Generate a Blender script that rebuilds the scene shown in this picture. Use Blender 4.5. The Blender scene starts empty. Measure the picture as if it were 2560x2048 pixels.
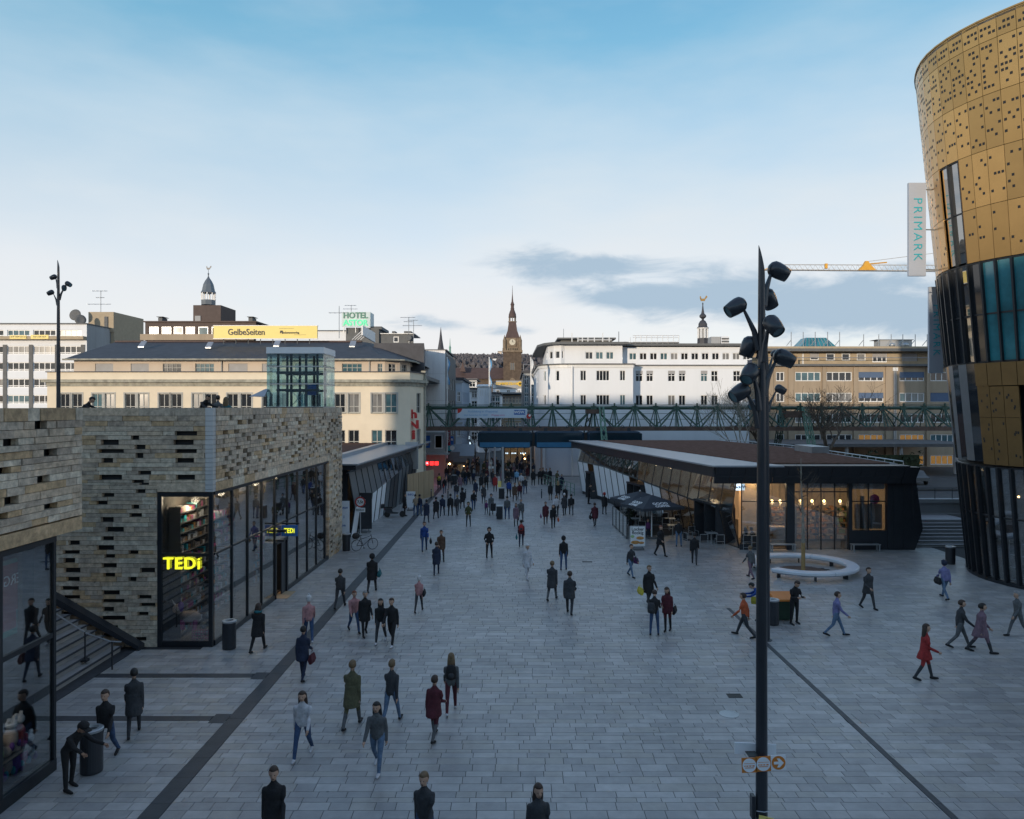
import bpy, math, random
import numpy as np
from mathutils import Matrix, Vector, noise
random.seed(7)
R = math.radians
SC = bpy.context.scene
COL = SC.collection
# ------------------------------------------------------------------ camera, sky, sun, exposure
F, H, HZ = 1916.0, 8.7, 1018.0          # focal length in photo pixels, eye height in metres, horizon row
SUN_AZ, SUN_EL = 26.0, 5.0              # light travels towards +x +y (sun low behind the left shoulder)
cam = bpy.data.objects.new('camera', bpy.data.cameras.new('camera'))
COL.objects.link(cam)
cam.location = (0, 0, H); cam.rotation_euler = (R(90), 0, 0)
cam.data.sensor_width = 36; cam.data.lens = F/2560*36
cam.data.shift_y = -6/2560
cam.data.clip_start = .1; cam.data.clip_end = 8000
SC.camera = cam
SC.view_settings.view_transform = 'Standard'; SC.view_settings.look = 'None'
SC.view_settings.exposure = 0.6; SC.view_settings.gamma = 1; SC.view_settings.use_curve_mapping = False
sl = bpy.data.lights.new('sun', 'SUN'); sl.energy = 2.0; sl.angle = R(.6); sl.color = (1, .83, .63)
so = bpy.data.objects.new('sun', sl); COL.objects.link(so)
sd = Vector((math.sin(R(SUN_AZ))*math.cos(R(SUN_EL)), math.cos(R(SUN_AZ))*math.cos(R(SUN_EL)), -math.sin(R(SUN_EL))))
so.rotation_euler = sd.to_track_quat('-Z', 'Y').to_euler()
so.location = (-60, -60, 60)

W = bpy.data.worlds.new('World'); SC.world = W; W.use_nodes = True
nt = W.node_tree; nt.nodes.clear()
def N(t, **k):
    n = nt.nodes.new(t)
    for a, b in k.items(): setattr(n, a, b)
    return n
def L(a, b): nt.links.new(a, b)
def MATH(op, a, b=None, c=None, clamp=False):
    n = N('ShaderNodeMath', operation=op); n.use_clamp = clamp
    for i, q in enumerate((a, b, c)):
        if q is None: continue
        if isinstance(q, (int, float)): n.inputs[i].default_value = q
        else: L(q, n.inputs[i])
    return n.outputs[0]
tc = N('ShaderNodeTexCoord'); sep = N('ShaderNodeSeparateXYZ'); L(tc.outputs['Generated'], sep.inputs[0])
X_, Y_, Z_ = sep.outputs
sky = N('ShaderNodeTexSky', sky_type='NISHITA'); sky.sun_disc = False
sky.sun_elevation = R(SUN_EL+3); sky.sun_rotation = R(180+SUN_AZ); sky.altitude = 200
sky.air_density = 1.0; sky.dust_density = .3; sky.ozone_density = 2.5
tint = N('ShaderNodeMix', data_type='RGBA', blend_type='MULTIPLY'); tint.inputs[0].default_value = 1
L(sky.outputs[0], tint.inputs[6]); tint.inputs[7].default_value = (.85, 1.0, 1.12, 1)
b1 = N('ShaderNodeBackground'); L(tint.outputs[2], b1.inputs[0]); b1.inputs[1].default_value = .15
# thin high veil, thick towards the horizon
mp = N('ShaderNodeMapping'); L(tc.outputs['Generated'], mp.inputs[0]); mp.inputs['Scale'].default_value = (1, 1, 3.4); mp.inputs['Rotation'].default_value = (0, .12, .3)
nz = N('ShaderNodeTexNoise'); L(mp.outputs[0], nz.inputs[0]); nz.inputs['Scale'].default_value = 2.2; nz.inputs['Detail'].default_value = 7; nz.inputs['Roughness'].default_value = .52
vr = N('ShaderNodeValToRGB'); L(Z_, vr.inputs[0]); cr = vr.color_ramp
cr.elements[0].position = 0; cr.elements[0].color = (1, 1, 1, 1)
cr.elements[1].position = 1; cr.elements[1].color = (.7, .7, .7, 1)
for p, v in ((.12, .96), (.23, .9), (.33, .84), (.43, .76), (.5, .72)):
    e = cr.elements.new(p); e.color = (v, v, v, 1)
veil = MATH('ADD', vr.outputs[0], MATH('MULTIPLY', MATH('SUBTRACT', nz.outputs[0], .5), .5), clamp=True)
vc = N('ShaderNodeValToRGB'); L(Z_, vc.inputs[0]); cr = vc.color_ramp
cr.elements[0].position = 0; cr.elements[0].color = (.6, .58, .57, 1)
cr.elements[1].position = 1; cr.elements[1].color = (.2, .27, .42, 1)
for p, c in ((.08, (.585, .585, .585)), (.16, (.545, .565, .585)), (.24, (.46, .52, .56)), (.34, (.31, .445, .53)), (.43, (.155, .355, .47)), (.52, (.1, .29, .42)), (.7, (.17, .26, .42))):
    e = cr.elements.new(p); e.color = (*c, 1)
b2 = N('ShaderNodeBackground'); 
wisp = N('ShaderNodeMix', data_type='RGBA'); L(MATH('MULTIPLY', MATH('SUBTRACT', nz.outputs[0], .42), 1.5, clamp=True), wisp.inputs[0]); L(vc.outputs[0], wisp.inputs[6]); wisp.inputs[7].default_value = (.54, .56, .585, 1)
L(wisp.outputs[2], b2.inputs[0])
# low blue grey cloud banks
az = MATH('ARCTAN2', X_, Y_); el = MATH('ARCSINE', Z_)
def blob(a0, e0, sa, se, w):
    p = MATH('ADD', MATH('POWER', MATH('ABSOLUTE', MATH('DIVIDE', MATH('SUBTRACT', az, R(a0)), R(sa))), 2.0),
             MATH('POWER', MATH('ABSOLUTE', MATH('DIVIDE', MATH('SUBTRACT', el, R(e0)), R(se))), 2.0))
    return MATH('MULTIPLY', MATH('POWER', 2.718, MATH('MULTIPLY', p, -1.0)), w)
bl = blob(4.5, 10.2, 8, 1.1, 1.15)
for q in ((16, 7.6, 9, 1.8, 1.25), (25, 6.6, 7, 2.4, 1.15), (9.5, 8.2, 4, .8, .8), (-6.5, 6.2, 4.2, .85, .75), (0, 5.6, 2.6, .55, .6), (1.5, 11.8, 2.8, .9, .6), (38, 8, 9, 3, .9), (-48, 7, 9, 1.8, .8), (75, 8, 12, 3, .8), (-95, 9, 15, 2.5, .8), (130, 8, 16, 3, .8)):
    bl = MATH('ADD', bl, blob(*q))
mp2 = N('ShaderNodeMapping'); L(tc.outputs['Generated'], mp2.inputs[0]); mp2.inputs['Scale'].default_value = (1, 1, 3.2)
n2 = N('ShaderNodeTexNoise'); L(mp2.outputs[0], n2.inputs[0]); n2.inputs['Scale'].default_value = 9; n2.inputs['Detail'].default_value = 8; n2.inputs['Roughness'].default_value = .6; n2.inputs['Distortion'].default_value = .4
cf = MATH('ADD', bl, MATH('MULTIPLY', MATH('SUBTRACT', n2.outputs[0], .5), 2.6))
mr = N('ShaderNodeMapRange', interpolation_type='SMOOTHSTEP'); L(cf, mr.inputs[0]); mr.inputs[1].default_value = .28; mr.inputs[2].default_value = 1.2; mr.inputs[4].default_value = .9
gate = N('ShaderNodeMapRange'); L(bl, gate.inputs[0]); gate.inputs[1].default_value = .08; gate.inputs[2].default_value = .5
cf2 = MATH('MULTIPLY', mr.outputs[0], gate.outputs[0], clamp=True)
b3 = N('ShaderNodeBackground'); b3.inputs[0].default_value = (.25, .34, .43, 1)
m1 = N('ShaderNodeMixShader'); L(veil, m1.inputs[0]); L(b1.outputs[0], m1.inputs[1]); L(b2.outputs[0], m1.inputs[2])
m2 = N('ShaderNodeMixShader'); L(cf2, m2.inputs[0]); L(m1.outputs[0], m2.inputs[1]); L(b3.outputs[0], m2.inputs[2])
wo = N('ShaderNodeOutputWorld'); L(m2.outputs[0], wo.inputs[0])

# ------------------------------------------------------------------ materials
def mat(name, c, rough=.6, metal=0, var=.12, vs=1.5, bump=0, bs=20, emit=0, ec=None, spec=.5, c2=None, streak=False, stain=0):
    m = bpy.data.materials.new(name); m.use_nodes = True; t = m.node_tree
    b = t.nodes['Principled BSDF']
    b.inputs['Roughness'].default_value = rough; b.inputs['Metallic'].default_value = metal
    b.inputs['Specular IOR Level'].default_value = spec
    g = t.nodes.new('ShaderNodeNewGeometry')
    pos = g.outputs['Position']
    if streak:
        mm = t.nodes.new('ShaderNodeMapping'); t.links.new(pos, mm.inputs[0]); mm.inputs['Scale'].default_value = (1, 1, .12); pos = mm.outputs[0]
    n = t.nodes.new('ShaderNodeTexNoise'); n.inputs['Scale'].default_value = vs; n.inputs['Detail'].default_value = 5; n.inputs['Roughness'].default_value = .65
    t.links.new(pos, n.inputs[0])
    rp = t.nodes.new('ShaderNodeValToRGB'); rp.color_ramp.elements[0].position = .3; rp.color_ramp.elements[1].position = .7
    lo = c2 if c2 else tuple(x*(1-var) for x in c)
    hi = tuple(min(1, x*(1+var)) for x in c)
    rp.color_ramp.elements[0].color = (*lo, 1); rp.color_ramp.elements[1].color = (*hi, 1)
    t.links.new(n.outputs[0], rp.inputs[0]); col = rp.outputs[0]
    if stain:
        nn = t.nodes.new('ShaderNodeTexNoise'); nn.inputs['Scale'].default_value = .16; nn.inputs['Detail'].default_value = 8; nn.inputs['Roughness'].default_value = .7; t.links.new(g.outputs['Position'], nn.inputs[0])
        m1_ = t.nodes.new('ShaderNodeMapRange'); m1_.inputs[1].default_value = .35; m1_.inputs[2].default_value = .68; m1_.inputs[3].default_value = 1-stain; m1_.inputs[4].default_value = 1+stain*.5; t.links.new(nn.outputs[0], m1_.inputs[0])
        vo = t.nodes.new('ShaderNodeTexVoronoi'); vo.inputs['Scale'].default_value = 1.3; t.links.new(g.outputs['Position'], vo.inputs[0])
        m2_ = t.nodes.new('ShaderNodeMapRange'); m2_.inputs[1].default_value = .035; m2_.inputs[2].default_value = .055; m2_.inputs[3].default_value = .55; m2_.inputs[4].default_value = 1; t.links.new(vo.outputs[0], m2_.inputs[0])
        mu = t.nodes.new('ShaderNodeMath'); mu.operation = 'MULTIPLY'; t.links.new(m1_.outputs[0], mu.inputs[0]); t.links.new(m2_.outputs[0], mu.inputs[1])
        mc = t.nodes.new('ShaderNodeMix'); mc.data_type = 'RGBA'; mc.blend_type = 'MULTIPLY'; mc.inputs[0].default_value = 1; t.links.new(col, mc.inputs[6]); t.links.new(mu.outputs[0], mc.inputs[7]); col = mc.outputs[2]
    t.links.new(col, b.inputs['Base Color'])
    if bump:
        n3 = t.nodes.new('ShaderNodeTexNoise'); n3.inputs['Scale'].default_value = bs; n3.inputs['Detail'].default_value = 4
        t.links.new(g.outputs['Position'], n3.inputs[0])
        bp = t.nodes.new('ShaderNodeBump'); bp.inputs['Strength'].default_value = bump; bp.inputs['Distance'].default_value = .02
        t.links.new(n3.outputs[0], bp.inputs['Height']); t.links.new(bp.outputs[0], b.inputs['Normal'])
    if emit:
        b.inputs['Emission Color'].default_value = (*(ec or c), 1); b.inputs['Emission Strength'].default_value = emit
    return m
def glassmat(name, tint=(.45, .5, .52), base=.05, gloss=1.0, rough=.015, fres=1.0):
    m = bpy.data.materials.new(name); m.use_nodes = True; t = m.node_tree; t.nodes.clear()
    o = t.nodes.new('ShaderNodeOutputMaterial'); tr = t.nodes.new('ShaderNodeBsdfTransparent'); tr.inputs[0].default_value = (*tint, 1)
    gl = t.nodes.new('ShaderNodeBsdfGlossy'); gl.inputs[0].default_value = (gloss, gloss, gloss, 1); gl.inputs['Roughness'].default_value = rough
    fr = t.nodes.new('ShaderNodeFresnel'); bf = t.nodes.new('ShaderNodeNewGeometry'); io = t.nodes.new('ShaderNodeMath'); io.operation = 'MULTIPLY_ADD'; io.inputs[1].default_value = -.862; io.inputs[2].default_value = 1.52; t.links.new(bf.outputs['Backfacing'], io.inputs[0]); t.links.new(io.outputs[0], fr.inputs[0])
    ma = t.nodes.new('ShaderNodeMath'); ma.operation = 'MULTIPLY_ADD'; ma.inputs[1].default_value = fres; ma.inputs[2].default_value = base; ma.use_clamp = True
    mx = t.nodes.new('ShaderNodeMixShader')
    # slightly uneven panes
    g = t.nodes.new('ShaderNodeNewGeometry'); n = t.nodes.new('ShaderNodeTexNoise'); n.inputs['Scale'].default_value = .5
    bp = t.nodes.new('ShaderNodeBump'); bp.inputs['Strength'].default_value = .05; bp.inputs['Distance'].default_value = .05
    t.links.new(g.outputs['Position'], n.inputs[0]); t.links.new(n.outputs[0], bp.inputs['Height']); t.links.new(bp.outputs[0], gl.inputs['Normal'])
    t.links.new(fr.outputs[0], ma.inputs[0]); t.links.new(ma.outputs[0], mx.inputs[0]); t.links.new(tr.outputs[0], mx.inputs[1]); t.links.new(gl.outputs[0], mx.inputs[2]); t.links.new(mx.outputs[0], o.inputs[0])
    return m
m_joint = mat('joint_sand', (.03, .032, .035), .9)
PAVE = [mat('paving_%d' % i, c, .42, var=.13, vs=2.5, bump=.25, bs=35, stain=.22) for i, c in enumerate(((.365, .357, .355), (.325, .32, .322), (.405, .398, .395), (.3, .297, .3), (.35, .338, .322)))]
m_band = mat('dark_basalt', (.045, .05, .058), .55, var=.2, vs=3, bump=.15)
m_asph = mat('asphalt', (.055, .057, .06), .8, var=.2, vs=.3)
STONE = [mat('travertine_%d' % i, c, .75, var=.28, vs=5, bump=1, bs=22, c2=tuple(x*.55 for x in c), stain=.25) for i, c in enumerate(((.64, .51, .375), (.57, .475, .37), (.7, .61, .48), (.58, .41, .24), (.47, .385, .3)))]
m_cornerstone = mat('smooth_stone', (.5, .5, .5), .6, var=.08)
m_void = mat('dark_void', (.012, .014, .018), .7)
m_dmetal = mat('anthracite_metal', (.034, .038, .046), .38, .2, var=.12)
m_pole = mat('pole_paint', (.045, .05, .06), .28, .3, var=.12)
m_frame = mat('dark_frame', (.02, .024, .03), .4, .2)
m_glassD = mat('dark_glass', (.018, .022, .028), .05, 0, var=.3, vs=.6, spec=.8)
m_glassC = mat('curtained_glass', (.2, .2, .2), .12, 0, var=.5, vs=1.5, spec=.6, streak=True)
m_glassB = mat('blue_glass', (.06, .13, .16), .06, 0, var=.4, vs=.8, spec=.8)
m_glassW = mat('lit_glass', (.22, .12, .04), .15, 0, var=.8, vs=1.4, emit=.12, ec=(1, .5, .12))
m_shop = glassmat('shop_glass', (.72, .77, .8), .17, .95)
m_pavg = glassmat('pavilion_glass', (.6, .64, .66), .3, .9)
m_lift = glassmat('lift_glass', (.78, .9, .93), .05, 1, fres=.8)
m_mirror = glassmat('mirror_glass', (.15, .2, .22), .3, 1)
m_cream = mat('cream_render', (.74, .65, .51), .85, var=.06, vs=.6)
m_creamd = mat('weathered_cornice', (.33, .32, .27), .85, var=.35, vs=2)
m_creams = mat('grey_surround', (.42, .42, .4), .8)
m_pink = mat('upper_render', (.58, .49, .40), .85, var=.06, vs=.5)
m_slate = mat('slate_roof', (.05, .052, .064), .65, var=.25, vs=1.2, bump=.3, bs=5)
m_white = mat('white_render', (.76, .79, .84), .8, var=.04, vs=.4, streak=True)
m_whitep = mat('white_paint', (.75, .76, .77), .45, var=.04)
m_grey = mat('grey_concrete', (.36, .37, .38), .85, var=.12, vs=.7, streak=True)
m_greyd = mat('grey_dark', (.13, .135, .14), .8, var=.15)
m_brown = mat('brown_grey_concrete', (.36, .29, .215), .85, var=.14, vs=.7, streak=True)
m_brownl = mat('upper_brown', (.4, .33, .235), .85, var=.1)
m_brick = mat('dark_brown_cladding', (.09, .066, .06), .75, var=.15)
m_blind = mat('blue_blind', (.09, .14, .24), .7, var=.08)
m_blindg = mat('grey_blind', (.35, .35, .36), .7, var=.08)
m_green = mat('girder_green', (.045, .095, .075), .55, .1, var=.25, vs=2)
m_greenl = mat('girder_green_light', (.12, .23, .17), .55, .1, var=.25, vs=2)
m_rust = mat('rusty_rail', (.12, .08, .065), .7, .2, var=.3, vs=1.5)
m_copper = mat('copper_green', (.14, .3, .24), .6, var=.3)
m_sand = mat('sooty_sandstone', (.095, .07, .052), .85, var=.35, vs=.5)
m_sandl = mat('sandstone_light', (.2, .155, .11), .85, var=.3, vs=.5)
m_redroof = mat('brown_tiles', (.085, .056, .052), .75, var=.2, vs=.5)
m_gold = mat('gold_aluminium', (.56, .33, .125), .3, 1, var=.06, vs=.7)
m_gold2 = mat('gold_aluminium_b', (.52, .31, .12), .33, 1, var=.06, vs=.7)
m_gold3 = mat('gold_aluminium_c', (.6, .355, .135), .27, 1, var=.06, vs=.7)
m_bronze = mat('bronze_panel', (.2, .13, .055), .45, .7, var=.1)
m_teal = mat('teal_glass', (.03, .19, .23), .05, 0, var=.5, vs=.35, spec=.9)
m_sedum = mat('sedum', (.17, .1, .082), 1, var=.3, vs=2.5, bump=.6, bs=12, c2=(.11, .07, .05), spec=0)
m_roofm = mat('zinc_edge', (.33, .36, .4), .35, .25, var=.06)
m_zinc = mat('zinc_panel', (.17, .19, .21), .42, .4, var=.08)
m_wpanel = mat('white_panel', (.82, .84, .88), .5, var=.07, vs=.8)
m_steel = mat('galvanised_steel', (.42, .44, .46), .4, .6, var=.1)
m_ring = mat('white_concrete', (.62, .65, .7), .4, var=.05)
m_wood = mat('plywood', (.42, .30, .18), .75, var=.15, vs=2, streak=True)
m_bark = mat('bark', (.10, .08, .062), .9, var=.3, vs=4)
m_barkl = mat('pale_bark', (.26, .24, .2), .9, var=.35, vs=3)
m_wrap = mat('reed_wrap', (.35, .23, .1), .9, var=.2, vs=8)
m_yellow = mat('yellow_sign', (.82, .66, .2), .5, var=.03)
m_black = mat('black', (.012, .012, .013), .5)
m_blackm = mat('black_matt', (.02, .02, .022), .85)
m_red = mat('red', (.5, .03, .025), .5)
m_turq = mat('turquoise', (.02, .42, .5), .5)
m_blue = mat('blue', (.02, .12, .4), .5)
m_lblue = mat('light_blue', (.12, .34, .6), .5)
m_orange = mat('orange', (.62, .2, .03), .55)
m_hillm = mat('winter_wood', (.13, .12, .125), 1, var=.25, vs=.05, spec=0)
m_conc = mat('pale_concrete', (.8, .8, .82), .85, var=.1, vs=.7, streak=True)
m_signY = mat('sign_amber', (.7, .45, .05), .5)
m_neonY = mat('lit_yellow', (.8, .75, .02), .5, emit=.75, ec=(.85, .85, .03))
m_neonR = mat('lit_red', (.8, .02, .02), .5, emit=2.2, ec=(1, .02, .02))
m_neonW = mat('lit_white', (.8, .85, .9), .5, emit=1.2, ec=(.65, .85, 1))
m_warm = mat('warm_lamp', (1, .7, .35), .5, emit=9, ec=(1, .58, .22))
m_warmw = mat('glowing_interior_wall', (.4, .3, .2), .8, emit=.1, ec=(1, .6, .3))  # faint warm emission stands in for lamplight on the shop walls
m_inwall = mat('interior_wall', (.09, .085, .08), .8)
m_tblue = mat('train_blue', (.012, .04, .07), .3, .1)
m_tdark = mat('train_dark', (.012, .03, .045), .1, spec=.8)
m_green2 = mat('teal_poster', (.03, .25, .2), .6)
m_pinkp = mat('toy_pink', (.55, .1, .3), .7)
m_violet = mat('toy_violet', (.2, .08, .4), .7)
m_cloth1 = mat('toy_cream', (.6, .48, .4), .85)
m_lgreen = mat('toy_green', (.35, .5, .25), .8)
m_sgreen = mat('dark_green_plastic', (.02, .05, .03), .55)
m_bread = mat('bread', (.5, .24, .07), .7, var=.4, vs=5)
m_hedge = mat('ivy', (.03, .045, .02), .9, var=.5, vs=2)

# ------------------------------------------------------------------ mesh helpers
class MB:
    def __init__(s, M=None): s.v = []; s.f = []; s.m = []; s.M = M
    def p(s, q):
        s.v.append(tuple(s.M @ Vector(q)) if s.M else tuple(q)); return len(s.v)-1
    def face(s, pts, mi=0):
        s.f.append([s.p(q) for q in pts]); s.m.append(mi)
    def box(s, x0, x1, y0, y1, z0, z1, mi=0):
        i = [s.p(q) for q in ((x0,y0,z0),(x1,y0,z0),(x1,y1,z0),(x0,y1,z0),(x0,y0,z1),(x1,y0,z1),(x1,y1,z1),(x0,y1,z1))]
        for a in ((0,3,2,1),(4,5,6,7),(0,1,5,4),(1,2,6,5),(2,3,7,6),(3,0,4,7)): s.f.append([i[k] for k in a]); s.m.append(mi)
        return s
    def hexa(s, q, mi=0):
        i = [s.p(a) for a in q]
        for a in ((0,3,2,1),(4,5,6,7),(0,1,5,4),(1,2,6,5),(2,3,7,6),(3,0,4,7)): s.f.append([i[k] for k in a]); s.m.append(mi)
        return s
    def prism(s, pts, z0, z1, mi=0, mtop=None, zt=None):
        n = len(pts); a = [s.p((x, y, z0)) for x, y in pts]; b = [s.p((x, y, zt[k] if zt else z1)) for k, (x, y) in enumerate(pts)]
        for k in range(n):
            s.f.append([a[k], a[(k+1) % n], b[(k+1) % n], b[k]]); s.m.append(mi)
        s.f.append(b); s.m.append(mi if mtop is None else mtop); s.f.append(a[::-1]); s.m.append(mi)
        return s
    def loft(s, rings, mi=0, closed=True, caps=True):
        idx = [[s.p(q) for q in r] for r in rings]; n = len(idx[0])
        for a, b in zip(idx, idx[1:]):
            for k in range(n if closed else n-1):
                s.f.append([a[k], a[(k+1) % n], b[(k+1) % n], b[k]]); s.m.append(mi)
        if caps and closed:
            s.f.append(idx[0][::-1]); s.m.append(mi); s.f.append(idx[-1]); s.m.append(mi)
        return s
    def tube(s, pts, r, n=6, mi=0, caps=True):
        pts = [Vector(q) for q in pts]; rr = r if isinstance(r, (list, tuple)) else [r]*len(pts); rings = []
        for k, q in enumerate(pts):
            d = (pts[min(k+1, len(pts)-1)]-pts[max(k-1, 0)]).normalized()
            u = d.cross(Vector((0, 0, 1)) if abs(d.z) < .9 else Vector((0, 1, 0))).normalized(); w = d.cross(u)
            rings.append([q+(u*math.cos(t)+w*math.sin(t))*rr[k] for t in (2*math.pi*j/n for j in range(n))])
        return s.loft(rings, mi, caps=caps)
    def lathe(s, prof, cx=0, cy=0, n=16, mi=0, z0=0):
        rings = [[(cx+r*math.cos(2*math.pi*j/n), cy+r*math.sin(2*math.pi*j/n), z0+z) for j in range(n)] for r, z in prof]
        return s.loft(rings, mi)
    def ball(s, c, rx, ry=None, rz=None, n=10, mi=0):
        ry = ry or rx; rz = rz or rx; k = max(4, n//2)
        rings = [[(c[0]+rx*math.sin(math.pi*(i+.02)/(k+.04))*math.cos(2*math.pi*j/n), c[1]+ry*math.sin(math.pi*(i+.02)/(k+.04))*math.sin(2*math.pi*j/n), c[2]-rz*math.cos(math.pi*(i+.02)/(k+.04))) for j in range(n)] for i in range(k+1)]
        return s.loft(rings, mi)
    def mesh(s, name, mats, smooth=False):
        me = bpy.data.meshes.new(name); me.from_pydata(s.v, [], s.f)
        for m in (mats if isinstance(mats, (list, tuple)) else [mats]): me.materials.append(m)
        if len(me.materials) > 1: me.polygons.foreach_set('material_index', s.m)
        if smooth: me.polygons.foreach_set('use_smooth', [True]*len(me.polygons))
        me.update(); return me
WM = {}
I4 = Matrix.Identity(4)
def put(o, parent=None, M=None):
    COL.objects.link(o); M = M or I4
    if parent is not None:
        o.parent = parent; o.matrix_parent_inverse = WM[parent.name].inverted()
    o.matrix_basis = M; WM[o.name] = M.copy(); return o
def tag(o, label=None, cat=None, group=None, kind=None):
    if label: o['label'] = label
    if cat: o['category'] = cat
    if group: o['group'] = group
    if kind: o['kind'] = kind
    return o
def TR(x, y, z=0, rz=0): return Matrix.Translation((x, y, z)) @ Matrix.Rotation(rz, 4, 'Z')
def thing(name, label, cat, loc=(0, 0, 0), rz=0, group=None):
    o = bpy.data.objects.new(name, None); o.empty_display_size = .2
    return tag(put(o, None, TR(*loc, rz)), label, cat, group)
def part(name, mb, mats, parent=None, M=None, smooth=False, label=None, kind=None):
    me = mb if isinstance(mb, bpy.types.Mesh) else mb.mesh(name, mats, smooth)
    o = put(bpy.data.objects.new(name, me), parent, M)
    if label: o['label'] = label
    if kind: o['kind'] = kind
    return o
def lpart(name, mb, mats, parent, **k):       # verts given in the parent's own frame
    return part(name, mb, mats, parent, WM[parent.name], **k)
def dup(root, loc, rz=0, label=None, group=None):
    def cp(o, par):
        c = o.copy(); COL.objects.link(c)
        if par is not None: c.parent = par
        for ch in o.children: cp(ch, c)
        return c
    r = cp(root, None); r.matrix_basis = TR(*loc, rz); WM[r.name] = TR(*loc, rz)
    if label: r['label'] = label
    if group: r['group'] = group
    return r
TXT = {}
def text(name, s, size, mt, parent, M, ext=.01, bold=0, align='CENTER', sx=1, sp=1, **k):
    c = bpy.data.curves.new(name, 'FONT'); c.body = s; c.size = size; c.extrude = ext; c.offset = bold; c.align_x = align; c.align_y = 'CENTER'; c.resolution_u = 3; c.space_character = sp
    o = bpy.data.objects.new(name+'_c', c); COL.objects.link(o); bpy.context.view_layer.update()
    me = bpy.data.meshes.new_from_object(o.evaluated_get(bpy.context.evaluated_depsgraph_get()))
    bpy.data.objects.remove(o); me.name = name
    me.materials.clear(); me.materials.append(mt)
    if sx != 1: me.transform(Matrix.Diagonal((sx, 1, 1, 1)))
    return part(name, me, None, parent, M, **k)
RX90 = Matrix.Rotation(R(90), 4, 'X')
def facing(x, y, z, rz=0, roll=0): return Matrix.Translation((x, y, z)) @ Matrix.Rotation(rz, 4, 'Z') @ RX90 @ Matrix.Rotation(roll, 4, 'Z')
def gx(px, d): return (px-1280)/F*d
def gz(py, d): return H-(py-HZ)*d/F
def gd(py, z=0): return (H-z)*F/(py-HZ)
def gp(px, py, z=0): d = gd(py, z); return gx(px, d), d

# windows ----------------------------------------------------------
WIN = {}
def win_mesh(w, h, cols, rows, fw, fm, dep):
    key = ('f', round(w, 2), round(h, 2), cols, rows, fw, fm.name, dep)
    if key not in WIN:
        b = MB(); y0, y1 = dep-.06, dep
        b.box(0, fw, y0, y1, 0, h).box(w-fw, w, y0, y1, 0, h).box(fw, w-fw, y0, y1, 0, fw).box(fw, w-fw, y0, y1, h-fw, h)
        for k in range(1, cols): b.box(w*k/cols-fw/2, w*k/cols+fw/2, y0+.003, y1, fw, h-fw)
        for r in rows: b.box(fw, w-fw, y0+.006, y1, h*r-fw/2, h*r+fw/2)
        WIN[key] = b.mesh('window', fm)
    return WIN[key]
def pane_mesh(w, h, gm, dep):
    key = ('p', round(w, 2), round(h, 2), gm.name, dep)
    if key not in WIN: WIN[key] = MB().box(.02, w-.02, dep, dep+.02, .02, h-.02).mesh('pane', gm)
    return WIN[key]
def window(root, M, w, h, cols=2, rows=(), fw=.06, fm=None, gm=None, dep=.16, blind=0, bm=None, sill=None):
    o = part('window', win_mesh(w, h, cols, tuple(rows), fw, fm or m_whitep, dep), None, root, M)
    gm = gm or random.choice([m_glassD, m_glassD, m_glassD, m_glassB, m_glassC])
    part('pane', pane_mesh(w, h, gm, dep), None, o, M)
    if blind:
        key = ('b', round(w, 2), round(h, 2), blind, (bm or m_blind).name, dep)
        if key not in WIN: WIN[key] = MB().box(.03, w-.03, dep-.1, dep-.07, h*(1-blind), h-.01).mesh('blind', bm or m_blind)
        part('blind', WIN[key], None, o, M)
    if sill:
        key = ('s', round(w, 2), sill.name)
        if key not in WIN: WIN[key] = MB().box(-.08, w+.08, -.1, .05, -.1, -.003).mesh('sill', sill)
        part('sill', WIN[key], None, o, M)
    return o
def wall(root, p0, p1, z0, z1, wins, wm, thick=.3, name='wall', **wk):
    """a wall from p0 to p1 (outer face, left to right as seen from outside) with real openings; wins: (x0,x1,z0,z1[,dict])"""
    u = Vector((p1[0]-p0[0], p1[1]-p0[1])); ln = u.length; ang = math.atan2(u.y, u.x)
    M = TR(p0[0], p0[1], 0, ang); b = MB()
    xs = sorted({0, ln, *[q for w in wins for q in w[:2]]}); zs = sorted({z0, z1, *[q for w in wins for q in w[2:4]]})
    xs = [x for x in xs if 0 <= x <= ln]; zs = [z for z in zs if z0 <= z <= z1]
    for za, zb in zip(zs, zs[1:]):
        run = None
        for xa, xb in zip(xs, xs[1:]):
            cx, cz = (xa+xb)/2, (za+zb)/2
            hole = any(w[0] < cx < w[1] and w[2] < cz < w[3] for w in wins)
            if not hole:
                run = [xa, xb] if run is None else [run[0], xb]
            if hole or xb == xs[-1]:
                if run: b.face(((run[0], 0, za), (run[1], 0, za), (run[1], 0, zb), (run[0], 0, zb))); run = None
    for w in wins:
        x0, x1, a, c = w[:4]; t = thick
        b.face(((x0,0,a),(x1,0,a),(x1,t,a),(x0,t,a))); b.face(((x0,t,c),(x1,t,c),(x1,0,c),(x0,0,c)))
        b.face(((x0,0,a),(x0,t,a),(x0,t,c),(x0,0,c))); b.face(((x1,t,a),(x1,0,a),(x1,0,c),(x1,t,c)))
    b.face(((0,0,z1),(ln,0,z1),(ln,thick,z1),(0,thick,z1)))
    o = part(name, b, wm, root, M)
    for w in wins:
        kw = dict(wk); kw.update(w[4] if len(w) > 4 else {})
        if kw.get('skip'): continue
        window(root, M @ Matrix.Translation((w[0], 0, w[2])), w[1]-w[0], w[3]-w[2], **kw)
    return o
def pw(p0x, d, wl):  # photo columns/rows to wall coordinates for a wall at depth d starting at x=p0x
    return [(gx(w[0], d)-p0x, gx(w[1], d)-p0x, gz(w[3], d), gz(w[2], d), *w[4:]) for w in wl]

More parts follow.
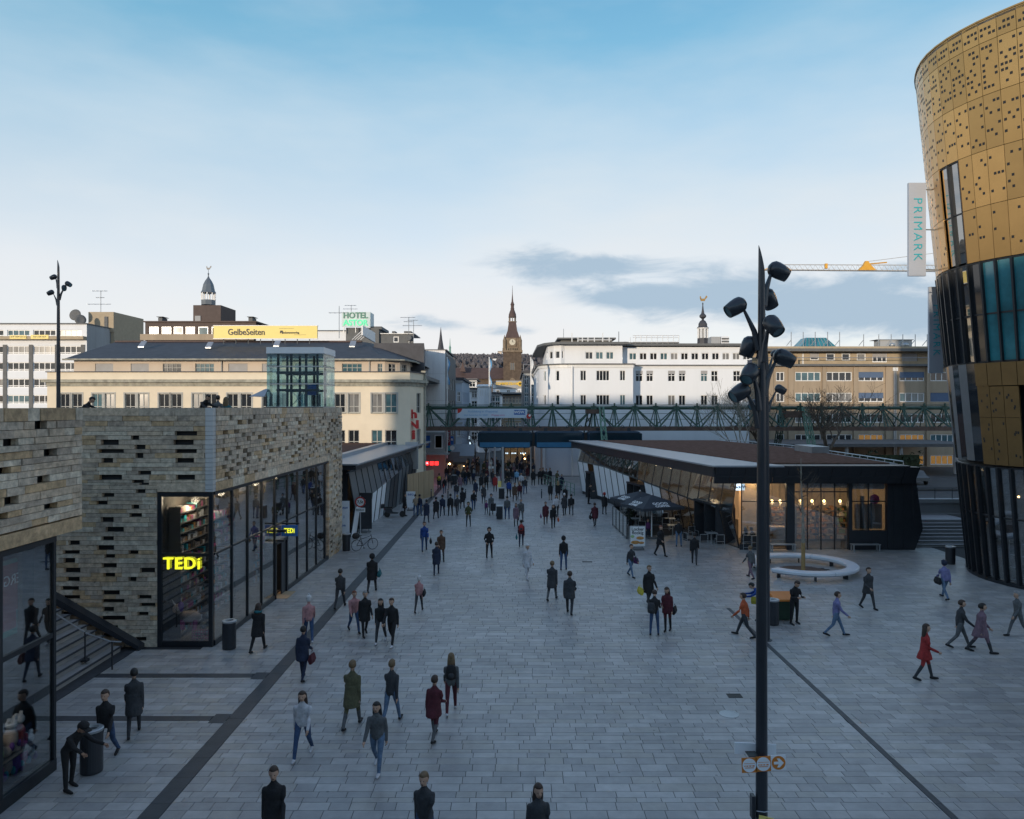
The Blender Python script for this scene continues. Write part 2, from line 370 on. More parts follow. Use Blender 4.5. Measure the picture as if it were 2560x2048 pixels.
# ================================================================== GROUND
gb = MB(); gb.face(((-3000, -500, -.06), (3000, -500, -.06), (3000, 5000, -.06), (-3000, 5000, -.06)))
tag(part('ground', gb, m_asph), kind='structure')
pv = part('plaza_paving', MB().box(-14, 34, -16, 100, -.05, -.012), m_joint); tag(pv, kind='structure')
tiles = []
XB = lambda y: -10.9+.018*(y-25)
def rowfill(y0, y1, xa, xb):
    x = xa-random.random()*.5
    while x < xb:
        w = random.choice((.45, .55, .65, .65, .8)); a, c = max(x, xa), min(x+w, xb)
        if c-a > .025: tiles.append((a+.007, c-.007, y0+.007, y1-.007, random.random()*.003, random.randrange(5)))
        x += w
BL, BR = (-7.93, -7.47), (9.28, 9.44)
y = 6.0
while y < 96:
    h = random.choice((.2, .27, .27, .34, .36)); y1 = y+h; yc = y+h/2
    xl = -13.45 if yc < 27.6 else -11.2
    if not (24.62 < y1 and y < 25.02 and False):
        cross = [(24.65, 24.98), (21.25, 21.58)]
        lx = [(xl, BL[0])]
        segs = []
        if any(y1 > a and y < c for a, c in cross) and yc < 27:
            # keep tiles out of the dark cross band
            for a, c in cross:
                if y1 > a and y < c:
                    if y < a-.05: segs.append((y, a, xl, BL[0]))
                    if y1 > c+.05: segs.append((c, y1, xl, BL[0]))
        else: segs.append((y, y1, xl, BL[0]))
        if yc < 33.2: segs += [(y, y1, BL[1], BR[0]), (y, y1, BR[1], 25.5)]
        else: segs += [(y, y1, BL[1], 9.0 if yc > 52 else 26)]
        for s in segs: rowfill(*s)
    y = y1
def incirc(t):
    return math.hypot((t[0]+t[1])/2-15.45, (t[2]+t[3])/2-40.6) < 1.35
tiles = [t for t in tiles if not incirc(t)]
def vis(t): return t[2] > 15.6 and abs((t[0]+t[1])/2/t[2]) < .68
near = sorted([t for t in tiles if vis(t)], key=lambda t: t[2])[:300]
ns = set(map(id, near))
cube_cache = {}
def cubes(mats, nm):
    if nm not in cube_cache: cube_cache[nm] = [MB().box(0, 1, 0, 1, 0, 1).mesh(nm, m) for m in mats]
    return cube_cache[nm]
cb = cubes(PAVE, 'paving_slab')
for t in near:
    part('paving_slab', cb[t[5]], None, pv, Matrix.Translation((t[0], t[2], -.03)) @ Matrix.Diagonal((t[1]-t[0], t[3]-t[2], .03+t[4], 1)))
b = MB()
for t in tiles:
    if id(t) in ns: continue
    z = t[4]; dz = random.uniform(-.0012, .0012)
    x0, x1, y0, y1 = t[:4]
    b.hexa(((x0,y0,-.03),(x1,y0,-.03),(x1,y1,-.03),(x0,y1,-.03),(x0,y0,z-dz),(x1,y0,z+dz),(x1,y1,z+dz),(x0,y1,z-dz)), t[5])
part('paving_field', b, PAVE, pv, kind='stuff')
# dark bands: individual slabs
bl_ = MB()
def band(x0, x1, y0, y1, alongy=True):
    s, e = (y0, y1) if alongy else (x0, x1); q = s
    while q < e-.05:
        w = min(random.choice((.8, 1.0, 1.2)), e-q)
        M = (x0, x1, q+.004, q+w-.004) if alongy else (q+.004, q+w-.004, y0, y1)
        part('band_slab', cubes([m_band], 'band_slab')[0], None, pv, Matrix.Translation((M[0], M[2], -.03)) @ Matrix.Diagonal((M[1]-M[0], M[3]-M[2], .034+random.random()*.002, 1)))
        q += w
band(BL[0]+.01, BL[1]-.01, 12, 96); band(BR[0]+.01, BR[1]-.01, 8, 33.2)
band(-13.4, -8.4, 24.66, 24.97, False); band(-13.4, -8.4, 21.26, 21.57, False)
for yy in (24.5, 21.1):
    part('band_slab', cubes([m_band], 'band_slab')[0], None, pv, Matrix.Translation((-8.38, yy, -.03)) @ Matrix.Diagonal((.44, .62, .034, 1)))
band(-13.95, -13.47, 12, 27.7)
def cover(label, x, y, w, d, rnd=False, cat='drain cover'):
    if rnd:
        o = part('manhole_cover', MB().lathe([(w/2, .004), (w/2, .012), (w/2-.05, .012), (w/2-.05, .009), (.02, .009)], 0, 0, 24), m_steel, None, TR(x, y, 0))
    else:
        bb = MB().box(-w/2, w/2, -d/2, -d/2+.03, .004, .012).box(-w/2, w/2, d/2-.03, d/2, .004, .012)
        k = -w/2
        while k < w/2: bb.box(k, k+.02, -d/2+.03, d/2-.03, .0045, .011); k += .045
        bb.box(-w/2, w/2, -d/2, d/2, .0035, .0042)
        o = part('drain_cover', bb, m_black, None, TR(x, y, 0))
    tag(o, label, cat)
x, y = gp(1468, 1405); cover('small dark drain slot in the paving in front of the jeans-wearing walker', x, y, .55, .25)
x, y = gp(1836, 1740); cover('dark rectangular drain grate left of the near lamp post', x, y, .42, .32)
x, y = gp(1823, 1786); cover('round grey-blue manhole cover left of the near lamp post', x, y, .55, .5, True, 'manhole cover')

# ================================================================== TERRACE BUILDINGS (stone clad)
BTOP = 8.68
def courses(z0, z1):
    out = []; z = z1
    z -= .3; out.append((z, z1))
    while z > z0+.05:
        h = random.choice((.14, .155, .17, .185)); h = min(h, z-z0) if z-h-z0 > .08 else z-z0
        out.append((z-h, z)); z -= h
    return out
def stonewall(root, p0, p1, spans, ctx, obj_max, slots, depth=.16, vprob=0.0, lint=None):
    """spans: (s0,s1,z0,z1); slots(s,z)->bool leaves a void"""
    u = Vector((p1[0]-p0[0], p1[1]-p0[1])); ang = math.atan2(u.y, u.x); M = TR(p0[0], p0[1], 0, ang); bricks = []
    for (s0, s1, z0, z1) in spans:
        for ci, (za, zb) in enumerate(ctx):
            a, c = max(za, z0), min(zb, z1)
            if c-a < .04: continue
            iv = [(s0, s1)]
            if zb < BTOP-.1 and za > .1:
                for v0, v1 in slots(ci, za, s0, s1):
                    iv = [q for p0_, p1_ in iv for q in (((p0_, min(p1_, v0)), (max(p0_, v1), p1_)) if v0 < p1_ and v1 > p0_ else ((p0_, p1_),)) if q[1]-q[0] > .05]
            for i0, i1 in iv:
                s = i0-random.random()*.5
                while s < i1-.01:
                    w = random.choice((.45, .6, .8, 1.0, 1.3)); q0, q1 = max(s, i0), min(s+w, i1); s += w
                    if q1-q0 > .03: bricks.append((q0, q1, a, c, random.random()*.04, random.choices(range(5), (4, 4, 3, 2, 3))[0]))
    if lint:
        for (s0, s1, z0, z1) in lint:
            s = s0
            while s < s1-.01:
                w = min(random.choice((1.2, 1.6, 2.0)), s1-s); bricks.append((s, s+w, z0, z1, .02, random.choice((0, 1, 2, 3)))); s += w
    cb = cubes(STONE, 'stone_block'); st = MB(M)
    order = sorted(range(len(bricks)), key=lambda k: (M @ Vector((bricks[k][0], 0, 0))).y)
    for n, k in enumerate(order):
        s0, s1, z0, z1, pr, vi = bricks[k]
        if n < obj_max:
            part('stone_block', cb[vi], None, root, M @ Matrix.Translation((s0+.004, -pr, z0+.006)) @ Matrix.Diagonal((s1-s0-.008, depth+pr, z1-z0-.012, 1)))
        else: st.box(s0+.004, s1-.004, -pr, depth, z0+.006, z1-.006, vi)
    if len(bricks) > obj_max: 
        st2 = MB(); st2.v, st2.f, st2.m = st.v, st.f, st.m
        part('stone_field', st2, STONE, root, kind='stuff')
    return M
# --- near building at the left edge
nb = thing('stone_clad_building', 'rough travertine-clad shop building cut by the left edge, with a big glass front', 'building', (-12, 15, 0))
ctx = courses(5.62, BTOP)
part('wall_core', MB().box(-30, -11.15, -2, 19.2, 5.62, 8.55).box(-30, -14.5, -2, 18.2, 0, 5.62), m_void, nb)
stonewall(nb, (-10.98, 6), (-10.9, 19.4), [(0, 13.4, 5.95, BTOP)], ctx, 200, lambda ci, z, a, b: [(q, q+.5) for q in [a+(1.9 if ci % 4 == 1 else 3.3)*k+random.random()*.6 for k in range(8)] if ci % 2 and random.random() < .75 and q+.5 < b-.25], .17, lint=[(0, 13.4, 5.62, 5.95)])
stonewall(nb, (-10.92, 19.4), (-16, 19.4), [(0, 5, 5.95, BTOP)], ctx, 0, lambda *a: [], .1, lint=[(0, 5, 5.62, 5.95)])
part('roof_edge', MB().box(-30, -11.0, -2, 19.38, 8.56, 8.6), m_greyd, nb)
fr = MB()
for yy in (18.35, 16.42, 14.2, 12, 9.8, 7.6): fr.box(-11.06, -10.94, yy-.05, yy+.05, 0, 5.6)
fr.box(-11.06, -10.93, 6, 18.4, 5.48, 5.6).box(-11.06, -10.93, 6, 18.4, 0, .28).box(-11.04, -10.95, 6, 18.4, 3.2, 3.32)
fr.box(-11.6, -11.08, 18.3, 18.42, 0, 5.6).box(-11.9, -11.4, 17.85, 18.28, 0, 5.6)
part('window_frame', fr, m_frame, nb)
for a, c in ((16.47, 18.3), (14.25, 16.37), (12.05, 14.15), (9.85, 11.95), (7.65, 9.75)):
    for z0, z1 in ((.28, 3.2), (3.32, 5.48)): part('pane', MB().box(-11.0, -10.985, a, c, z0, z1), m_shop, nb)
part('interior_floor', MB().box(-14.5, -11.1, 6, 18.2, .02, .1), m_inwall, nb)
l = bpy.data.lights.new('added_fill_light', 'POINT'); l.energy = 60; l.color = (1, .85, .7); l.shadow_soft_size = .2
put(bpy.data.objects.new('added_fill_light', l), nb, TR(-11.2, 15.6, 3.5)); part('lamp', MB().box(-11.3, -11.15, 15.4, 15.8, 3.6, 3.63), m_neonW, nb)  # fill light and glowing strip added to brighten the toys and poster
po = thing('poster', 'red and teal window poster with mirror-reversed white letters, inside the left shop front', 'poster', (-11.5, 17.4, 3.4))
part('backing', MB().box(-11.56, -11.52, 16.5, 18.1, 3.45, 5.2), m_green2, po)
part('red_panel', MB().box(-11.518, -11.514, 16.95, 18.08, 4.0, 5.1), mat('poster_red', (.3, .04, .04), .6), po)
part('lower_panel', MB().prism([(-11.513, 17.0), (-11.511, 17.0), (-11.511, 17.8), (-11.513, 17.8)], 3.6, 4.2), mat('poster_maroon', (.22, .02, .05), .6), po)
text('lettering', 'VERGEN', .34, m_whitep, po, Matrix.Translation((-11.50, 17.52, 4.72)) @ Matrix.Rotation(R(90), 4, 'Z') @ RX90 @ Matrix.Diagonal((-1, 1, 1, 1)), .003)
random.seed(3)
toys = [('round pale green', m_lgreen, 16.6), ('magenta', m_pinkp, 16.85), ('cream and white', m_cloth1, 17.15), ('violet', m_violet, 17.45), ('pink bow', m_pinkp, 17.7), ('white bottle shaped', m_whitep, 17.95), ('lime upper', m_lgreen, 16.75), ('cream upper', m_cloth1, 17.35), ('crimson upper', m_red, 17.6)]
for k, (nm, mt, yy) in enumerate(toys):
    z = .35+(.55 if k > 5 else 0)+random.random()*.1
    t = thing('stuffed_toy', '%s stuffed toy in the colourful window display of the left shop' % nm, 'toy', (-11.35, yy, z))
    part('body', MB().ball((-11.35, yy, z+.25), .16, .15, .24), mt, t, smooth=True)
    part('head', MB().ball((-11.33, yy, z+.56), .13).ball((-11.33, yy-.09, z+.68), .05, n=6).ball((-11.33, yy+.09, z+.68), .05, n=6), random.choice([mt, m_cloth1, m_whitep]), t, smooth=True)
    part('limb', MB().ball((-11.24, yy-.12, z+.1), .06, .06, .1, n=6).ball((-11.24, yy+.12, z+.1), .06, .06, .1, n=6), random.choice([mt, m_violet, m_turq]), t, smooth=True)
tag(part('display_shelf', MB().box(-11.8, -11.1, 14.3, 18.2, .3, .34).box(-11.8, -11.1, 14.3, 18.2, .86, .89), m_greyd), 'low grey display shelf under the stuffed toys in the left window', 'shelf')
random.seed(11)
# --- shop building with the yellow lit sign
tb = thing('stone_clad_building', 'travertine-clad shop building with glass corner, yellow lit sign and roof terrace', 'building', (-14, 36, 0))
XF = lambda yy: -10.9+.0205*(yy-25)
cy0, cy1 = 27.8, 47.0
part('terrace_deck', MB().box(-30, -10.9, 28.1, 46.8, 7.3, 7.6), m_greyd, tb)
part('wall_core', MB().box(-30, -13.0, 27.96, 46.8, 0, 7.3).box(-13.0, -11.05, 28.0, 28.3, 5.62, 8.6).box(-30, -13.0, 27.96, 28.3, 7.3, 8.6).prism([(-11.25, 28.3), (XF(28.3)-.17, 28.3), (XF(46.8)-.17, 46.8), (-11.0, 46.8)], 5.62, 8.6).box(-12.5, -10.75, 44.0, 46.8, 0, 5.6), m_void, tb)
ctx = courses(0, BTOP)
def fslots(ci, z, a, b):  # s measured from x=-30
    if z > 7.95: return []
    o = []; r = random.random
    if ci % 2 == 0: j_ = (r()-.5)*.35; o += [(30-14.9+j_, 30-14.9+j_+.35+r()*.55)] if r() < .85 else []; o += [(30-12.35+r()*.2, 30-11.6+r()*.2)] if z > 6 and b > 18 else []
    else: j_ = (r()-.5)*.45; o += [(30-13.7+j_, 30-13.7+j_+.2+r()*.4)] if r() < .72 else []
    if ci % 2 == 1 and r() < .85: o.append((30-16.4+r()*.3, 30-15.85+r()*.2))
    return o if r() < .93 else []
stonewall(tb, (-30, cy0), (-11.12, cy0), [(12.5, 17.14, 0, 5.95), (12.5, 18.88, 5.95, BTOP)], ctx, 190, fslots, .17, lint=[(17.14, 18.88, 5.62, 5.95)])
stonewall(tb, (XF(cy0), cy0+.25), (XF(cy1), cy1), [(0, 19.0, 5.95, BTOP), (15.9, 19.0, 0, 5.95)], ctx, 105, lambda ci, z, a, b: [(q, q+w) for q, w in [(.5+1.25*k+(.62 if ci % 2 else 0)+random.random()*.35, random.choice((.28, .38, .5))) for k in range(15)] if z < 8.25 and random.random() < .5 and q+w < b-.1 and q > a], .17, lint=[(0, 15.9, 5.62, 5.95)])
cs = MB()
for k, (za, zb) in enumerate(ctx):
    if zb > 5.65: cs.box(-11.12, XF(cy0)+.0, cy0-.02, cy0+.25, max(za, 5.62)+.006, zb-.006)
part('corner_stone', cs, m_cornerstone, tb, kind='stuff')
fr = MB()
fr.box(-12.86, -12.7, cy0-.02, cy0+.1, 0, 5.6).box(-11.0, -10.86, cy0-.02, cy0+.12, 0, 5.6).box(-12.7, -11.0, cy0-.01, cy0+.1, 5.45, 5.6).box(-12.7, -11.0, cy0-.01, cy0+.1, 0, .2).box(-12.7, -11.0, cy0, cy0+.08, 3.28, 3.4)
part('window_frame', fr, m_frame, tb)
for z0, z1 in ((.2, 3.28), (3.4, 5.45)): part('pane', MB().box(-12.7, -11.0, cy0+.03, cy0+.045, z0, z1), m_shop, tb)
ys = [27.95]+[29.35+1.58*k for k in range(9)]+[43.4]
ys = [27.95, 29.6, 31.25, 32.9, 34.6, 36.4, 38.0, 39.7, 41.4, 43.1]
def sbar(bb, y0, y1, z0, z1, o0=.0, o1=.08, f=XF): # bar along the side facade
    bb.hexa(((f(y0)-o1,y0,z0),(f(y0)-o0,y0,z0),(f(y1)-o0,y1,z0),(f(y1)-o1,y1,z0),(f(y0)-o1,y0,z1),(f(y0)-o0,y0,z1),(f(y1)-o0,y1,z1),(f(y1)-o1,y1,z1)))
for q in ys[1:]:
    bb = MB(); sbar(bb, q-.035, q+.035, .2, 5.5, -.03, .06); part('mullion', bb, m_frame, tb)
bb = MB(); sbar(bb, 27.95, 43.9, 5.5, 5.62, -.01, .1); sbar(bb, 27.95, 34.55, 0, .2, -.02, .1); sbar(bb, 36.5, 43.9, 0, .2, -.02, .1); sbar(bb, 43.15, 43.9, .2, 5.5, .2, .3); part('window_frame', bb, m_frame, tb)
bb = MB(); sbar(bb, 27.95, 43.1, 3.3, 3.38, -.005, .05); part('transom', bb, m_frame, tb)
for a, c in zip(ys, ys[1:]):
    door = abs(a-34.6) < .1
    for z0, z1 in (((.2, 3.3) if not door else (2.55, 3.3)), (3.38, 5.5)):
        bb = MB(); sbar(bb, a+.035, c-.035, z0, z1, .02, .035); part('pane', bb, m_shop, tb)
# open doorway
bb = MB(); sbar(bb, 34.62, 34.75, 0, 2.55, -.04, .5); sbar(bb, 36.25, 36.4, 0, 2.55, -.04, .5); sbar(bb, 34.62, 36.4, 2.45, 2.58, -.04, .5); part('door_frame', bb, m_frame, tb)
bb = MB(); sbar(bb, 35.6, 36.22, .02, 2.42, .02, .07); part('door', bb, m_dmetal, tb)
part('door_mat', MB().box(XF(35)-1.2, XF(35)+.5, 34.8, 36.2, .005, .012), m_wood, tb)
part('interior_floor', MB().box(-13, -10.95, 28, 43.9, .01, .06), m_inwall, tb)
part('interior_wall', MB().box(-13, -12.9, 28.2, 43.9, .06, 5.6), m_inwall, tb)
part('ceiling', MB().box(-12.9, -11.0, 28.2, 43.9, 5.45, 5.6), m_inwall, tb)
sg = thing('shop_sign', 'yellow lit TEDi sign on the corner window facing the camera', 'sign', (-12, 27.7, 3))
text('lettering', 'TEDi', .6, m_neonY, sg, facing(-11.95, 27.74, 3.02), .03, .007, sp=1.12, label='yellow block letters')
sg = thing('shop_sign', 'small projecting blue and yellow TEDi sign above the open shop door', 'sign', (-10.3, 35.6, 3))
part('backing', MB().box(-10.68, -9.95, 35.5, 35.6, 2.72, 3.22), m_blue, sg)
text('lettering', 'TEDi', .3, m_neonY, sg, facing(-10.31, 35.48, 2.97), .015, .006, sx=.72, sp=1.12)
part('bracket', MB().box(-10.7, -9.9, 35.62, 35.7, 3.25, 3.32).box(-10.7, -10.3, 34.9, 35.1, 3.0, 3.1).box(-10.7, -10.3, 34.6, 34.8, 2.62, 2.7), m_frame, sg)
def shelf_unit(x, y, ln, along, lab, cols, h=2.2, z=.06):
    t = thing('shelf_unit', lab, 'shelf', (x, y, z)); b = MB(); g = MB()
    def bx(bb, s0, s1, d0, d1, z0, z1, mi=0):
        if along == 'y': bb.box(x+d0, x+d1, y+s0, y+s1, z0, z1, mi)
        else: bb.box(x+s0, x+s1, y+d0, y+d1, z0, z1, mi)
    NS = int(h/.36)
    for k in range(NS): bx(b, 0, ln, 0, .45, z+.1+k*h/NS, z+.14+k*h/NS)
    bx(b, -.03, 0, 0, .45, z, z+h); bx(b, ln, ln+.03, 0, .45, z, z+h)
    for k in range(NS):
        s = .03
        while s < ln-.15:
            w = random.uniform(.08, .25); hh = random.uniform(.1, .27)
            bx(g, s, s+w-.02, .02, .4, z+.14+k*h/NS, z+.14+k*h/NS+hh, random.randrange(len(cols))); s += w
    part('rack', b, m_greyd, t); part('merchandise', g, cols, t, kind='stuff')
cols = [m_whitep, m_cloth1, m_bread, m_pinkp, m_turq, m_sandl, m_inwall]
shelf_unit(-12.85, 28.7, 2.6, 'y', 'tall shelf of glassware and small goods behind the corner window', cols, 4.9)
shelf_unit(-12.85, 31.8, 2.6, 'y', 'second shelf of small goods from the corner window, further inside', cols, 4.2)
shelf_unit(-12.85, 36.8, 2.6, 'y', 'shelf of goods just beyond the open shop door', cols)
shelf_unit(-12.85, 40.0, 2.6, 'y', 'shelf of goods at the far end of the shop', cols)
t = thing('unicorn_toy', 'large cream and violet plush unicorn in the corner window', 'toy', (-12, 28.3, .5))
part('body', MB().ball((-11.9, 28.35, .95), .42, .2, .24), m_cloth1, t, smooth=True)
part('head', MB().ball((-12.35, 28.3, 1.25), .2, .14, .18), m_cloth1, t, smooth=True)
part('horn', MB().tube([(-12.42, 28.28, 1.38), (-12.55, 28.26, 1.62)], [.04, .004]), m_whitep, t)
part('mane', MB().ball((-12.22, 28.28, 1.33), .12, .1, .2), m_violet, t, smooth=True)
for q in (-12.15, -11.7): part('leg', MB().tube([(q, 28.3, .85), (q, 28.25, .5)], [.1, .08], 8), m_pinkp, t)
t = thing('toy_basket', 'pink wire basket full of patterned balls in the corner window', 'basket', (-11.4, 28.4, .06))
bb = MB()
for k in range(5): bb.box(-11.75, -11.15, 28.15, 28.17, .1+k*.1, .12+k*.1)
for k in range(7): bb.box(-11.75+k*.098, -11.735+k*.098, 28.14, 28.155, .1, .55)
part('wire_frame', bb, m_pinkp, t)
for q in ((-11.6, .3), (-11.3, .35), (-11.45, .62), (-11.2, .7), (-11.25, 1.0)): part('ball', MB().ball((q[0], 28.4, q[1]), .14), mat('patterned_ball', (.3, .35, .36), .6, var=.9, vs=30), t, smooth=True)
for q in ((-12.2, 29.5, 'nearest the corner window'), (-12.2, 32.2, 'second from the corner window'), (-12.2, 36.5, 'behind the open door'), (-12.2, 39.5, 'farthest from the corner window')):
    t = thing('ceiling_light', 'warm ceiling light inside the glass fronted shop, '+q[2], 'light', (q[0], q[1], 5.3), group='shop ceiling lights')
    part('diffuser', MB().box(q[0]-.3, q[0]+.3, q[1]-.06, q[1]+.06, 5.36, 5.4), m_warm, t)
    part('housing', MB().box(q[0]-.33, q[0]+.33, q[1]-.09, q[1]+.09, 5.4, 5.44), m_greyd, t)
    l = bpy.data.lights.new('tube_light', 'POINT'); l.energy = 75; l.color = (1, .74, .48); l.shadow_soft_size = .15
    put(bpy.data.objects.new('tube_light', l), t, TR(q[0], q[1], 5.1))
# --- stairs between them
st = thing('outdoor_staircase', 'wide stone steps climbing left between the two stone-clad buildings', 'staircase', (-14, 23, 0))
for k in range(40):
    part('step', MB().box(-13.95-.3*(k+1), -13.95-.3*k, 19.45, 27.3, max(0, .19*k-.2), .19*(k+1)), PAVE[(k*3) % 5], st)
    part('nosing', MB().box(-13.955-.3*k, -13.9-.3*k+.02, 19.45, 27.3, .19*(k+1)-.03, .19*(k+1)+.004), m_band, st)
part('stringer', MB().hexa(((-30,27.32,9.2),(-13.3,27.32,0),(-13.3,27.74,0),(-30,27.74,9.2),(-30,27.32,9.9),(-13.3,27.32,.16),(-13.3,27.74,.16),(-30,27.74,9.9))), m_dmetal, st)
part('stringer', MB().hexa(((-30,19.4,9.4),(-13.5,19.4,0),(-13.5,19.44,0),(-30,19.44,9.4),(-30,19.4,9.9),(-13.5,19.4,.3),(-13.5,19.44,.3),(-30,19.44,9.9))), m_dmetal, st)
hr = thing('handrail', 'slim metal handrail with two posts in the middle of the outdoor steps', 'handrail', (-13.6, 25.4, 0))
sl_ = .19/.3
part('rail', MB().tube([(-12.95, 25.4, .92), (-13.3, 25.4, .93), (-14.1, 25.4, 1.2), (-24, 25.4, 1.2+sl_*9.9)], .025), m_steel, hr)
part('post', MB().tube([(-13.25, 25.4, 0), (-13.25, 25.4, .93)], .03), m_dmetal, hr)
for k in range(5):
    xx = -14.15-k*2.2; part('post', MB().tube([(xx, 25.4, .1+sl_*(-13.95-xx)), (xx, 25.4, 1.22+sl_*(-14.1-xx))], .03).box(xx-.1, xx+.1, 25.3, 25.5, .15+sl_*(-13.95-xx), .24+sl_*(-13.95-xx)), m_dmetal, hr)
# --- glass lift tower on the terrace
lf = thing('lift_tower', 'glass lift tower with white flat cap on the roof terrace', 'lift', (-12.4, 45, 7.6))
lx0, lx1, ly0, ly1, lz0, lz1 = gx(667, 43.6), gx(808, 43.6), 43.6, 46.4, 7.6, gz(868, 43.6)
part('cap', MB().box(lx0-.02, lx1+.04, ly0-.04, ly1+.04, lz1-.36, lz1), m_whitep, lf)
part('base_beam', MB().box(lx0, lx1, ly0-.02, ly1, lz0, lz0+1.1), m_dmetal, lf)
for z0, z1 in ((8.72, 10.0), (10.05, 11.0), (11.05, lz1-.38)):
    part('pane', MB().box(lx0, lx1, ly0, ly0+.015, z0, z1), m_lift, lf); part('pane', MB().box(lx0, lx1, ly1-.015, ly1, z0, z1), m_lift, lf)
    part('pane', MB().box(lx0, lx0+.015, ly0+.02, ly1-.02, z0, z1), m_lift, lf); part('pane', MB().box(lx1-.015, lx1, ly0+.02, ly1-.02, z0, z1), m_lift, lf)
for z in (8.7, 10.02, 11.02): part('glazing_bar', MB().box(lx0-.01, lx1+.01, ly0-.02, ly0+.02, z-.03, z+.03).box(lx1-.01, lx1+.03, ly0+.02, ly1, z-.03, z+.03), m_steel, lf)
for xx in (lx0+.5, lx0+1.25, lx1-1.1, lx1-.45):
    for yy in (ly0+.5, ly1-.5): part('post', MB().box(xx-.06, xx+.06, yy-.06, yy+.06, 8.6, lz1-.37), m_dmetal, lf)
for z in (9.6, 10.6):
    part('cross_beam', MB().box(lx0+.4, lx1-.35, ly0+.45, ly0+.6, z, z+.15).box(lx0+.4, lx1-.35, ly1-.6, ly1-.45, z, z+.15), m_dmetal, lf)
part('brace', MB().tube([(lx0+1.3, ly0+.5, 8.8), (lx1-1.2, ly0+.5, 9.6)], .02, 5).tube([(lx0+1.3, ly0+.5, 9.6), (lx1-1.2, ly0+.5, 8.8)], .02, 5).tube([(lx0+1.3, ly0+.5, 9.8), (lx1-1.2, ly0+.5, 10.6)], .02, 5).tube([(lx0+1.3, ly0+.5, 10.6), (lx1-1.2, ly0+.5, 9.8)], .02, 5), m_steel, lf)
part('machinery', MB().box(lx1-1.2, lx1-.6, ly0+.9, ly0+1.4, 9.4, 10.0), m_blue, lf)
t = thing('parasol', 'grey folded-flat parasol roof left of the glass lift tower', 'parasol', (gx(650, 44), 44, 7.6))
part('canopy', MB().face(((gx(632, 44), 43.4, 9.35), (gx(667, 44), 43.4, 9.35), (gx(667, 44), 44, 9.75))) or MB().loft([[(gx(632, 44), 43.4, 9.3), (gx(669, 44), 43.4, 9.3), (gx(669, 44), 45, 9.3), (gx(632, 44), 45, 9.3)], [(gx(662, 44), 44.1, 9.75), (gx(669, 44), 44.1, 9.75), (gx(669, 44), 44.3, 9.75), (gx(662, 44), 44.3, 9.75)]]), m_steel, t)
part('pole', MB().tube([(gx(663, 44), 44.2, 7.6), (gx(663, 44), 44.2, 9.6)], .03), m_dmetal, t)
# ================================================================== BACKGROUND BUILDINGS
random.seed(21)
# --- cream building
D = 75.0
cb_ = thing('cream_building', 'long cream rendered building with dark slate hip roof and paired windows', 'building', (gx(600, D), D+8, 0))
x0, x1 = gx(118, D), gx(1025, D)
zt, zc = gz(931, D), gz(957, D)
low = []
for a, b_ in ((150, 174), (180, 205), (231, 255), (262, 286), (312, 338), (345, 370), (397, 423), (428, 454), (481, 507), (513, 542), (568, 595), (602, 629), (656, 683), (690, 717), (745, 771), (777, 803), (837, 863), (871, 898), (929, 956), (963, 992)):
    low.append((a, b_, 984, 1032)); low.append((a, b_, 1075, 1118)); low.append((a, b_, 1160, 1200))
wall(cb_, (x0, D), (x1, D), 0, zt, pw(x0, D, low), m_cream, cols=2, rows=(.32,), fw=.07, fm=m_creams, sill=m_creamd)
for q in low:  # grey surrounds, slightly proud
    if q[2] < 1000:
        a, b_, z0, z1 = gx(q[0], D), gx(q[1], D), gz(q[3], D), gz(q[2], D)
        part('window_surround', MB().box(a-.13, a-.003, D-.03, D+.02, z0, z1+.12).box(b_+.003, b_+.13, D-.03, D+.02, z0, z1+.12).box(a-.003, b_+.003, D-.03, D+.02, z1+.003, z1+.12), m_creams, cb_)
# angled corner face and side
xr, yr = gx(1062, 78.5), 78.5
wall(cb_, (x1, D), (xr, yr), 0, zt, [(1.6, 2.6, 8.1, 10.1), (1.6, 2.6, 4.6, 6.5)], m_cream, cols=2, rows=(.32,), fm=m_creams)
wall(cb_, (xr, yr), (xr-1.7, 92), 0, zt+.4, [], m_creamd)
part('pilaster', MB().box(xr-.35, xr+.1, yr-.3, yr+.2, 0, zt+.3).box(xr-.45, xr+.22, yr-.42, yr+.3, zc-.2, zc+.5), m_creamd, cb_)
def ledge(zz0, zz1, out, mt, nm='cornice'):
    part(nm, MB().hexa(((x0-out,D-out,zz0),(x1+out*.4,D-out,zz0),(x1,D+.1,zz0),(x0-out,D+.1,zz0),(x0-out,D-out,zz1),(x1+out*.4,D-out,zz1),(x1,D+.1,zz1),(x0-out,D+.1,zz1))).hexa(((x1+out*.4,D-out,zz0),(xr+out,yr-.2,zz0),(xr,yr+.3,zz0),(x1,D+.1,zz0),(x1+out*.4,D-out,zz1),(xr+out,yr-.2,zz1),(xr,yr+.3,zz1),(x1,D+.1,zz1))), mt, cb_)
ledge(gz(966, D), gz(956, D), .06, m_creamd, 'frieze'); ledge(gz(956, D), gz(949, D), .4, m_creamd); ledge(zt, zt+.1, .12, m_slate, 'coping')
part('flat_roof', MB().prism([(x0, D+.3), (x1, D+.3), (xr, yr), (xr, 100), (x0, 100)], zt-.5, zt-.1), m_greyd, cb_)
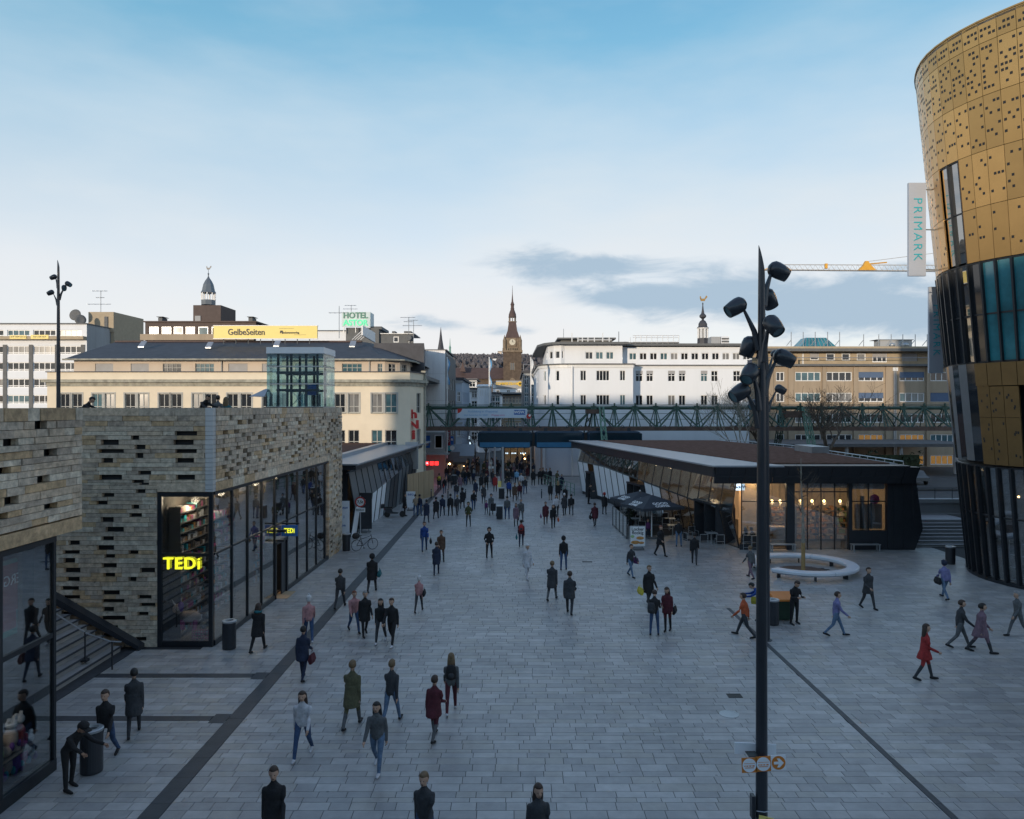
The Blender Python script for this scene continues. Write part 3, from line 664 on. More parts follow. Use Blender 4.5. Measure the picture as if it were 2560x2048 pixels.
# downpipes, setback storey
D2 = 77.5
sx0 = gx(185, D2); pts = [(sx0, D2), (gx(962, D2), D2), (gx(1000, 78.5), 78.5), (gx(1022, 81), 81), (gx(1036, 86), 86)]
zu = gz(900, D2)
up = [(238, 283), (327, 372), (407, 453), (488, 535), (571, 619), (655, 700), (738, 785), (855, 905), (944, 956)]
ul = [(a, b_, 909, 930, dict(cols=4 if i in (2, 3, 7) else 2, blind=0 if i in (2, 3, 7, 8) else .97, bm=m_blindg, rows=(.5,) if i in (2, 3, 7, 8) else ())) for i, (a, b_) in enumerate(up)]
wall(cb_, pts[0], pts[1], zt-.1, zu, pw(sx0, D2, ul), m_pink, fw=.06, fm=m_creams, name='upper_wall')
for a, c in zip(pts[1:], pts[2:]):
    l = math.dist(a, c); wall(cb_, a, c, zt-.1, zu, [(l*.25, l*.75, gz(930, D2), gz(909, D2))], m_pink, name='upper_wall', cols=2, rows=(.5,), fm=m_creams)
wall(cb_, (sx0, 92), pts[0], zt-.1, zu, [], m_pink, name='upper_wall')
for px in (556, 925):
    part('downpipe', MB().tube([(gx(px, D2)-.05, D2-.1, zt), (gx(px, D2)-.05, D2-.1, zu)], .07), m_creams, cb_)
zr = 16.2
ev = [(sx0-.7, D2-.8), (gx(962, D2)+.2, D2-.8), (gx(1000, 78.5)+.5, 77.9), (gx(1022, 81)+.7, 80.6), (gx(1036, 86)+.8, 86), (gx(1036, 86)+.8, 98), (sx0-.7, 98)]
rd = [(gx(290, 86), 86), (gx(905, 86), 86), (gx(920, 87), 87), (gx(930, 88), 88), (gx(935, 89), 89), (gx(930, 92), 92), (gx(290, 92), 92)]
part('roof', MB().loft([[(x, y, zu+.02) for x, y in ev], [(x, y, gz(855, 86)) for x, y in rd]]), m_slate, cb_)
part('gutter', MB().tube([(x, y, zu) for x, y in ev[:5]], .1), m_creamd, cb_)
part('roof', MB().prism([(gx(935, 84), 84), (gx(1059, 84)+.05, 84), (gx(1059, 84)-1.1, 95), (gx(935, 84), 95)], 12, 12, zt=[gz(858, 84)]*4), m_slate, cb_, label='steep dark slate roof of the rear wing')
part('ridge', MB().box(gx(290, 86), gx(905, 86), 85.7, 86.3, gz(855, 86)-.05, gz(855, 86)+.12), m_redroof, cb_)
for px, py in ((352, 863), (520, 865), (880, 862), (690, 861)):
    d = 81.5; part('skylight', MB().hexa([(gx(px, d)+a, d+c*.75, gz(py+6, d)+c*.62+e) for a, c, e in ((-.3, 0, 0), (.3, 0, 0), (.3, 1, 0), (-.3, 1, 0), (-.3, 0, .12), (.3, 0, .12), (.3, 1, .12), (-.3, 1, .12))]), m_steel, cb_)
# red vertical sign
t = thing('wall_sign', 'red three-dimensional letters reading down the corner of the cream building', 'sign', (gx(1036, 76), 75.6, 5.5))
Mz = math.atan2(yr-D, xr-x1)
for s, py, sz in (('h', 1036, .9), ('N', 1062, .88), ('i', 1087, 1.0)):
    text('letter', s, sz*1.25, m_red, t, facing(gx(1036, 76), 75.45, gz(py, 76), 0), .18, .05, sx=1.25)
# hoarding and metal screen in front of the corner
t = thing('hoarding', 'plywood hoarding at the foot of the cream building corner', 'hoarding', (-9.6, 74, 0))
for k in range(5):
    a = (gx(1018, 69)+k*.36, 69.3+k*1.15)
    part('panel', MB().hexa(((a[0], a[1], 0), (a[0]+.34, a[1]+1.1, 0), (a[0]+.3, a[1]+1.13, 0), (a[0]-.04, a[1]+.03, 0), (a[0], a[1], 2.6), (a[0]+.34, a[1]+1.1, 2.6), (a[0]+.3, a[1]+1.13, 2.6), (a[0]-.04, a[1]+.03, 2.6))), m_wood, t)
part('upper_cladding', MB().box(gx(1018, 74)-.2, gx(1044, 74), 74.2, 74.6, 2.7, 5.3), m_grey, t)
# billboard on the roof
d = 84
t = thing('billboard', 'long yellow GelbeSeiten billboard on the ridge of the slate roof', 'billboard', (gx(663, d), d, 16))
bx0, bx1, bz0, bz1 = gx(534, d), gx(793, d), gz(846, d), gz(815, d)
part('board', MB().box(bx0, bx1, d, d+.25, bz0, bz1), m_yellow, t)
part('frame', MB().box(bx0-.06, bx1+.06, d-.02, d+.27, bz1, bz1+.07).box(bx0-.06, bx1+.06, d-.02, d+.27, bz0-.07, bz0), m_whitep, t)
text('lettering', 'GelbeSeiten', .95, m_black, t, facing(gx(616, d), d-.03, gz(831, d)), .02, .012, sx=.88)
text('lettering', 'schwannverlag', .3, m_black, t, facing(gx(728, d), d-.03, gz(832, d)), .02, .005)
text('logo', 'Si', .42, m_black, t, facing(gx(704, d), d-.03, gz(831, d)), .02, .04)
part('rule_line', MB().box(gx(698, d), gx(735, d), d-.02, d-.004, gz(821.5, d), gz(821, d)).box(gx(735, d), gx(765, d), d-.02, d-.004, gz(837.5, d), gz(837, d)), m_black, t)
for k in range(8): part('strut', MB().tube([(bx0+1+k*1.35, d+.3, bz0-.6), (bx0+1+k*1.35, d+.3, bz1)], .05), m_greyd, t)
# white framed billboard seen almost edge-on
t = thing('billboard', 'white billboard seen nearly edge-on with slanted struts, below the hotel sign', 'billboard', (gx(915, 86), 86, 14.5))
a = (gx(908, 85), 84); c = (gx(935, 90), 90)
part('board', MB().hexa(((a[0], a[1], gz(840, 85)), (c[0], c[1], gz(853, 88)), (c[0]+.15, c[1], gz(853, 88)), (a[0]+.15, a[1], gz(840, 85)), (a[0], a[1], gz(816, 85)), (c[0], c[1], gz(828, 88)), (c[0]+.15, c[1], gz(828, 88)), (a[0]+.15, a[1], gz(816, 85)))), m_whitep, t)
for k in range(4): part('strut', MB().tube([(gx(880+k*7, 86), 86, gz(850, 86)), (gx(906+k*4, 86), 86, gz(826+k*3, 86))], .04, 4), m_whitep, t)

# --- white banded block far left
D = 140
wb = thing('office_block', 'white banded office block with ribbon windows at the far left', 'building', (gx(100, D), D+6, 0))
x0, x1 = gx(-190, D), gx(217, D)
rib = []
for y0, y1 in ((825, 842), (865, 886), (906, 928), (947, 969), (988, 1010), (1030, 1052)):
    for g in range(-3, 4):
        a = 18+65*g
        if a+56 > 217: continue
        rib.append((a, a+56, y0, y1))
wall(wb, (x0, D), (x1, D), 0, gz(811, D), pw(x0, D, rib), m_white, cols=4, fw=.13, rows=(.2,), dep=.2)
for g in range(-3, 4):
    part('pier', MB().box(gx(8+65*g, D), gx(18+65*g, D)-.01, D-.12, D+.1, 0, gz(862, D)), m_greyd, wb)
xs = x1
wall(wb, (x1, D), (x1+.02, 152), 0, gz(811, D), [], m_grey)
part('side_wall', MB().box(x1-14, x1-.02, 140.3, 152, 0, gz(813, D)), m_grey, wb)
part('penthouse', MB().box(gx(221, 148), gx(284, 148), 148, 160, gz(830, 148), gz(780, 148)).box(gx(284, 148)+.01, gx(302, 152), 148.2, 160, gz(860, 148), gz(781, 148)), m_brownl, wb)
part('roof_slab', MB().box(x0, x1+.1, D-.25, 152, gz(811, D), gz(808, D)), m_greyd, wb)
part('balcony', MB().box(x0, x1, D-1.2, D-.05, gz(850, D), gz(842, D)), m_brownl, wb)
part('penthouse_door', MB().box(gx(262, 148), gx(270, 148), 147.8, 147.99, gz(818, 148), gz(792, 148)), m_greyd, wb)
t = thing('protest_banner', 'two yellow cloth banners hung on the balcony of the white banded block', 'banner', (gx(80, D), D-1.25, 21))
part('cloth', MB().box(gx(36, D), gx(77, D), D-1.3, D-1.24, gz(849, D), gz(840, D)), m_yellow, t); part('cloth', MB().box(gx(88, D), gx(132, D), D-1.3, D-1.24, gz(849, D), gz(839, D)), m_yellow, t)
text('lettering', 'AUF DEM DACH', .38, m_greyd, t, facing(gx(57, D), D-1.32, gz(844, D)), .01); text('lettering', 'AUF DER HUT', .38, m_greyd, t, facing(gx(110, D), D-1.32, gz(844, D)), .01)
def dish(px, py, d, r, lab, ang=0):
    x, z = gx(px, d), gz(py, d); t = thing('satellite_dish', lab, 'dish', (x, d, z-r-.8))
    part('reflector', MB(TR(x, d, z, ang) @ Matrix.Rotation(R(80), 4, 'X')).lathe([(.01, -.12*r), (r*.5, -.06*r), (r, .12*r), (r, .16*r), (r*.5, 0), (.01, -.05*r)], 0, 0, 18), m_greyd, t, smooth=True)
    part('mast', MB().tube([(x, d+.15, z-r-.9), (x, d+.15, z)], .05), m_steel, t)
dish(189, 788, 146, 1.1, 'big dark round satellite dish, leftmost on the white banded block')
dish(201, 800, 145, 1.0, 'grey satellite dish just right of and below the big dark one', .6)
def aerial(px, ytop, ybot, d, lab, arms=((.0, .5), (.3, .7)), r=.04):
    x = gx(px, d); z0, z1 = gz(ybot, d), gz(ytop, d); t = thing('roof_aerial', lab, 'aerial', (x, d, z0))
    part('mast', MB().tube([(x, d, z0), (x, d, z1)], r, 5), m_steel, t)
    for f, w in arms:
        z = z1-(z1-z0)*f-.05; b = MB().tube([(x-w*1.3, d, z), (x+w, d, z)], r*.7, 4)
        for k in range(4): b.tube([(x-w*1.2+k*w*.6, d-.4, z), (x-w*1.2+k*w*.6, d+.4, z)], r*.5, 4)
        part('cross_arm', b, m_steel, t)
aerial(252, 727, 782, 150, 'tall television aerial on the penthouse at the far left', ((0, 1.3), (.3, .7), (.6, 2)), .07)
aerial(848, 765, 846, 86, 'thin whip mast with cross wires left of the hotel sign', ((.2, .9),), .04)
aerial(878, 763, 785, 121, 'small aerial directly above the hotel sign', ((0, .8), (.4, 1)), .05)
aerial(1022, 793, 835, 118, 'left one of two aerials right of the hotel sign', ((0, 1), (.25, .6)), .05)
aerial(1034, 800, 845, 118, 'right one of two aerials right of the hotel sign', ((0, .7), (.3, 1.3)), .05)

# --- brown rooftop building with a round cupola
D = 130
bb_ = thing('office_building', 'dark brown roof-storey building with a big roof box behind the cream building', 'building', (gx(500, D), D+6, 0))
x0, x1 = gx(363, D), gx(640, D)
wl = [(372, 396, 817, 835), (403, 428, 817, 835), (433, 457, 817, 835), (463, 487, 817, 835), (495, 520, 817, 838), (528, 552, 817, 838)]
wall(bb_, (x0, D), (x1, D), 8, gz(806, D), pw(x0, D, wl), m_brick, cols=1, fw=.15, fm=m_steel)
part('parapet', MB().box(x0-.3, x1, D-1.2, D-.9, gz(852, D), gz(837, D)), m_brown, bb_)
part('roof_slab', MB().box(x0-.2, x1+.2, D-.3, D+12, gz(806, D), gz(803, D)), m_brick, bb_)
part('side_wall', MB().box(x0, x0+.3, D+.3, D+12, 8, gz(806, D)), m_brick, bb_)
part('roof_box', MB().box(gx(483, 131), gx(552, 131), 131, 138, gz(806, 131), gz(763, 131)).hexa(((gx(552, 131)+.01, 131.02, gz(806, 131)), (gx(571, 136), 136, gz(806, 131)), (gx(571, 136), 138, gz(806, 131)), (gx(552, 131)+.01, 138, gz(806, 131)), (gx(552, 131)+.01, 131.02, gz(763.5, 131)), (gx(571, 136), 136, gz(763.5, 131)), (gx(571, 136), 138, gz(763.5, 131)), (gx(552, 131)+.01, 138, gz(763.5, 131)))), m_brick, bb_)
part('door', MB().box(gx(488, 131), gx(502, 131), 130.85, 130.99, gz(804, 131), gz(790, 131)), m_grey, bb_)
for px in (402, 626): part('chimney', MB().box(gx(px, 132), gx(px+10, 132), 131, 133, gz(806, 132), gz(796, 132)).box(gx(px-3, 132), gx(px+13, 132), 130.8, 133.2, gz(794.5, 132), gz(793.5, 132)), m_greyd, bb_)
def cockerel(b, x, d, z, s, mi=0):
    b.hexa([(x+a*s, d+e*s, z+c*s) for a, c, e in ((-.25, 0, -.04), (.25, 0, -.04), (.25, 0, .04), (-.25, 0, .04), (-.35, .3, -.04), (.4, .35, -.04), (.4, .35, .04), (-.35, .3, .04))], mi)
    b.hexa([(x+a*s, d+e*s, z+c*s) for a, c, e in ((-.35, .25, -.04), (-.15, .25, -.04), (-.15, .25, .04), (-.35, .25, .04), (-.4, .6, -.04), (-.28, .65, -.04), (-.28, .65, .04), (-.4, .6, .04))], mi)
    b.hexa([(x+a*s, d+e*s, z+c*s) for a, c, e in ((.2, .3, -.03), (.42, .3, -.03), (.42, .3, .03), (.2, .3, .03), (.45, .75, -.03), (.62, .55, -.03), (.62, .55, .03), (.45, .75, .03))], mi)
def cupola(px, d, ys, ws, lab, glass=False):
    """ys: photo rows base,lantern0,lantern1,dome top..., generic profile"""
    x = gx(px, d); t = thing('cupola', lab, 'cupola', (x, d, gz(ys[0], d)))
    return t, x
t, x = cupola(521, 134, (763,), 0, 'small grey bell-shaped cupola with open white lantern on the brown roof box')
d = 134; s = d/F
part('drum', MB().lathe([(18*s, 0), (18*s, 12*s)], x, d, 8, z0=gz(763, d)), m_zinc, t)
for k in range(8):
    a = k*math.pi/4+.2; part('column', MB().tube([(x+16*s*math.cos(a), d+16*s*math.sin(a), gz(751, d)), (x+16*s*math.cos(a), d+16*s*math.sin(a), gz(733, d))], 1.7*s), m_whitep, t)
part('dome', MB().lathe([(19*s, 0), (19*s, 1*s), (16.5*s, 5*s), (15*s, 12*s), (13*s, 21*s), (8.5*s, 30*s), (3.5*s, 37*s), (1.3*s, 42*s), (1.2*s, 46*s), (2.2*s, 48*s), (.6*s, 51*s)], x, d, 8, z0=gz(733, d)), m_zinc, t)
part('spike', MB().tube([(x, d, gz(684, d)), (x, d, gz(671, d))], .5*s, 5), m_dmetal, t)
bb = MB(); cockerel(bb, x, d, gz(674, d), .9); part('weathercock', bb, m_dmetal, t)

# --- hotel group
D = 120
hb = thing('hotel_building', 'grey and white hotel roof storeys behind the slate roof', 'building', (gx(900, D), D+5, 0))
part('white_wall', MB().box(gx(780, D), gx(868, D), D, D+8, 8, gz(828, D)), m_white, hb)
part('grey_wall', MB().box(gx(868, D)+.01, gx(950, D), D-1, D+8, 8, gz(821, D)).box(gx(929, D), gx(952, D)+.3, D-1.02, D+6, gz(825, D), gz(818, D)), m_greyd, hb)
part('roof_line', MB().box(gx(794, D), gx(868, D), D-.2, D+.1, gz(828, D), gz(826, D)), m_slate, hb)
x0, x1 = gx(950, D)+.02, gx(1035, D)
wall(hb, (x0, D-.5), (x1, D-.5), 8, gz(836, D), pw(x0, D, [(984, 998, 842, 857)]), m_greyd, cols=1, fw=.15)
part('roof_edge', MB().box(x0, x1+.2, D-.7, D+7, gz(836, D), gz(834.5, D)), m_steel, hb)
for px, w in ((980, 8), (1010, 18)): part('chimney', MB().box(gx(px, D), gx(px+w, D), D, D+2, gz(836, D), gz(828, D)), m_greyd, hb)
dish(1022, 845, 119, .45, 'small white satellite dish on the hotel attic wall')
t = thing('hotel_sign', 'white HOTEL ASTOR roof sign with green outlined letters', 'sign', (gx(895, D), D-2, 20))
part('board', MB().box(gx(861, D), gx(929, D), D-1.9, D-1.7, gz(820, D), gz(784, D)).box(gx(929, D)+.01, gx(929, D)+.15, D-1.9, D+1.2, gz(820, D), gz(784, D)), mat('sign_white', (.55, .66, .68), .5), t)
m_hg = mat('hotel_green', (.05, .22, .16), .5); m_hl = mat('hotel_lit_green', (.05, .5, .25), .5, emit=.4, ec=(.1, .8, .4))
text('lettering', 'HOTEL', 1.25, m_hg, t, facing(gx(895, D), D-1.95, gz(793, D)), .04, .03, sx=.97)
text('lettering', 'ASTOR', 1.25, m_hl, t, facing(gx(895, D), D-1.95, gz(811, D)), .04, .03, sx=.95)
for px in (866, 895, 922): part('strut', MB().tube([(gx(px, D), D-1.8, gz(835, D)), (gx(px, D), D-1.8, gz(819, D))], .08), m_steel, t)

# --- grey windowless block right of the cream building
D = 94.5
gbk = thing('concrete_building', 'tall pale grey concrete-clad building right of the cream building', 'building', (-9.8, 98, 0))
x0, x1 = -11.5, gx(1113, D)
zt = gz(876, D)
for k in range(12):
    for a, c in ((3.6 if k < 9 else 3.6, 9.5), (9.52, 12.8), (12.82, zt)):
        w = (x1-x0)/12; part('cladding_panel', MB().box(x0+k*w+.006, x0+(k+1)*w-.006, D, D+.12, a, c), m_conc, gbk)
part('core', MB().box(x0, x1-.02, D+.12, 108, 3.2, zt-.05), m_grey, gbk)
wall(gbk, (x1, D+.1), (x1+.3, 108), 3.2, zt-.4, [(1+3*k, 2.6+3*k, z, z+1.5) for k in range(4) for z in (5, 8, 11)], m_greyd, cols=1)
part('roof_edge', MB().box(x0, x1+.2, D-.06, 108, zt, zt+.12), m_greyd, gbk)
# shop front below
part('shop_wall', MB().box(x0, x1, D-.4, D-.02, 3.0, 5.6).box(x0, x1, D+.4, D+.6, 0, 3.0), m_grey, gbk)
window(gbk, TR(gx(1087, D), D-.42, 3.6), 1.0, 1.7, cols=1, fw=.12, dep=.02)
part('canopy', MB().box(x0, x1+.6, D-2.6, D-.45, 2.95, 3.1), m_steel, gbk)
part('shutter', MB().box(gx(1066, D), gx(1076, D), D-.46, D-.41, 3.7, 5.2), m_blue, gbk)
t = thing('neon_sign', 'red lit sign under the canopy at the left of the far street', 'sign', (gx(1080, 92), 92, 2.5))
for px, w in ((1062, 9), (1075, 9), (1087, 9)): part('lit_letter_box', MB().box(gx(px, 92), gx(px+w, 92), 91.9, 92.1, gz(1163, 92), gz(1154, 92)), m_neonR, t)
text('lettering', 'EIS', .3, m_neonW, t, facing(gx(1067, 92), 91.85, gz(1158, 92)), .01)
t = thing('vertical_sign', 'dark red vertical banner reading Cinema beside the street', 'sign', (gx(1121, 94), 94, 3.4))
part('board', MB().box(gx(1116, 94), gx(1126, 94), 93.9, 94, gz(1114, 94), gz(1072, 94)), mat('cinema_red', (.22, .012, .03), .5), t)
text('lettering', 'Cinema', .42, m_whitep, t, facing(gx(1121, 94), 93.86, gz(1093, 94), 0, R(90)), .01)
t = thing('vertical_sign', 'dark blue projecting sign with white letter a, right of the red banner', 'sign', (gx(1130, 95), 95, 3.8))
part('board', MB().box(gx(1126, 95)+.02, gx(1134, 95), 94.9, 95, gz(1112, 95), gz(1091, 95)), m_blue, t)
text('lettering', 'a', .5, m_whitep, t, facing(gx(1130, 95), 94.86, gz(1098, 95)), .01, .02)
t = thing('round_sign', 'bright blue projecting sign with a white crescent below the dark blue one', 'sign', (gx(1129, 95), 95, 3))
part('board', MB().box(gx(1121, 95), gx(1131, 95), 94.9, 95, gz(1127, 95), gz(1114, 95)), m_turq, t)
part('crescent', MB().lathe([(.3, 0), (.3, .06)], 0, 0, 16), m_whitep, t, M=Matrix.Translation((gx(1131, 95), 94.85, gz(1120, 95))) @ RX90)
# --- street houses
def simple_house(name, lab, px0, px1, d, top, rows, dep, m, ncol=3, roof=None, w=.9, rlab=None, zb=0, side=True, dir_=None, hh=1.5):
    x0, x1 = gx(px0, d), gx(px1, d); zt = gz(top, d); t = thing(name, lab, 'building', ((x0+x1)/2, d+dep/2, zb))
    wl = []
    for r in rows:
        zc = gz(r, d)
        for k in range(ncol):
            c = (k+.5)*(x1-x0)/ncol; wl.append((c-w/2, c+w/2, zc-hh/2, zc+hh/2))
    wall(t, (x0, d), (x1, d), zb, zt, wl, m, cols=2, fw=.09, rows=(.6,), sill=m_creams)
    if side:
        sx = x1 if x1 < 0 else x0
        p, q = ((sx, d), (sx, d+dep)) if x1 < 0 else ((sx, d+dep), (sx, d))
        wall(t, p, q, zb, zt, [(s, s+1.1, gz(r, d)-hh/2, gz(r, d)+hh/2) for s in [2+2.8*k for k in range(int(dep/2.8)-0)] if s+1.3 < dep for r in rows], m, cols=2, fw=.09, rows=(.6,))
    part('roof', roof or MB().box(x0-.3, x1+.3, d-.35, d+dep, zt, zt+.35), m_slate, t)
    part('cornice', MB().box(x0-.15, x1+.15, d-.2, d-.003, zt-.45, zt-.2).box(x0-.1, x1+.1, d-.14, d-.003, gz(rows[-1], d)+hh/2+.35, gz(rows[-1], d)+hh/2+.55), m_grey, t)
    return t, x0, x1, zt
m_bluew = mat('pale_blue_render', (.42, .5, .6), .8, var=.06)
t, *_ = simple_house('town_house', 'pale blue-grey narrow house next to the concrete building', 1122, 1155, 112, 950, (992, 1035, 1078), 20, m_bluew, 2, w=.5)
t, *_ = simple_house('town_house', 'white stuccoed street house below the dark town hall roof', 1155, 1196, 150, 974, (985, 1012, 1050, 1090), 25, m_white, 2, w=1.1)
d = 148; x = gx(1211, d)
part('bay_tower', MB().lathe([(1.35, 0), (1.35, gz(968, d))], x, d, 8), m_white, t); part('bay_roof', MB().lathe([(1.55, 0), (1.6, .2), (1.2, .5)], x, d, 8, z0=gz(968, d)), m_whitep, t)
for k in range(-1, 2):
    a = -math.pi/2+k*math.pi/4; M = TR(x+1.25*math.cos(a)-.35*math.cos(a+math.pi/2), d+1.25*math.sin(a)-.35*math.sin(a+math.pi/2), gz(990, d), a+math.pi/2)
    window(t, M, .7, 1.2, cols=1, fw=.1, dep=.0); window(t, M @ Matrix.Translation((0, 0, -4)), .7, 1.2, cols=1, fw=.1, dep=0)
simple_house('town_house', 'plain white rendered block above the stuccoed street house', 1148, 1192, 190, 951, (960,), 15, m_white, 2, w=1.5, side=False)
simple_house('town_house', 'white house with grey mansard right of the bay tower', 1226, 1250, 152, 985, (995, 1015, 1045), 20, m_white, 2, w=.9)
d = 210
t, x0, x1, zt = simple_house('bank_building', 'white bank building with a yellow lit roof sign under the clock tower', 1232, 1310, d, 957, (982,), 18, m_white, 3, w=.9, side=False)
sg = thing('roof_sign', 'yellow COMMERZBANK roof sign in front of the clock tower', 'sign', (gx(1273, d), d, zt))
part('board', MB().box(gx(1240, d), gx(1308, d), d-.5, d-.3, gz(969, d), gz(952, d)), m_grey, sg)
text('lettering', 'COMMERZBANK', 1.0, m_signY, sg, facing(gx(1268, d), d-.55, gz(960, d)), .05, .04, sx=.82)
part('logo', MB().lathe([(.7, 0), (.7, .1), (.3, .1), (.3, 0)], 0, 0, 8), m_signY, sg, M=Matrix.Translation((gx(1300, d), d-.55, gz(960, d))) @ RX90)
t, x0, x1, zt = simple_house('street_building', 'grey stone building with arched top windows behind the advertising banner', 1256, 1312, 180, 988, (1000, 1035, 1065), 14, m_brownl, 7, w=.6, side=False, hh=1.6)
part('awning_roof', MB().box(gx(1250, 178), gx(1312, 178), 177, 180.3, gz(985, 178), gz(981, 178)), m_zinc, t)
simple_house('street_building', 'dark brownish building closing the street between the two rows', 1175, 1262, 175, 1020, (1040, 1070, 1100), 10, m_brown, 5, w=1.0, side=False)
t, x0, x1, zt = simple_house('glazed_building', 'grey-green glazed building right of the town hall tower', 1309, 1336, 122, 932, (950, 972, 994, 1016, 1050, 1085), 30, m_zinc, 2, w=.65)
part('roof_rail', MB().tube([(x0, 122, zt+1.3), (x1, 122, zt+1.3)], .04).tube([(x0, 122, zt+.3), (x0, 122, zt+1.3)], .04).tube([(x1, 122, zt+.3), (x1, 122, zt+1.3)], .04), m_steel, t)
# lit shops at street level
def shopfront(lab, px0, px1, d, zt, zg, lampmat, yaw=0):
    x0, x1 = gx(px0, d), gx(px1, d); t = thing('street_shop', lab, 'shop', ((x0+x1)/2, d, 0))
    part('fascia', MB().box(x0, x1, d-.1, d+.3, zg, zt), m_black, t)
    part('pier', MB().box(x0, x0+.25, d-.05, d+.3, 0, zg), m_black, t); part('pier', MB().box(x1-.25, x1, d-.05, d+.3, 0, zg), m_black, t)
    n = max(2, int((x1-x0)/1.1))
    for k in range(1, n): part('mullion', MB().box(x0+k*(x1-x0)/n-.04, x0+k*(x1-x0)/n+.04, d, d+.1, 0, zg), m_black, t)
    part('back_wall', MB().box(x0, x1, d+2.2, d+2.3, 0, zg), m_warmw, t)
    part('pane', MB().box(x0+.25, x1-.25, d+.12, d+.14, 0, zg), m_shop, t)
    for k in range(n):
        xx = x0+(k+.5)*(x1-x0)/n; part('lamp', MB().box(xx-.12, xx+.12, d+.8, d+1.0, zg-.12, zg-.05), lampmat, t)
    part('ceiling', MB().box(x0, x1, d+.3, d+2.3, zg, zg+.1), m_inwall, t)
    return t
t = shopfront('dark shop front with warm lit windows under the hanging train', 1258, 1330, 118, 4.4, 2.6, m_warm)
bb = MB()
for k, px in enumerate((1264, 1268, 1279, 1284, 1288, 1301, 1306, 1312)): bb.box(gx(px, 118), gx(px+2.2, 118), 117.7, 117.85, gz(1134.5, 118), gz(1132, 118))
part('lit_letters', bb, m_neonW, t)
part('awning', MB().hexa(((gx(1258, 116), 115.6, 3.1), (gx(1328, 116), 115.6, 3.1), (gx(1328, 116), 117.9, 4.2), (gx(1258, 116), 117.9, 4.2), (gx(1258, 116), 115.6, 3.16), (gx(1328, 116), 115.6, 3.16), (gx(1328, 116), 117.9, 4.26), (gx(1258, 116), 117.9, 4.26))), m_zinc, t)
shopfront('small shop with yellow light under the striped awning on the left of the street', 1120, 1165, 100, 3.6, 2.3, m_warm)
shopfront('dim shop at the far end of the street between the rows', 1180, 1255, 160, 4.4, 2.6, m_warm)
def awning(lab, px0, px1, d, z0, z1, out, mt):
    x0, x1 = gx(px0, d), gx(px1, d); t = thing('awning', lab, 'awning', ((x0+x1)/2, d, z0))
    part('canopy', MB().hexa(((x0, d-out, z0), (x1, d-out, z0), (x1, d, z1), (x0, d, z1), (x0, d-out, z0+.05), (x1, d-out, z0+.05), (x1, d, z1+.05), (x0, d, z1+.05))), mt, t)
    part('valance', MB().box(x0, x1, d-out-.02, d-out, z0-.25, z0), mt, t)
    for q in (x0+.1, x1-.1): part('arm', MB().tube([(q, d-out, z0), (q, d, z0+.1)], .03), m_steel, t)
awning('dark grey sloping awning over the stalls on the left of the street', 1130, 1188, 98, 2.6, 3.9, 3.2, m_zinc)
awning('small brown awning below the dark grey sloping one', 1118, 1150, 95, 2.2, 3.1, 2.0, m_brick)
awning('orange-edged awning over the yellow lit stall', 1135, 1168, 93, 2.1, 2.5, 1.5, m_brick)
def lamp_hang(px, py, d, mt, r, lab):
    t = thing('street_light', lab, 'light', (gx(px, d), d, 0)); x, z = gx(px, d), gz(py, d)
    part('lamp', MB().ball((x, d, z), r), mt, t, smooth=True); part('pole', MB().tube([(x+.12, d+.3, 0), (x+.12, d+.3, z+.25), (x, d, z+.25)], .04), m_dmetal, t)
for q in ((1170, 1094, 130, m_neonW, .32, 'brightest white street light above the left stalls'), (1175, 1108, 135, m_neonW, .2, 'smaller white street light just below the brightest one'), (1171, 1114, 128, m_neonW, .18, 'lowest of the three white street lights'), (1153, 1122, 112, m_warm, .16, 'orange street lantern in front of the pale blue house'), (1124, 1160, 93, m_warm, .12, 'small warm stall lamp under the brown awning'), (1160, 1167, 92, m_warm, .1, 'orange stall lamp at the right end of the awnings'), (1312, 1147, 113, m_warm, .11, 'warm lamp on the dark shop front under the train')): lamp_hang(*q)
# --- church spires
d = 220; t = thing('church_spire', 'slim dark slate church spire behind the concrete building', 'spire', (gx(1102, d), d, 0)); s = d/F
part('spire', MB().lathe([(9*s, 0), (4*s, 30*s), (.3*s, 62*s)], gx(1102, d), d, 8, z0=gz(880, d)), m_slate, t); part('shaft', MB().box(gx(1095, d), gx(1109, d), d-1, d+1, 0, gz(880, d)), m_greyd, t)
d = 205; s = d/F; t = thing('church_spire', 'green copper baroque spire right of the slim dark one', 'spire', (gx(1125, d), d, 0))
part('spire', MB().lathe([(8*s, 0), (8*s, 14*s), (8*s, 15*s), (6*s, 20*s), (2.6*s, 28*s), (2.2*s, 36*s), (3*s, 38*s), (1.2*s, 44*s), (.3*s, 62*s)], gx(1125, d), d, 8, z0=gz(908, d)), m_copper, t)
part('shaft', MB().box(gx(1118, d), gx(1132, d), d-.8, d+.8, 0, gz(908, d)), m_sandl, t)
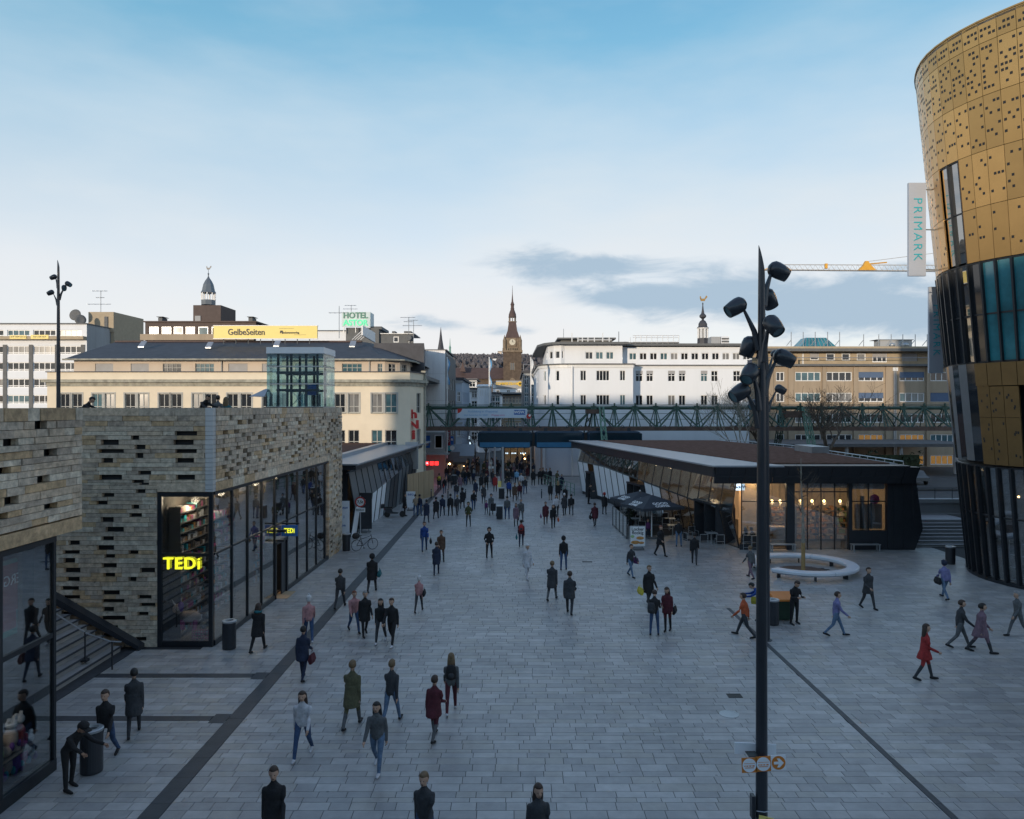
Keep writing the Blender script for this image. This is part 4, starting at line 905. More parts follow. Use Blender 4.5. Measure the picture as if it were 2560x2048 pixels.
# --- town hall with tower
d = 520; s = d/F; X = gx(1281, d)
th = thing('town_hall', 'dark sandstone town hall tower with clock, battlements and tall pointed spire', 'town hall', (X, d, 0))
hw = 22.5*s
part('shaft', MB().box(X-hw, X+hw, d-hw, d+hw, 0, gz(880, d)), m_sand, th)
part('hall', MB().box(gx(1130, d+8), X-hw-.05, d-2, d+14, 0, gz(945, d)), m_sand, th)
part('roof', MB().loft([[(gx(1128, d), d-4, gz(948, d)), (X-hw-.1, d-4, gz(948, d)), (X-hw-.1, d+16, gz(948, d)), (gx(1128, d), d+16, gz(948, d))], [(gx(1134, d), d+5, gz(919, d)), (X-hw-.1, d+5, gz(919, d)), (X-hw-.1, d+7, gz(919, d)), (gx(1134, d), d+7, gz(919, d))]]), m_redroof, th)
g = gx(1158, d); part('gable', MB().loft([[(g-7*s, d-5, gz(930, d)), (g+7*s, d-5, gz(930, d)), (g+7*s, d, gz(930, d)), (g-7*s, d, gz(930, d))], [(g-.1, d-5, gz(906, d)), (g+.1, d-5, gz(906, d)), (g+.1, d, gz(906, d)), (g-.1, d, gz(906, d))]]), m_redroof, th)
part('gallery', MB().box(X-hw-2.5*s, X+hw+2.5*s, d-hw-2.5*s, d+hw+2.5*s, gz(882, d), gz(877, d)), m_sandl, th)
for k in range(9):
    for yy in (d-hw-1.5*s,): part('merlon', MB().box(X-hw-2*s+k*5.5*s, X-hw+1*s+k*5.5*s, yy, yy+.8, gz(877, d), gz(872, d)), m_sandl, th)
part('clock_stage', MB().box(X-17*s, X+17*s, d-17*s, d+17*s, gz(877, d), gz(846, d)), m_sandl, th)
part('clock_surround', MB().box(X-9.5*s, X+9.5*s, d-17*s-.5, d-17*s-.05, gz(868, d), gz(847, d)), m_sandl, th)
part('clock_face', MB().lathe([(7.5*s, 0), (7.5*s, .15), (6.8*s, .16), (.1, .16)], 0, 0, 24), mat('clock_cream', (.55, .52, .42), .6), th, M=Matrix.Translation((X, d-17*s-.55, gz(857, d))) @ RX90)
part('clock_hand', MB().box(X-.15, X+.15, d-17*s-.85, d-17*s-.75, gz(857, d), gz(851, d)).box(X, X+1.3, d-17*s-.85, d-17*s-.75, gz(857, d)-.12, gz(857, d)+.12), m_black, th)
for sx in (-1, 1):
    for sy in (-1, 1): part('corner_turret', MB().lathe([(4.2*s, 0), (4.2*s, 22*s), (4.6*s, 23*s), (2.5*s, 29*s), (.2*s, 38*s)], X+sx*19.5*s, d+sy*19.5*s, 8, z0=gz(877, d)), m_sandl, th)
part('roof', MB().loft([[(X+a*18*s, d+c*18*s, gz(846, d)) for a, c in ((-1, -1), (1, -1), (1, 1), (-1, 1))], [(X+a*12*s, d+c*12*s, gz(828, d)) for a, c in ((-1, -1), (1, -1), (1, 1), (-1, 1))], [(X+a*9*s, d+c*9*s, gz(806, d)) for a, c in ((-1, -1), (1, -1), (1, 1), (-1, 1))]]), m_redroof, th, label='tapered tiled roof of the tower')
part('lantern_base', MB().lathe([(11*s, 0), (11*s, 2*s)], X, d, 8, z0=gz(806, d)), m_sandl, th)
for k in range(8):
    a = k*math.pi/4; part('column', MB().tube([(X+8*s*math.cos(a), d+8*s*math.sin(a), gz(804, d)), (X+8*s*math.cos(a), d+8*s*math.sin(a), gz(794, d))], 1.1*s), m_sandl, th)
part('spire', MB().lathe([(10*s, 0), (9.5*s, 2*s), (9*s, 8*s), (6.5*s, 15*s), (4.5*s, 20*s), (5*s, 22*s), (4*s, 24*s), (4*s, 30*s), (5.2*s, 32*s), (3.5*s, 36*s), (2.2*s, 40*s), (.8*s, 58*s), (.25*s, 80*s)], X, d, 12, z0=gz(794, d)), m_redroof, th)
part('arch_window', MB().lathe([(7*s, 0), (7*s, .2), (5*s, .25), (.1, .25)], 0, 0, 20), m_sandl, th, M=Matrix.Translation((X, d-hw-.05, gz(953, d))) @ RX90)
part('window', MB().box(X-5*s, X+5*s, d-hw-.2, d-hw-.02, gz(926, d), gz(909, d)), m_greyd, th); part('window_surround', MB().box(X-6.5*s, X-5*s, d-hw-.35, d-hw-.02, gz(928, d), gz(907, d)).box(X+5*s, X+6.5*s, d-hw-.35, d-hw-.02, gz(928, d), gz(907, d)).box(X-.5*s, X+.5*s, d-hw-.35, d-hw-.21, gz(926, d), gz(909, d)), m_sandl, th)
# --- hill with bare wood and flats
hx = MB(); nx, ny = 40, 14; hv = {}
def hh(x, y): return max(0, (gz(898, 1100)-0)*math.sin(min(1, (y-620)/520)*math.pi/2))*(1+.14*noise.noise(Vector((x*.004, y*.003, 1)))) if y > 620 else -3
for i in range(nx):
    for j in range(ny):
        a = [(-900+i*50+dx*50, 580+j*55+dy*55) for dx, dy in ((0, 0), (1, 0), (1, 1), (0, 1))]
        hx.face([(x, y, hh(x, y)-.5) for x, y in a])
tag(part('hill', hx, m_hillm), kind='structure')
tw = MB()
for k in range(4200):
    x = random.uniform(-190, 90); y = random.uniform(640, 1150); z = hh(x, y); r = random.uniform(2.2, 4.6)
    a0 = random.random()*6
    tw.loft([[(x+r*.5*math.cos(a0+t_)*random.uniform(.5, 1), y+r*.5*math.sin(a0+t_), z) for t_ in (0, 1.6, 3.1, 4.7)], [(x+r*math.cos(a0+t_)*random.uniform(.6, 1), y+r*math.sin(a0+t_), z+r*1.0) for t_ in (0, 1.6, 3.1, 4.7)], [(x+r*.2*math.cos(a0+t_), y+r*.2*math.sin(a0+t_), z+r*random.uniform(1.4, 2)) for t_ in (0, 1.6, 3.1, 4.7)]])
tag(part('winter_woodland', tw, m_hillm), 'bare brown winter woodland covering the far hill', 'woodland', kind='stuff')
for (a, b_, y0, y1, d, lab) in ((1195, 1222, 908, 922, 900, 'low white apartment block on the hill, left of the tower'), (1224, 1248, 897, 922, 880, 'taller white apartment block on the hill next to the tower'), (1245, 1254, 879, 915, 1150, 'pinkish high-rise on top of the hill'), (1304, 1330, 903, 915, 950, 'white flat-roofed houses on the hill right of the tower')):
    t = thing('apartment_block', lab, 'building', (gx((a+b_)/2, d), d, gz(y1, d)))
    part('wall', MB().box(gx(a, d), gx(b_, d), d, d+20, gz(y1+8, d), gz(y0, d)), m_white if 'white' in lab else m_pink, t)
    for k in range(3): part('window_band', MB().box(gx(a+2, d), gx(b_-2, d), d-.3, d-.05, gz(y1-2-k*(y1-y0)/3.2, d), gz(y1-4.4-k*(y1-y0)/3.2, d)), m_grey, t)
    part('roof', MB().box(gx(a, d)-.5, gx(b_, d)+.5, d-.5, d+20.5, gz(y0, d), gz(y0, d)+.7), m_greyd, t)

# --- white rounded building
D = 97.0; DR = 100.0
wr = thing('white_corner_building', 'big white rendered building with a rounded left corner and rows of small windows', 'building', (18, 104, 0))
zE = gz(912, D)
cxr, cyr, rr_ = 7.6, 101.2, 4.1
arc = [(cxr+rr_*math.cos(a), cyr+rr_*math.sin(a)) for a in [math.pi+k*(math.pi/2)/12 for k in range(13)]]
plan = [(arc[0][0], 136)]+arc+[(gx(1583, D), D+.1)]
rows2 = [(952, 926), (1013, 987)]
yy_ = D
for k, (p, q) in enumerate(zip(plan, plan[1:])):
    l = math.dist(p, q); wins = []
    if k == 0:
        wins = [(s, s+1.0, gz(r0, D), gz(r1, D)) for s in (3, 8, 13, 18, 23, 27, 31) for r0, r1 in rows2]
    elif 1 <= k <= 12 and k in (5, 9):
        wins = [(.02, l-.02, gz(r0, D), gz(r1, D), dict(cols=1)) for r0, r1 in rows2]
    elif k == 13:
        for a, b_, c in ((1451, 1466, 2), (1491, 1524, 4), (1550, 1564, 2)):
            for r0, r1 in rows2: wins.append((gx(a, D)-p[0], gx(b_, D)-p[0], gz(r0, D), gz(r1, D), dict(cols=c)))
    if 1 <= k <= 12 and k in (2, 3, 4): # glazed arcade below the curve
        wins.append((.02, l-.02, .2, 3.9, dict(cols=1, fm=m_greyd, gm=m_glassW)))
    wall(wr, p, q, 0, zE, wins, m_white, fw=.07, sill=None, gm=None)
for q in (1, 3, 5): 
    if q < len(arc): part('column', MB().box(arc[q][0]-.45, arc[q][0]-.1, arc[q][1]-.5, arc[q][1]-.1, 0, 4.1), m_whitep, wr)
part('downpipe', MB().tube([(gx(1430, D), D-.12, 0), (gx(1430, D), D-.12, zE-.2)], .12, 8), m_whitep, wr)
xr0, xr1 = gx(1583, D), gx(1873, DR)
wall(wr, (xr0, D+.1), (xr0, DR), 0, zE, [], m_white)
rw = []
for a, b_ in ((1589, 1607), (1616, 1633), (1670, 1688), (1697, 1714), (1752, 1769), (1778, 1795), (1833, 1851)):
    rw += [(a, b_, 927, 954, dict(cols=2, rows=(.55,), blind=.3 if a < 1760 else 0, bm=m_blindg)), (a, b_, 988, 1014, dict(cols=2))]
wall(wr, (xr0, DR), (xr1, DR), 0, gz(912, DR), pw(xr0, DR, rw), m_white, fw=.07)
part('flat_roof', MB().prism([(arc[0][0]+.3, 136), *[(x+.3, y+.3) for x, y in arc], (xr0-.3, D+.6), (xr0-.3, DR+.4), (xr1, DR+.4), (xr1, 136)], zE-.6, zE-.1), m_greyd, wr)
def edge(pts, out, z0, z1, mt, nm):
    b = MB()
    for p, q in zip(pts, pts[1:]):
        u = Vector((q[0]-p[0], q[1]-p[1])).normalized(); n = Vector((u.y, -u.x))*out
        b.hexa(((p[0]+n.x, p[1]+n.y, z0), (q[0]+n.x, q[1]+n.y, z0), (q[0], q[1], z0), (p[0], p[1], z0), (p[0]+n.x, p[1]+n.y, z1), (q[0]+n.x, q[1]+n.y, z1), (q[0], q[1], z1), (p[0], p[1], z1)))
    part(nm, b, mt, wr)
edge(plan+[(xr0+.1, DR+.1), (xr1, DR+.1)], .32, zE, zE+.16, m_greyd, 'cornice'); edge(plan+[(xr0+.1, DR+.1), (xr1, DR+.1)], .14, zE-.35, zE-.003, m_whitep, 'frieze')
# top storey
DT = 98.6
bay = [(gx(1367, 101.5), 103), (gx(1370, 100), 100.6), (gx(1385, DT), 99.2), (gx(1403, DT), DT+.1), (gx(1412, DT), DT+.3)]
zT = gz(862, DT)
for p, q in zip(bay, bay[1:]):
    l = math.dist(p, q); wall(wr, p, q, zE-.1, zT, [(l*.2, l*.8, gz(896, DT), gz(877, DT), dict(cols=1))], m_white, name='upper_wall', fw=.08)
p = bay[-1]; wall(wr, p, (gx(1557, DT), p[1]), zE-.1, zT, [(gx(a, DT)-p[0], gx(b_, DT)-p[0], gz(898, DT), gz(879, DT)) for a, b_ in ((1464, 1483), (1490, 1509), (1516, 1535))], m_white, name='upper_wall', fw=.08)
wall(wr, (gx(1557, DT), p[1]), (gx(1557, DT)+.1, 100.8), zE-.1, zT, [], m_white, name='upper_wall')
x0 = gx(1557, 100.8)
strip = [(1573+25.85*k, 1573+25.85*k+18.8, 882, 900) for k in range(12)]
wall(wr, (x0, 100.8), (xr1, 100.8), zE-.1, gz(868, 100.8), pw(x0, 100.8, strip), m_white, name='upper_wall', cols=2, fw=.09)
wall(wr, (gx(1357, 125), 125), bay[0], zE-.1, zT, [], m_white, name='upper_wall')
part('roof_slab', MB().prism([(gx(1362, 103)-1.2, 124), (gx(1362, 100)-.9, 103), (gx(1362, 99.5)-.1, 99.6), (gx(1380, 98), 98.2), (gx(1400, 97.7), 97.7), (gx(1560, 97.7)+.6, 97.7), (gx(1560, 97.7)+.6, 100.1), (xr1+.1, 100.1), (xr1+.1, 124)], zT, zT+.3), m_greyd, wr)
part('roof_penthouse', MB().box(gx(1402, 103), gx(1530, 103), 103, 110, zT+.3, gz(847, 103)), m_greyd, wr); part('penthouse_roof', MB().box(gx(1394, 102), gx(1540, 102), 102, 111, gz(848, 102), gz(844, 102)), m_greyd, wr)
t = thing('roof_lattice', 'white pipe lattice and aerials on the roof of the white building, left part', 'railing', (gx(1480, 100), 101, zT+.3))
for px in (1430, 1445, 1456, 1470, 1486, 1507, 1523): part('post', MB().tube([(gx(px, 101), 101, zT+.3), (gx(px, 101), 101, gz(832 if px in (1430, 1507) else 843, 101))], .07, 5), m_whitep, t)
for py in (850, 856): part('rail', MB().tube([(gx(1445, 101), 101, gz(py, 101)), (gx(1530, 101), 101, gz(py, 101))], .06, 5), m_whitep, t)
t = thing('roof_railing', 'light white tubular safety frame on the middle of the white roof', 'railing', (gx(1630, 102), 103, zT+.3))
zr0, zr1, zm = gz(863, 103), gz(839, 103), gz(855, 103)
pr = []
for k in range(11):
    px = 1562+k*13.5; h0 = zr1 if k > 1 else zr0+(zr1-zr0)*(.4+.4*k); part('post', MB().tube([(gx(px, 103), 103, zr0), (gx(px, 103), 103, h0)], .05, 4), m_whitep, t); part('post', MB().tube([(gx(px, 106), 106, zr0), (gx(px, 106), 106, h0)], .04, 4), m_whitep, t)
for yy in (103, 106):
    for z in (zr1, zm): part('rail', MB().tube([(gx(1582, yy), yy, z), (gx(1697, yy), yy, z)], .05, 4), m_whitep, t)
part('plank', MB().box(gx(1572, 103), gx(1697, 103), 102.9, 103.4, gz(858, 103), gz(856, 103)), m_greyd, t)
aerial(1409, 822, 845, 104, 'thin mast at the left end of the white building roof', ())
aerial(1547, 829, 862, 102, 'thin mast between the lattice and the safety frame', (), .06)
d = 150; s = d/F; x = gx(1757, d); t = thing('cupola', 'white church cupola with black onion top and golden weathercock behind the white building', 'cupola', (x, d, 8))
part('base', MB().lathe([(22*s, -8*s), (19*s, 0), (14*s, 4*s), (13.5*s, 18*s)], x, d, 8, z0=gz(864, d)), m_slate, t)
part('core', MB().lathe([(9*s, 0), (9*s, 24*s)], x, d, 8, z0=gz(846, d)), m_grey, t)
for k in range(8):
    a = k*math.pi/4+.2; part('column', MB().tube([(x+12*s*math.cos(a), d+12*s*math.sin(a), gz(846, d)), (x+12*s*math.cos(a), d+12*s*math.sin(a), gz(822, d))], 2.2*s), m_whitep, t)
part('cornice', MB().lathe([(14*s, 0), (15.5*s, 3*s)], x, d, 8, z0=gz(823, d)), m_whitep, t)
part('onion_roof', MB().lathe([(15*s, 0), (11*s, 4*s), (11*s, 10*s), (7*s, 17*s), (2.5*s, 20*s), (3.5*s, 23*s), (8.5*s, 27*s), (8.5*s, 31*s), (4*s, 36*s), (2.4*s, 45*s), (1*s, 58*s), (2*s, 60*s), (.4*s, 64*s)], x, d, 10, z0=gz(820, d)), m_slate, t, smooth=False)
bb = MB(); cockerel(bb, x, d, gz(753, d), 1.5); part('weathercock', bb, m_gold, t)
t = thing('roof_plant', 'white boxy air handling units right of the church cupola', 'roof unit', (gx(1800, 112), 112, 16))
part('casing', MB().box(gx(1778, 112), gx(1801, 112), 112, 114, gz(866, 112), gz(842, 112)), m_grey, t); part('casing', MB().box(gx(1803, 112), gx(1823, 112), 112, 114, gz(866, 112), gz(841, 112)), m_white, t)
for k in range(3): part('louvre', MB().box(gx(1804, 112), gx(1822, 112), 111.9, 111.99, gz(849+k*7, 112), gz(845+k*7, 112)), m_greyd, t)

# --- brown office block
D = 112
ob = thing('office_block', 'brown-grey concrete office block with strip windows and blue blinds on the right', 'building', (50, 118, 0))
x0, x1 = gx(1873, D), gx(2470, D)
z1 = gz(916, D)
grp = [(1940, 1961, 2), (1988, 2052, 4), (2066, 2130, 4), (2146, 2209, 4), (2249, 2311, 4), (2326, 2384, 4), (2400, 2460, 4)]
rws = [(930, 953), (982, 1005), (1034, 1057), (1086, 1110), (1138, 1162), (1190, 1212)]
wl = []
for gi, (a, b_, c) in enumerate(grp):
    for ri, (r0, r1) in enumerate(rws):
        k = dict(cols=c)
        if ri == 0 and gi in (3, 4, 1): k.update(blind=.62 if gi > 1 else .02, bm=m_blind)
        if ri == 1 and gi in (3, 5): k.update(blind=.6 if gi == 3 else .97, bm=m_blind)
        if ri == 0 and gi == 1 or ri == 1 and gi == 4: k['gm'] = m_glassB
        if (ri == 3 and gi in (3, 4)) or (ri == 4 and gi in (4, 5)): k['gm'] = m_glassW
        if k.get('blind') == .02: k.pop('blind')
        wl.append((a, b_, r0, r1, k))
wall(ob, (x0, D), (x1, D), 0, z1, pw(x0, D, wl), m_brown, fw=.12)
for a, b_ in ((1873, 1932), (1969, 1983), (2054, 2064), (2132, 2144), (2212, 2246), (2314, 2323)): part('pier', MB().box(gx(a, D)+.02, gx(b_, D), D-.3, D-.003, 0, z1-.1), m_brown, ob)
part('balcony_slab', MB().box(x0-.3, x1, D-.9, D+1, z1, z1+.3), m_greyd, ob)
x2 = gx(1990, 113.5)
tl = [(2005, 2010, 884, 912), (2025, 2048, 882, 901, dict(blind=.7, bm=m_blindg)), (2065, 2088, 883, 902), (2104, 2126, 883, 902), (2142, 2165, 883, 902), (2181, 2218, 884, 906, dict(cols=3, blind=.4, bm=m_blindg)), (2255, 2294, 884, 903, dict(cols=1, blind=.98, bm=m_blindg)), (2325, 2360, 884, 903)]
xq = gx(1880, 113.5)
wall(ob, (xq, 113.5), (x1, 113.5), z1+.2, gz(878, 113.5), [w for w in pw(xq, 113.5, tl)], m_brownl, cols=1, fw=.16, name='upper_wall')
part('roof_slab', MB().box(xq-.5, x1, D-.6, 122, gz(878, D), gz(867, D)), m_brownl, ob); part('roof_edge', MB().box(xq-.6, x1, D-.7, D-.61, gz(879, D), gz(872, D)), m_greyd, ob)
part('balcony_rail', MB().tube([(gx(1880, D), D-.8, z1+1.2), (x1, D-.8, z1+1.2)], .05, 4), m_steel, ob)
for k in range(12):
    part('balcony_panel', MB().box(gx(1945+k*3.8, D), gx(1948+k*3.8, D), D-.82, D-.76, z1+.3, z1+1.15), m_wood, ob)
part('downpipe', MB().tube([(gx(2232, D), D-.4, 0), (gx(2232, D), D-.4, z1-.1)], .1), m_steel, ob); part('downpipe', MB().tube([(gx(2236, D), D-.4, 0), (gx(2236, D), D-.4, z1-.1)], .1), m_steel, ob)
part('rain_hopper', MB().box(gx(2228, D), gx(2234, D), D-.6, D-.35, z1-.7, z1-.2).box(gx(2235, D)+.03, gx(2240, D), D-.6, D-.35, z1-.7, z1-.2), m_whitep, ob)
t = thing('roof_greenhouse', 'green glazed roof light with slanted ends on the brown office block', 'roof light', (gx(2047, 116), 116, gz(866, 116)))
a, c = gx(2003, 115), gx(2090, 115); zz0, zz1 = gz(866, 115), gz(843, 115)
part('glazing', MB().loft([[(a, 115, zz0), (c, 115, zz0), (c, 119, zz0), (a, 119, zz0)], [(a+1.1, 116, zz1), (c-1.1, 116, zz1), (c-1.1, 118, zz1), (a+1.1, 118, zz1)]]), m_teal, t)
for k in range(8): part('glazing_bar', MB().tube([(a+.6+k*(c-a-1.2)/7, 114.95, zz0), (a+1.1+k*(c-a-2.2)/7, 115.95, zz1)], .05, 4), m_steel, t)
for k, px in enumerate((1978, 2008, 2038, 2069, 2099, 2159, 2197, 2228, 2257, 2288, 2318)):
    t = thing('roof_strut', 'steel upright with slanted brace, office roof, %s' % ('leftmost', 'second from left, at the greenhouse end', 'third from left, before the greenhouse', 'fourth from left, before the greenhouse', 'fifth from left, at the right greenhouse end', 'sixth from left', 'seventh from left', 'eighth from left', 'ninth from left', 'second from right', 'rightmost')[k], 'strut', (gx(px, 113), 113, gz(867, 113)), group='roof struts on the brown office block')
    part('upright', MB().tube([(gx(px, 113), 113, gz(867, 113)), (gx(px, 113), 113, gz(830 if k < 5 else 836, 113))], .06, 5), m_steel, t)
    part('brace', MB().tube([(gx(px-9, 113), 113.4, gz(864, 113)), (gx(px, 113), 113, gz(850, 113))], .05, 5), m_steel, t)
for px, r, lab in ((2230, 7, 'left low round ventilation dome on the office block roof'), (2263, 8, 'right low round ventilation dome on the office block roof')):
    s = 117/F; t = thing('roof_dome', lab, 'roof unit', (gx(px, 117), 117, gz(866, 117))); part('dome', MB().lathe([(r*s, 0), (r*s*1.1, 5*s), (r*s*.6, 8*s), (.02, 9*s)], gx(px, 117), 117, 12, z0=gz(866, 117)), m_steel, t, smooth=True)
t = thing('roof_plant', 'flat grey plant room behind the two ventilation domes', 'roof unit', (gx(2245, 119), 119, gz(866, 119)))
part('casing', MB().box(gx(2200, 119), gx(2280, 119), 119, 121, gz(866, 119), gz(850, 119)), m_grey, t); part('hood', MB().box(gx(2190, 119), gx(2283, 119), 118.8, 121.2, gz(850, 119), gz(849, 119)), m_greyd, t)
# car park level, walls and steps at the right
t = thing('retaining_wall', 'concrete retaining wall with glass rail above the white steps at the right', 'wall', (23, 60, 0))
part('wall', MB().box(23.2, 34, 53.0, 53.4, 0, 2.1), m_grey, t); part('coping', MB().box(23.1, 34, 52.8, 53.5, 2.1, 2.35), m_grey, t)
part('rail', MB().tube([(23.2, 53.1, 3.1), (34, 53.1, 3.1)], .03), m_dmetal, t)
for k in range(9): part('post', MB().tube([(23.3+k*1.2, 53.1, 2.35), (23.3+k*1.2, 53.1, 3.1)], .025), m_dmetal, t)
t = thing('stone_steps', 'low pale stone steps between the dark pavilion and the gold building', 'steps', (26, 49, 0))
for k in range(7): part('step', MB().box(23.0, 30, 47.6+.4*k, 47.6+.4*(k+1)-.004, .0+.001, .16*(k+1)), m_grey, t); part('riser_edge', MB().box(23.0, 30, 47.58+.4*k, 47.6+.4*k, .16*(k+1)-.04, .16*(k+1)+.003), m_zinc, t)
part('block', MB().box(23.0, 30, 50.4, 52.9, 0, 1.3), m_grey, t)
part('rail', MB().tube([(23.4, 50, 1.75), (30, 50, 1.75)], .025), m_steel, t)
t = thing('car_park_deck', 'dim covered deck with small ceiling lights below the office block', 'deck', (40, 95, 0))
part('deck', MB().box(32, 52, 80, 104, -.02, .15), m_asph, t); part('roof_slab', MB().box(32, 60, 98, 111.5, 3.6, 4.0), m_greyd, t)
for k in range(4): part('column', MB().tube([(36+k*7, 98.5, .15), (36+k*7, 98.5, 3.6)], .25, 8), m_grey, t)
for k in range(4): part('lamp', MB().box(38+k*5, 38.5+k*5, 100, 100.4, 3.5, 3.58), m_warm, t)
t = thing('hedge', 'dark ivy hedge behind the parked cars', 'hedge', (40, 99, 0)); bb = MB()
for k in range(700):
    x = random.uniform(34, 52); z = random.uniform(.2, 2.7+.5*math.sin(x)); y = random.uniform(96.6, 97.8); r = .28; q = [Vector((random.uniform(-r, r), random.uniform(-r, r), random.uniform(-r, r))) for _ in range(3)]
    bb.face([(x+v.x, y+v.y, z+v.z) for v in q])
tag(part('leaves', bb, m_hedge, t), kind='stuff'); part('stems', MB().box(34, 52, 97.8, 98.0, 0, 2.6), m_hedge, t)
def car(x, y, rz, mt, lab):
    t = thing('parked_car', lab, 'car', (x, y, .15), rz)
    prof = [(-2.1, .35), (-2.15, .7), (-1.5, .88), (-.8, 1.38), (.8, 1.42), (1.6, .95), (2.1, .85), (2.15, .4)]
    lpart('body', MB().loft([[(px_, s*w, z+.1) for px_, z in prof] for s, w in ((-1, .85), (1, .85))]), mt, t)
    lpart('glasshouse', MB().loft([[(px_, s*.86, z+.1) for px_, z in ((-1.35, .92), (-.75, 1.33), (.75, 1.36), (1.4, .98))] for s in (-1, 1)]), m_glassD, t)
    for a in (-1.35, 1.35):
        for s in (-1, 1): lpart('wheel', MB(Matrix.Translation((a, s*.8, .32)) @ RX90).lathe([(.32, -.1), (.32, .1)], 0, 0, 12), m_black, t)
for k, (m, lab) in enumerate(((m_whitep, 'white car, first from the left behind the retaining wall'), (m_steel, 'silver car, second from the left behind the retaining wall'), (m_red, 'dark red car, third from the left behind the retaining wall'), (m_greyd, 'dark grey car, rightmost behind the retaining wall'))): car(36.5+k*2.8, 86, R(90), m, lab)
# ================================================================== GOLD CLAD DEPARTMENT STORE
random.seed(5)
GC = (31.5, 39.0)
top = [(35, 28.2), (30, 28.9), (26.8, 30.3), (24.6, 32.0), (23.3, 33.5), (22.4, 34.9), (21.75, 36.2), (21.35, 37.6), (21.25, 38.9), (21.4, 40.1), (21.85, 41.5), (22.7, 43.2), (24.2, 45.3), (27, 47.6), (31, 49), (36, 49.5)]
def resample(pts, n):
    P = [Vector(p) for p in pts]
    for _ in range(2):
        Q = [P[0]]
        for a, b in zip(P, P[1:]): Q += [a*.75+b*.25, a*.25+b*.75]
        Q.append(P[-1]); P = Q
    L_ = [0]
    for a, b in zip(P, P[1:]): L_.append(L_[-1]+(b-a).length)
    out = []
    for k in range(n+1):
        s = L_[-1]*k/n; i = max(j for j in range(len(L_)) if L_[j] <= s+1e-9); i = min(i, len(P)-2)
        out.append(P[i].lerp(P[i+1], (s-L_[i])/(L_[i+1]-L_[i])))
    return out
NP = 46
gp_ = resample(top, NP)
ZR = [15.75, 18.3, 20.85, 23.35, 25.75, 26.75]
def gpt(k, z):   # outline point k (float) at height z
    i = min(int(k), NP-1); p = gp_[i].lerp(gp_[i+1], k-i); s = .745+.255*z/26.7
    return Vector((GC[0]+(p.x-GC[0])*s, GC[1]+(p.y-GC[1])*s, z))
def gpanel(b, k0, k1, z0, z1, out=0, th=.06, mi=0):
    a, c, e, g = gpt(k0, z0), gpt(k1, z0), gpt(k1, z1), gpt(k0, z1)
    n = (c-a).cross(g-a).normalized()
    if (Vector((GC[0], GC[1], 0))-a).dot(n) > 0: n = -n
    q = [a+n*(out-th), c+n*(out-th), c+n*out, a+n*out]; r = [g+n*(out-th), e+n*(out-th), e+n*out, g+n*out]
    b.hexa(q+r, mi); return n
gs = thing('gold_clad_store', 'curved department store leaning outwards, clad in perforated gold panels over dark glass', 'building', (32, 39, 0))
bb = MB(); bb.loft([[gpt(k, z) for k in range(NP+1)]+[(45, 49.5, z), (45, 28.2, z)] for z in (0, 26.7)]); 
core = MB(); core.loft([[(GC[0]+(gpt(k, z).x-GC[0])*.93, GC[1]+(gpt(k, z).y-GC[1])*.93, z) for k in range(NP+1)]+[(45, 48.5, z), (45, 29.2, z)] for z in (0, 26.5)]); part('core', core, m_void, gs)
# which outline steps are in view: left limb about k where x is minimal
kmin = min(range(NP+1), key=lambda k: gp_[k].x)
per = MB(); g = .012
golds = [m_gold, m_gold2, m_gold3]
win_k = {kmin-0, kmin+1}
strip_k = (kmin-1, kmin)     # glass strip columns
for k in range(0, NP):
    for ri, (z0, z1) in enumerate(zip(ZR, ZR[1:])):
        if ri in (0, 1) and k in strip_k:
            b = MB(); gpanel(b, k+.08, k+.97, z0+(.02 if ri else .1), z1-.04, -.12, .03); part('pane', b, m_mirror, gs)
            b = MB(); gpanel(b, k, k+.08, z0, z1, .02, .15); gpanel(b, k, k+1, z1-.05, z1, -.05, .08); part('mullion', b, m_frame, gs)
            continue
        b = MB(); n = gpanel(b, k+g, k+1-g, z0+.012, z1-.012)
        part('gold_panel', b, golds[(k*3+ri*5+k//2) % 3], gs)
        dens = (3, 6, 9, 14, 12)[ri]
        if k > kmin+9: continue
        cells = []; nz_ = int((z1-z0)/.26)
        for _ in range(dens*3):
            c = (random.choice((1, 2.33, 3.67, 5)), random.randrange(1, nz_)+.0)
            if all(abs(c[0]-e[0]) > 1 or abs(c[1]-e[1]) > 1.1 if ri < 3 else c != e for e in cells): cells.append(c)
            if len(cells) >= dens*(1.0 if z1-z0 > 1.5 else .5): break
        for cx_, cz_ in cells:
            kk = k+cx_/6.0; zz = z0+cz_*.26
            if zz+.16 > z1: continue
            c0, c1, c2, c3 = gpt(kk-.075, zz), gpt(kk+.075, zz), gpt(kk+.075, zz+.125), gpt(kk-.075, zz+.125)
            per.face([v+n*.004 for v in (c0, c1, c2, c3)])
part('perforation', per, m_black, gs, kind='stuff')
b = MB(); 
for k in range(NP): gpanel(b, k, k+1, 26.75, 26.82, .04, .3)
part('roof_edge', b, m_gold2, gs)
part('roof', MB().loft([[tuple(gpt(k, z)) for k in range(NP+1)]+[(45, 49.5, z), (45, 28.2, z)] for z in (26.6, 26.7)]), m_greyd, gs)
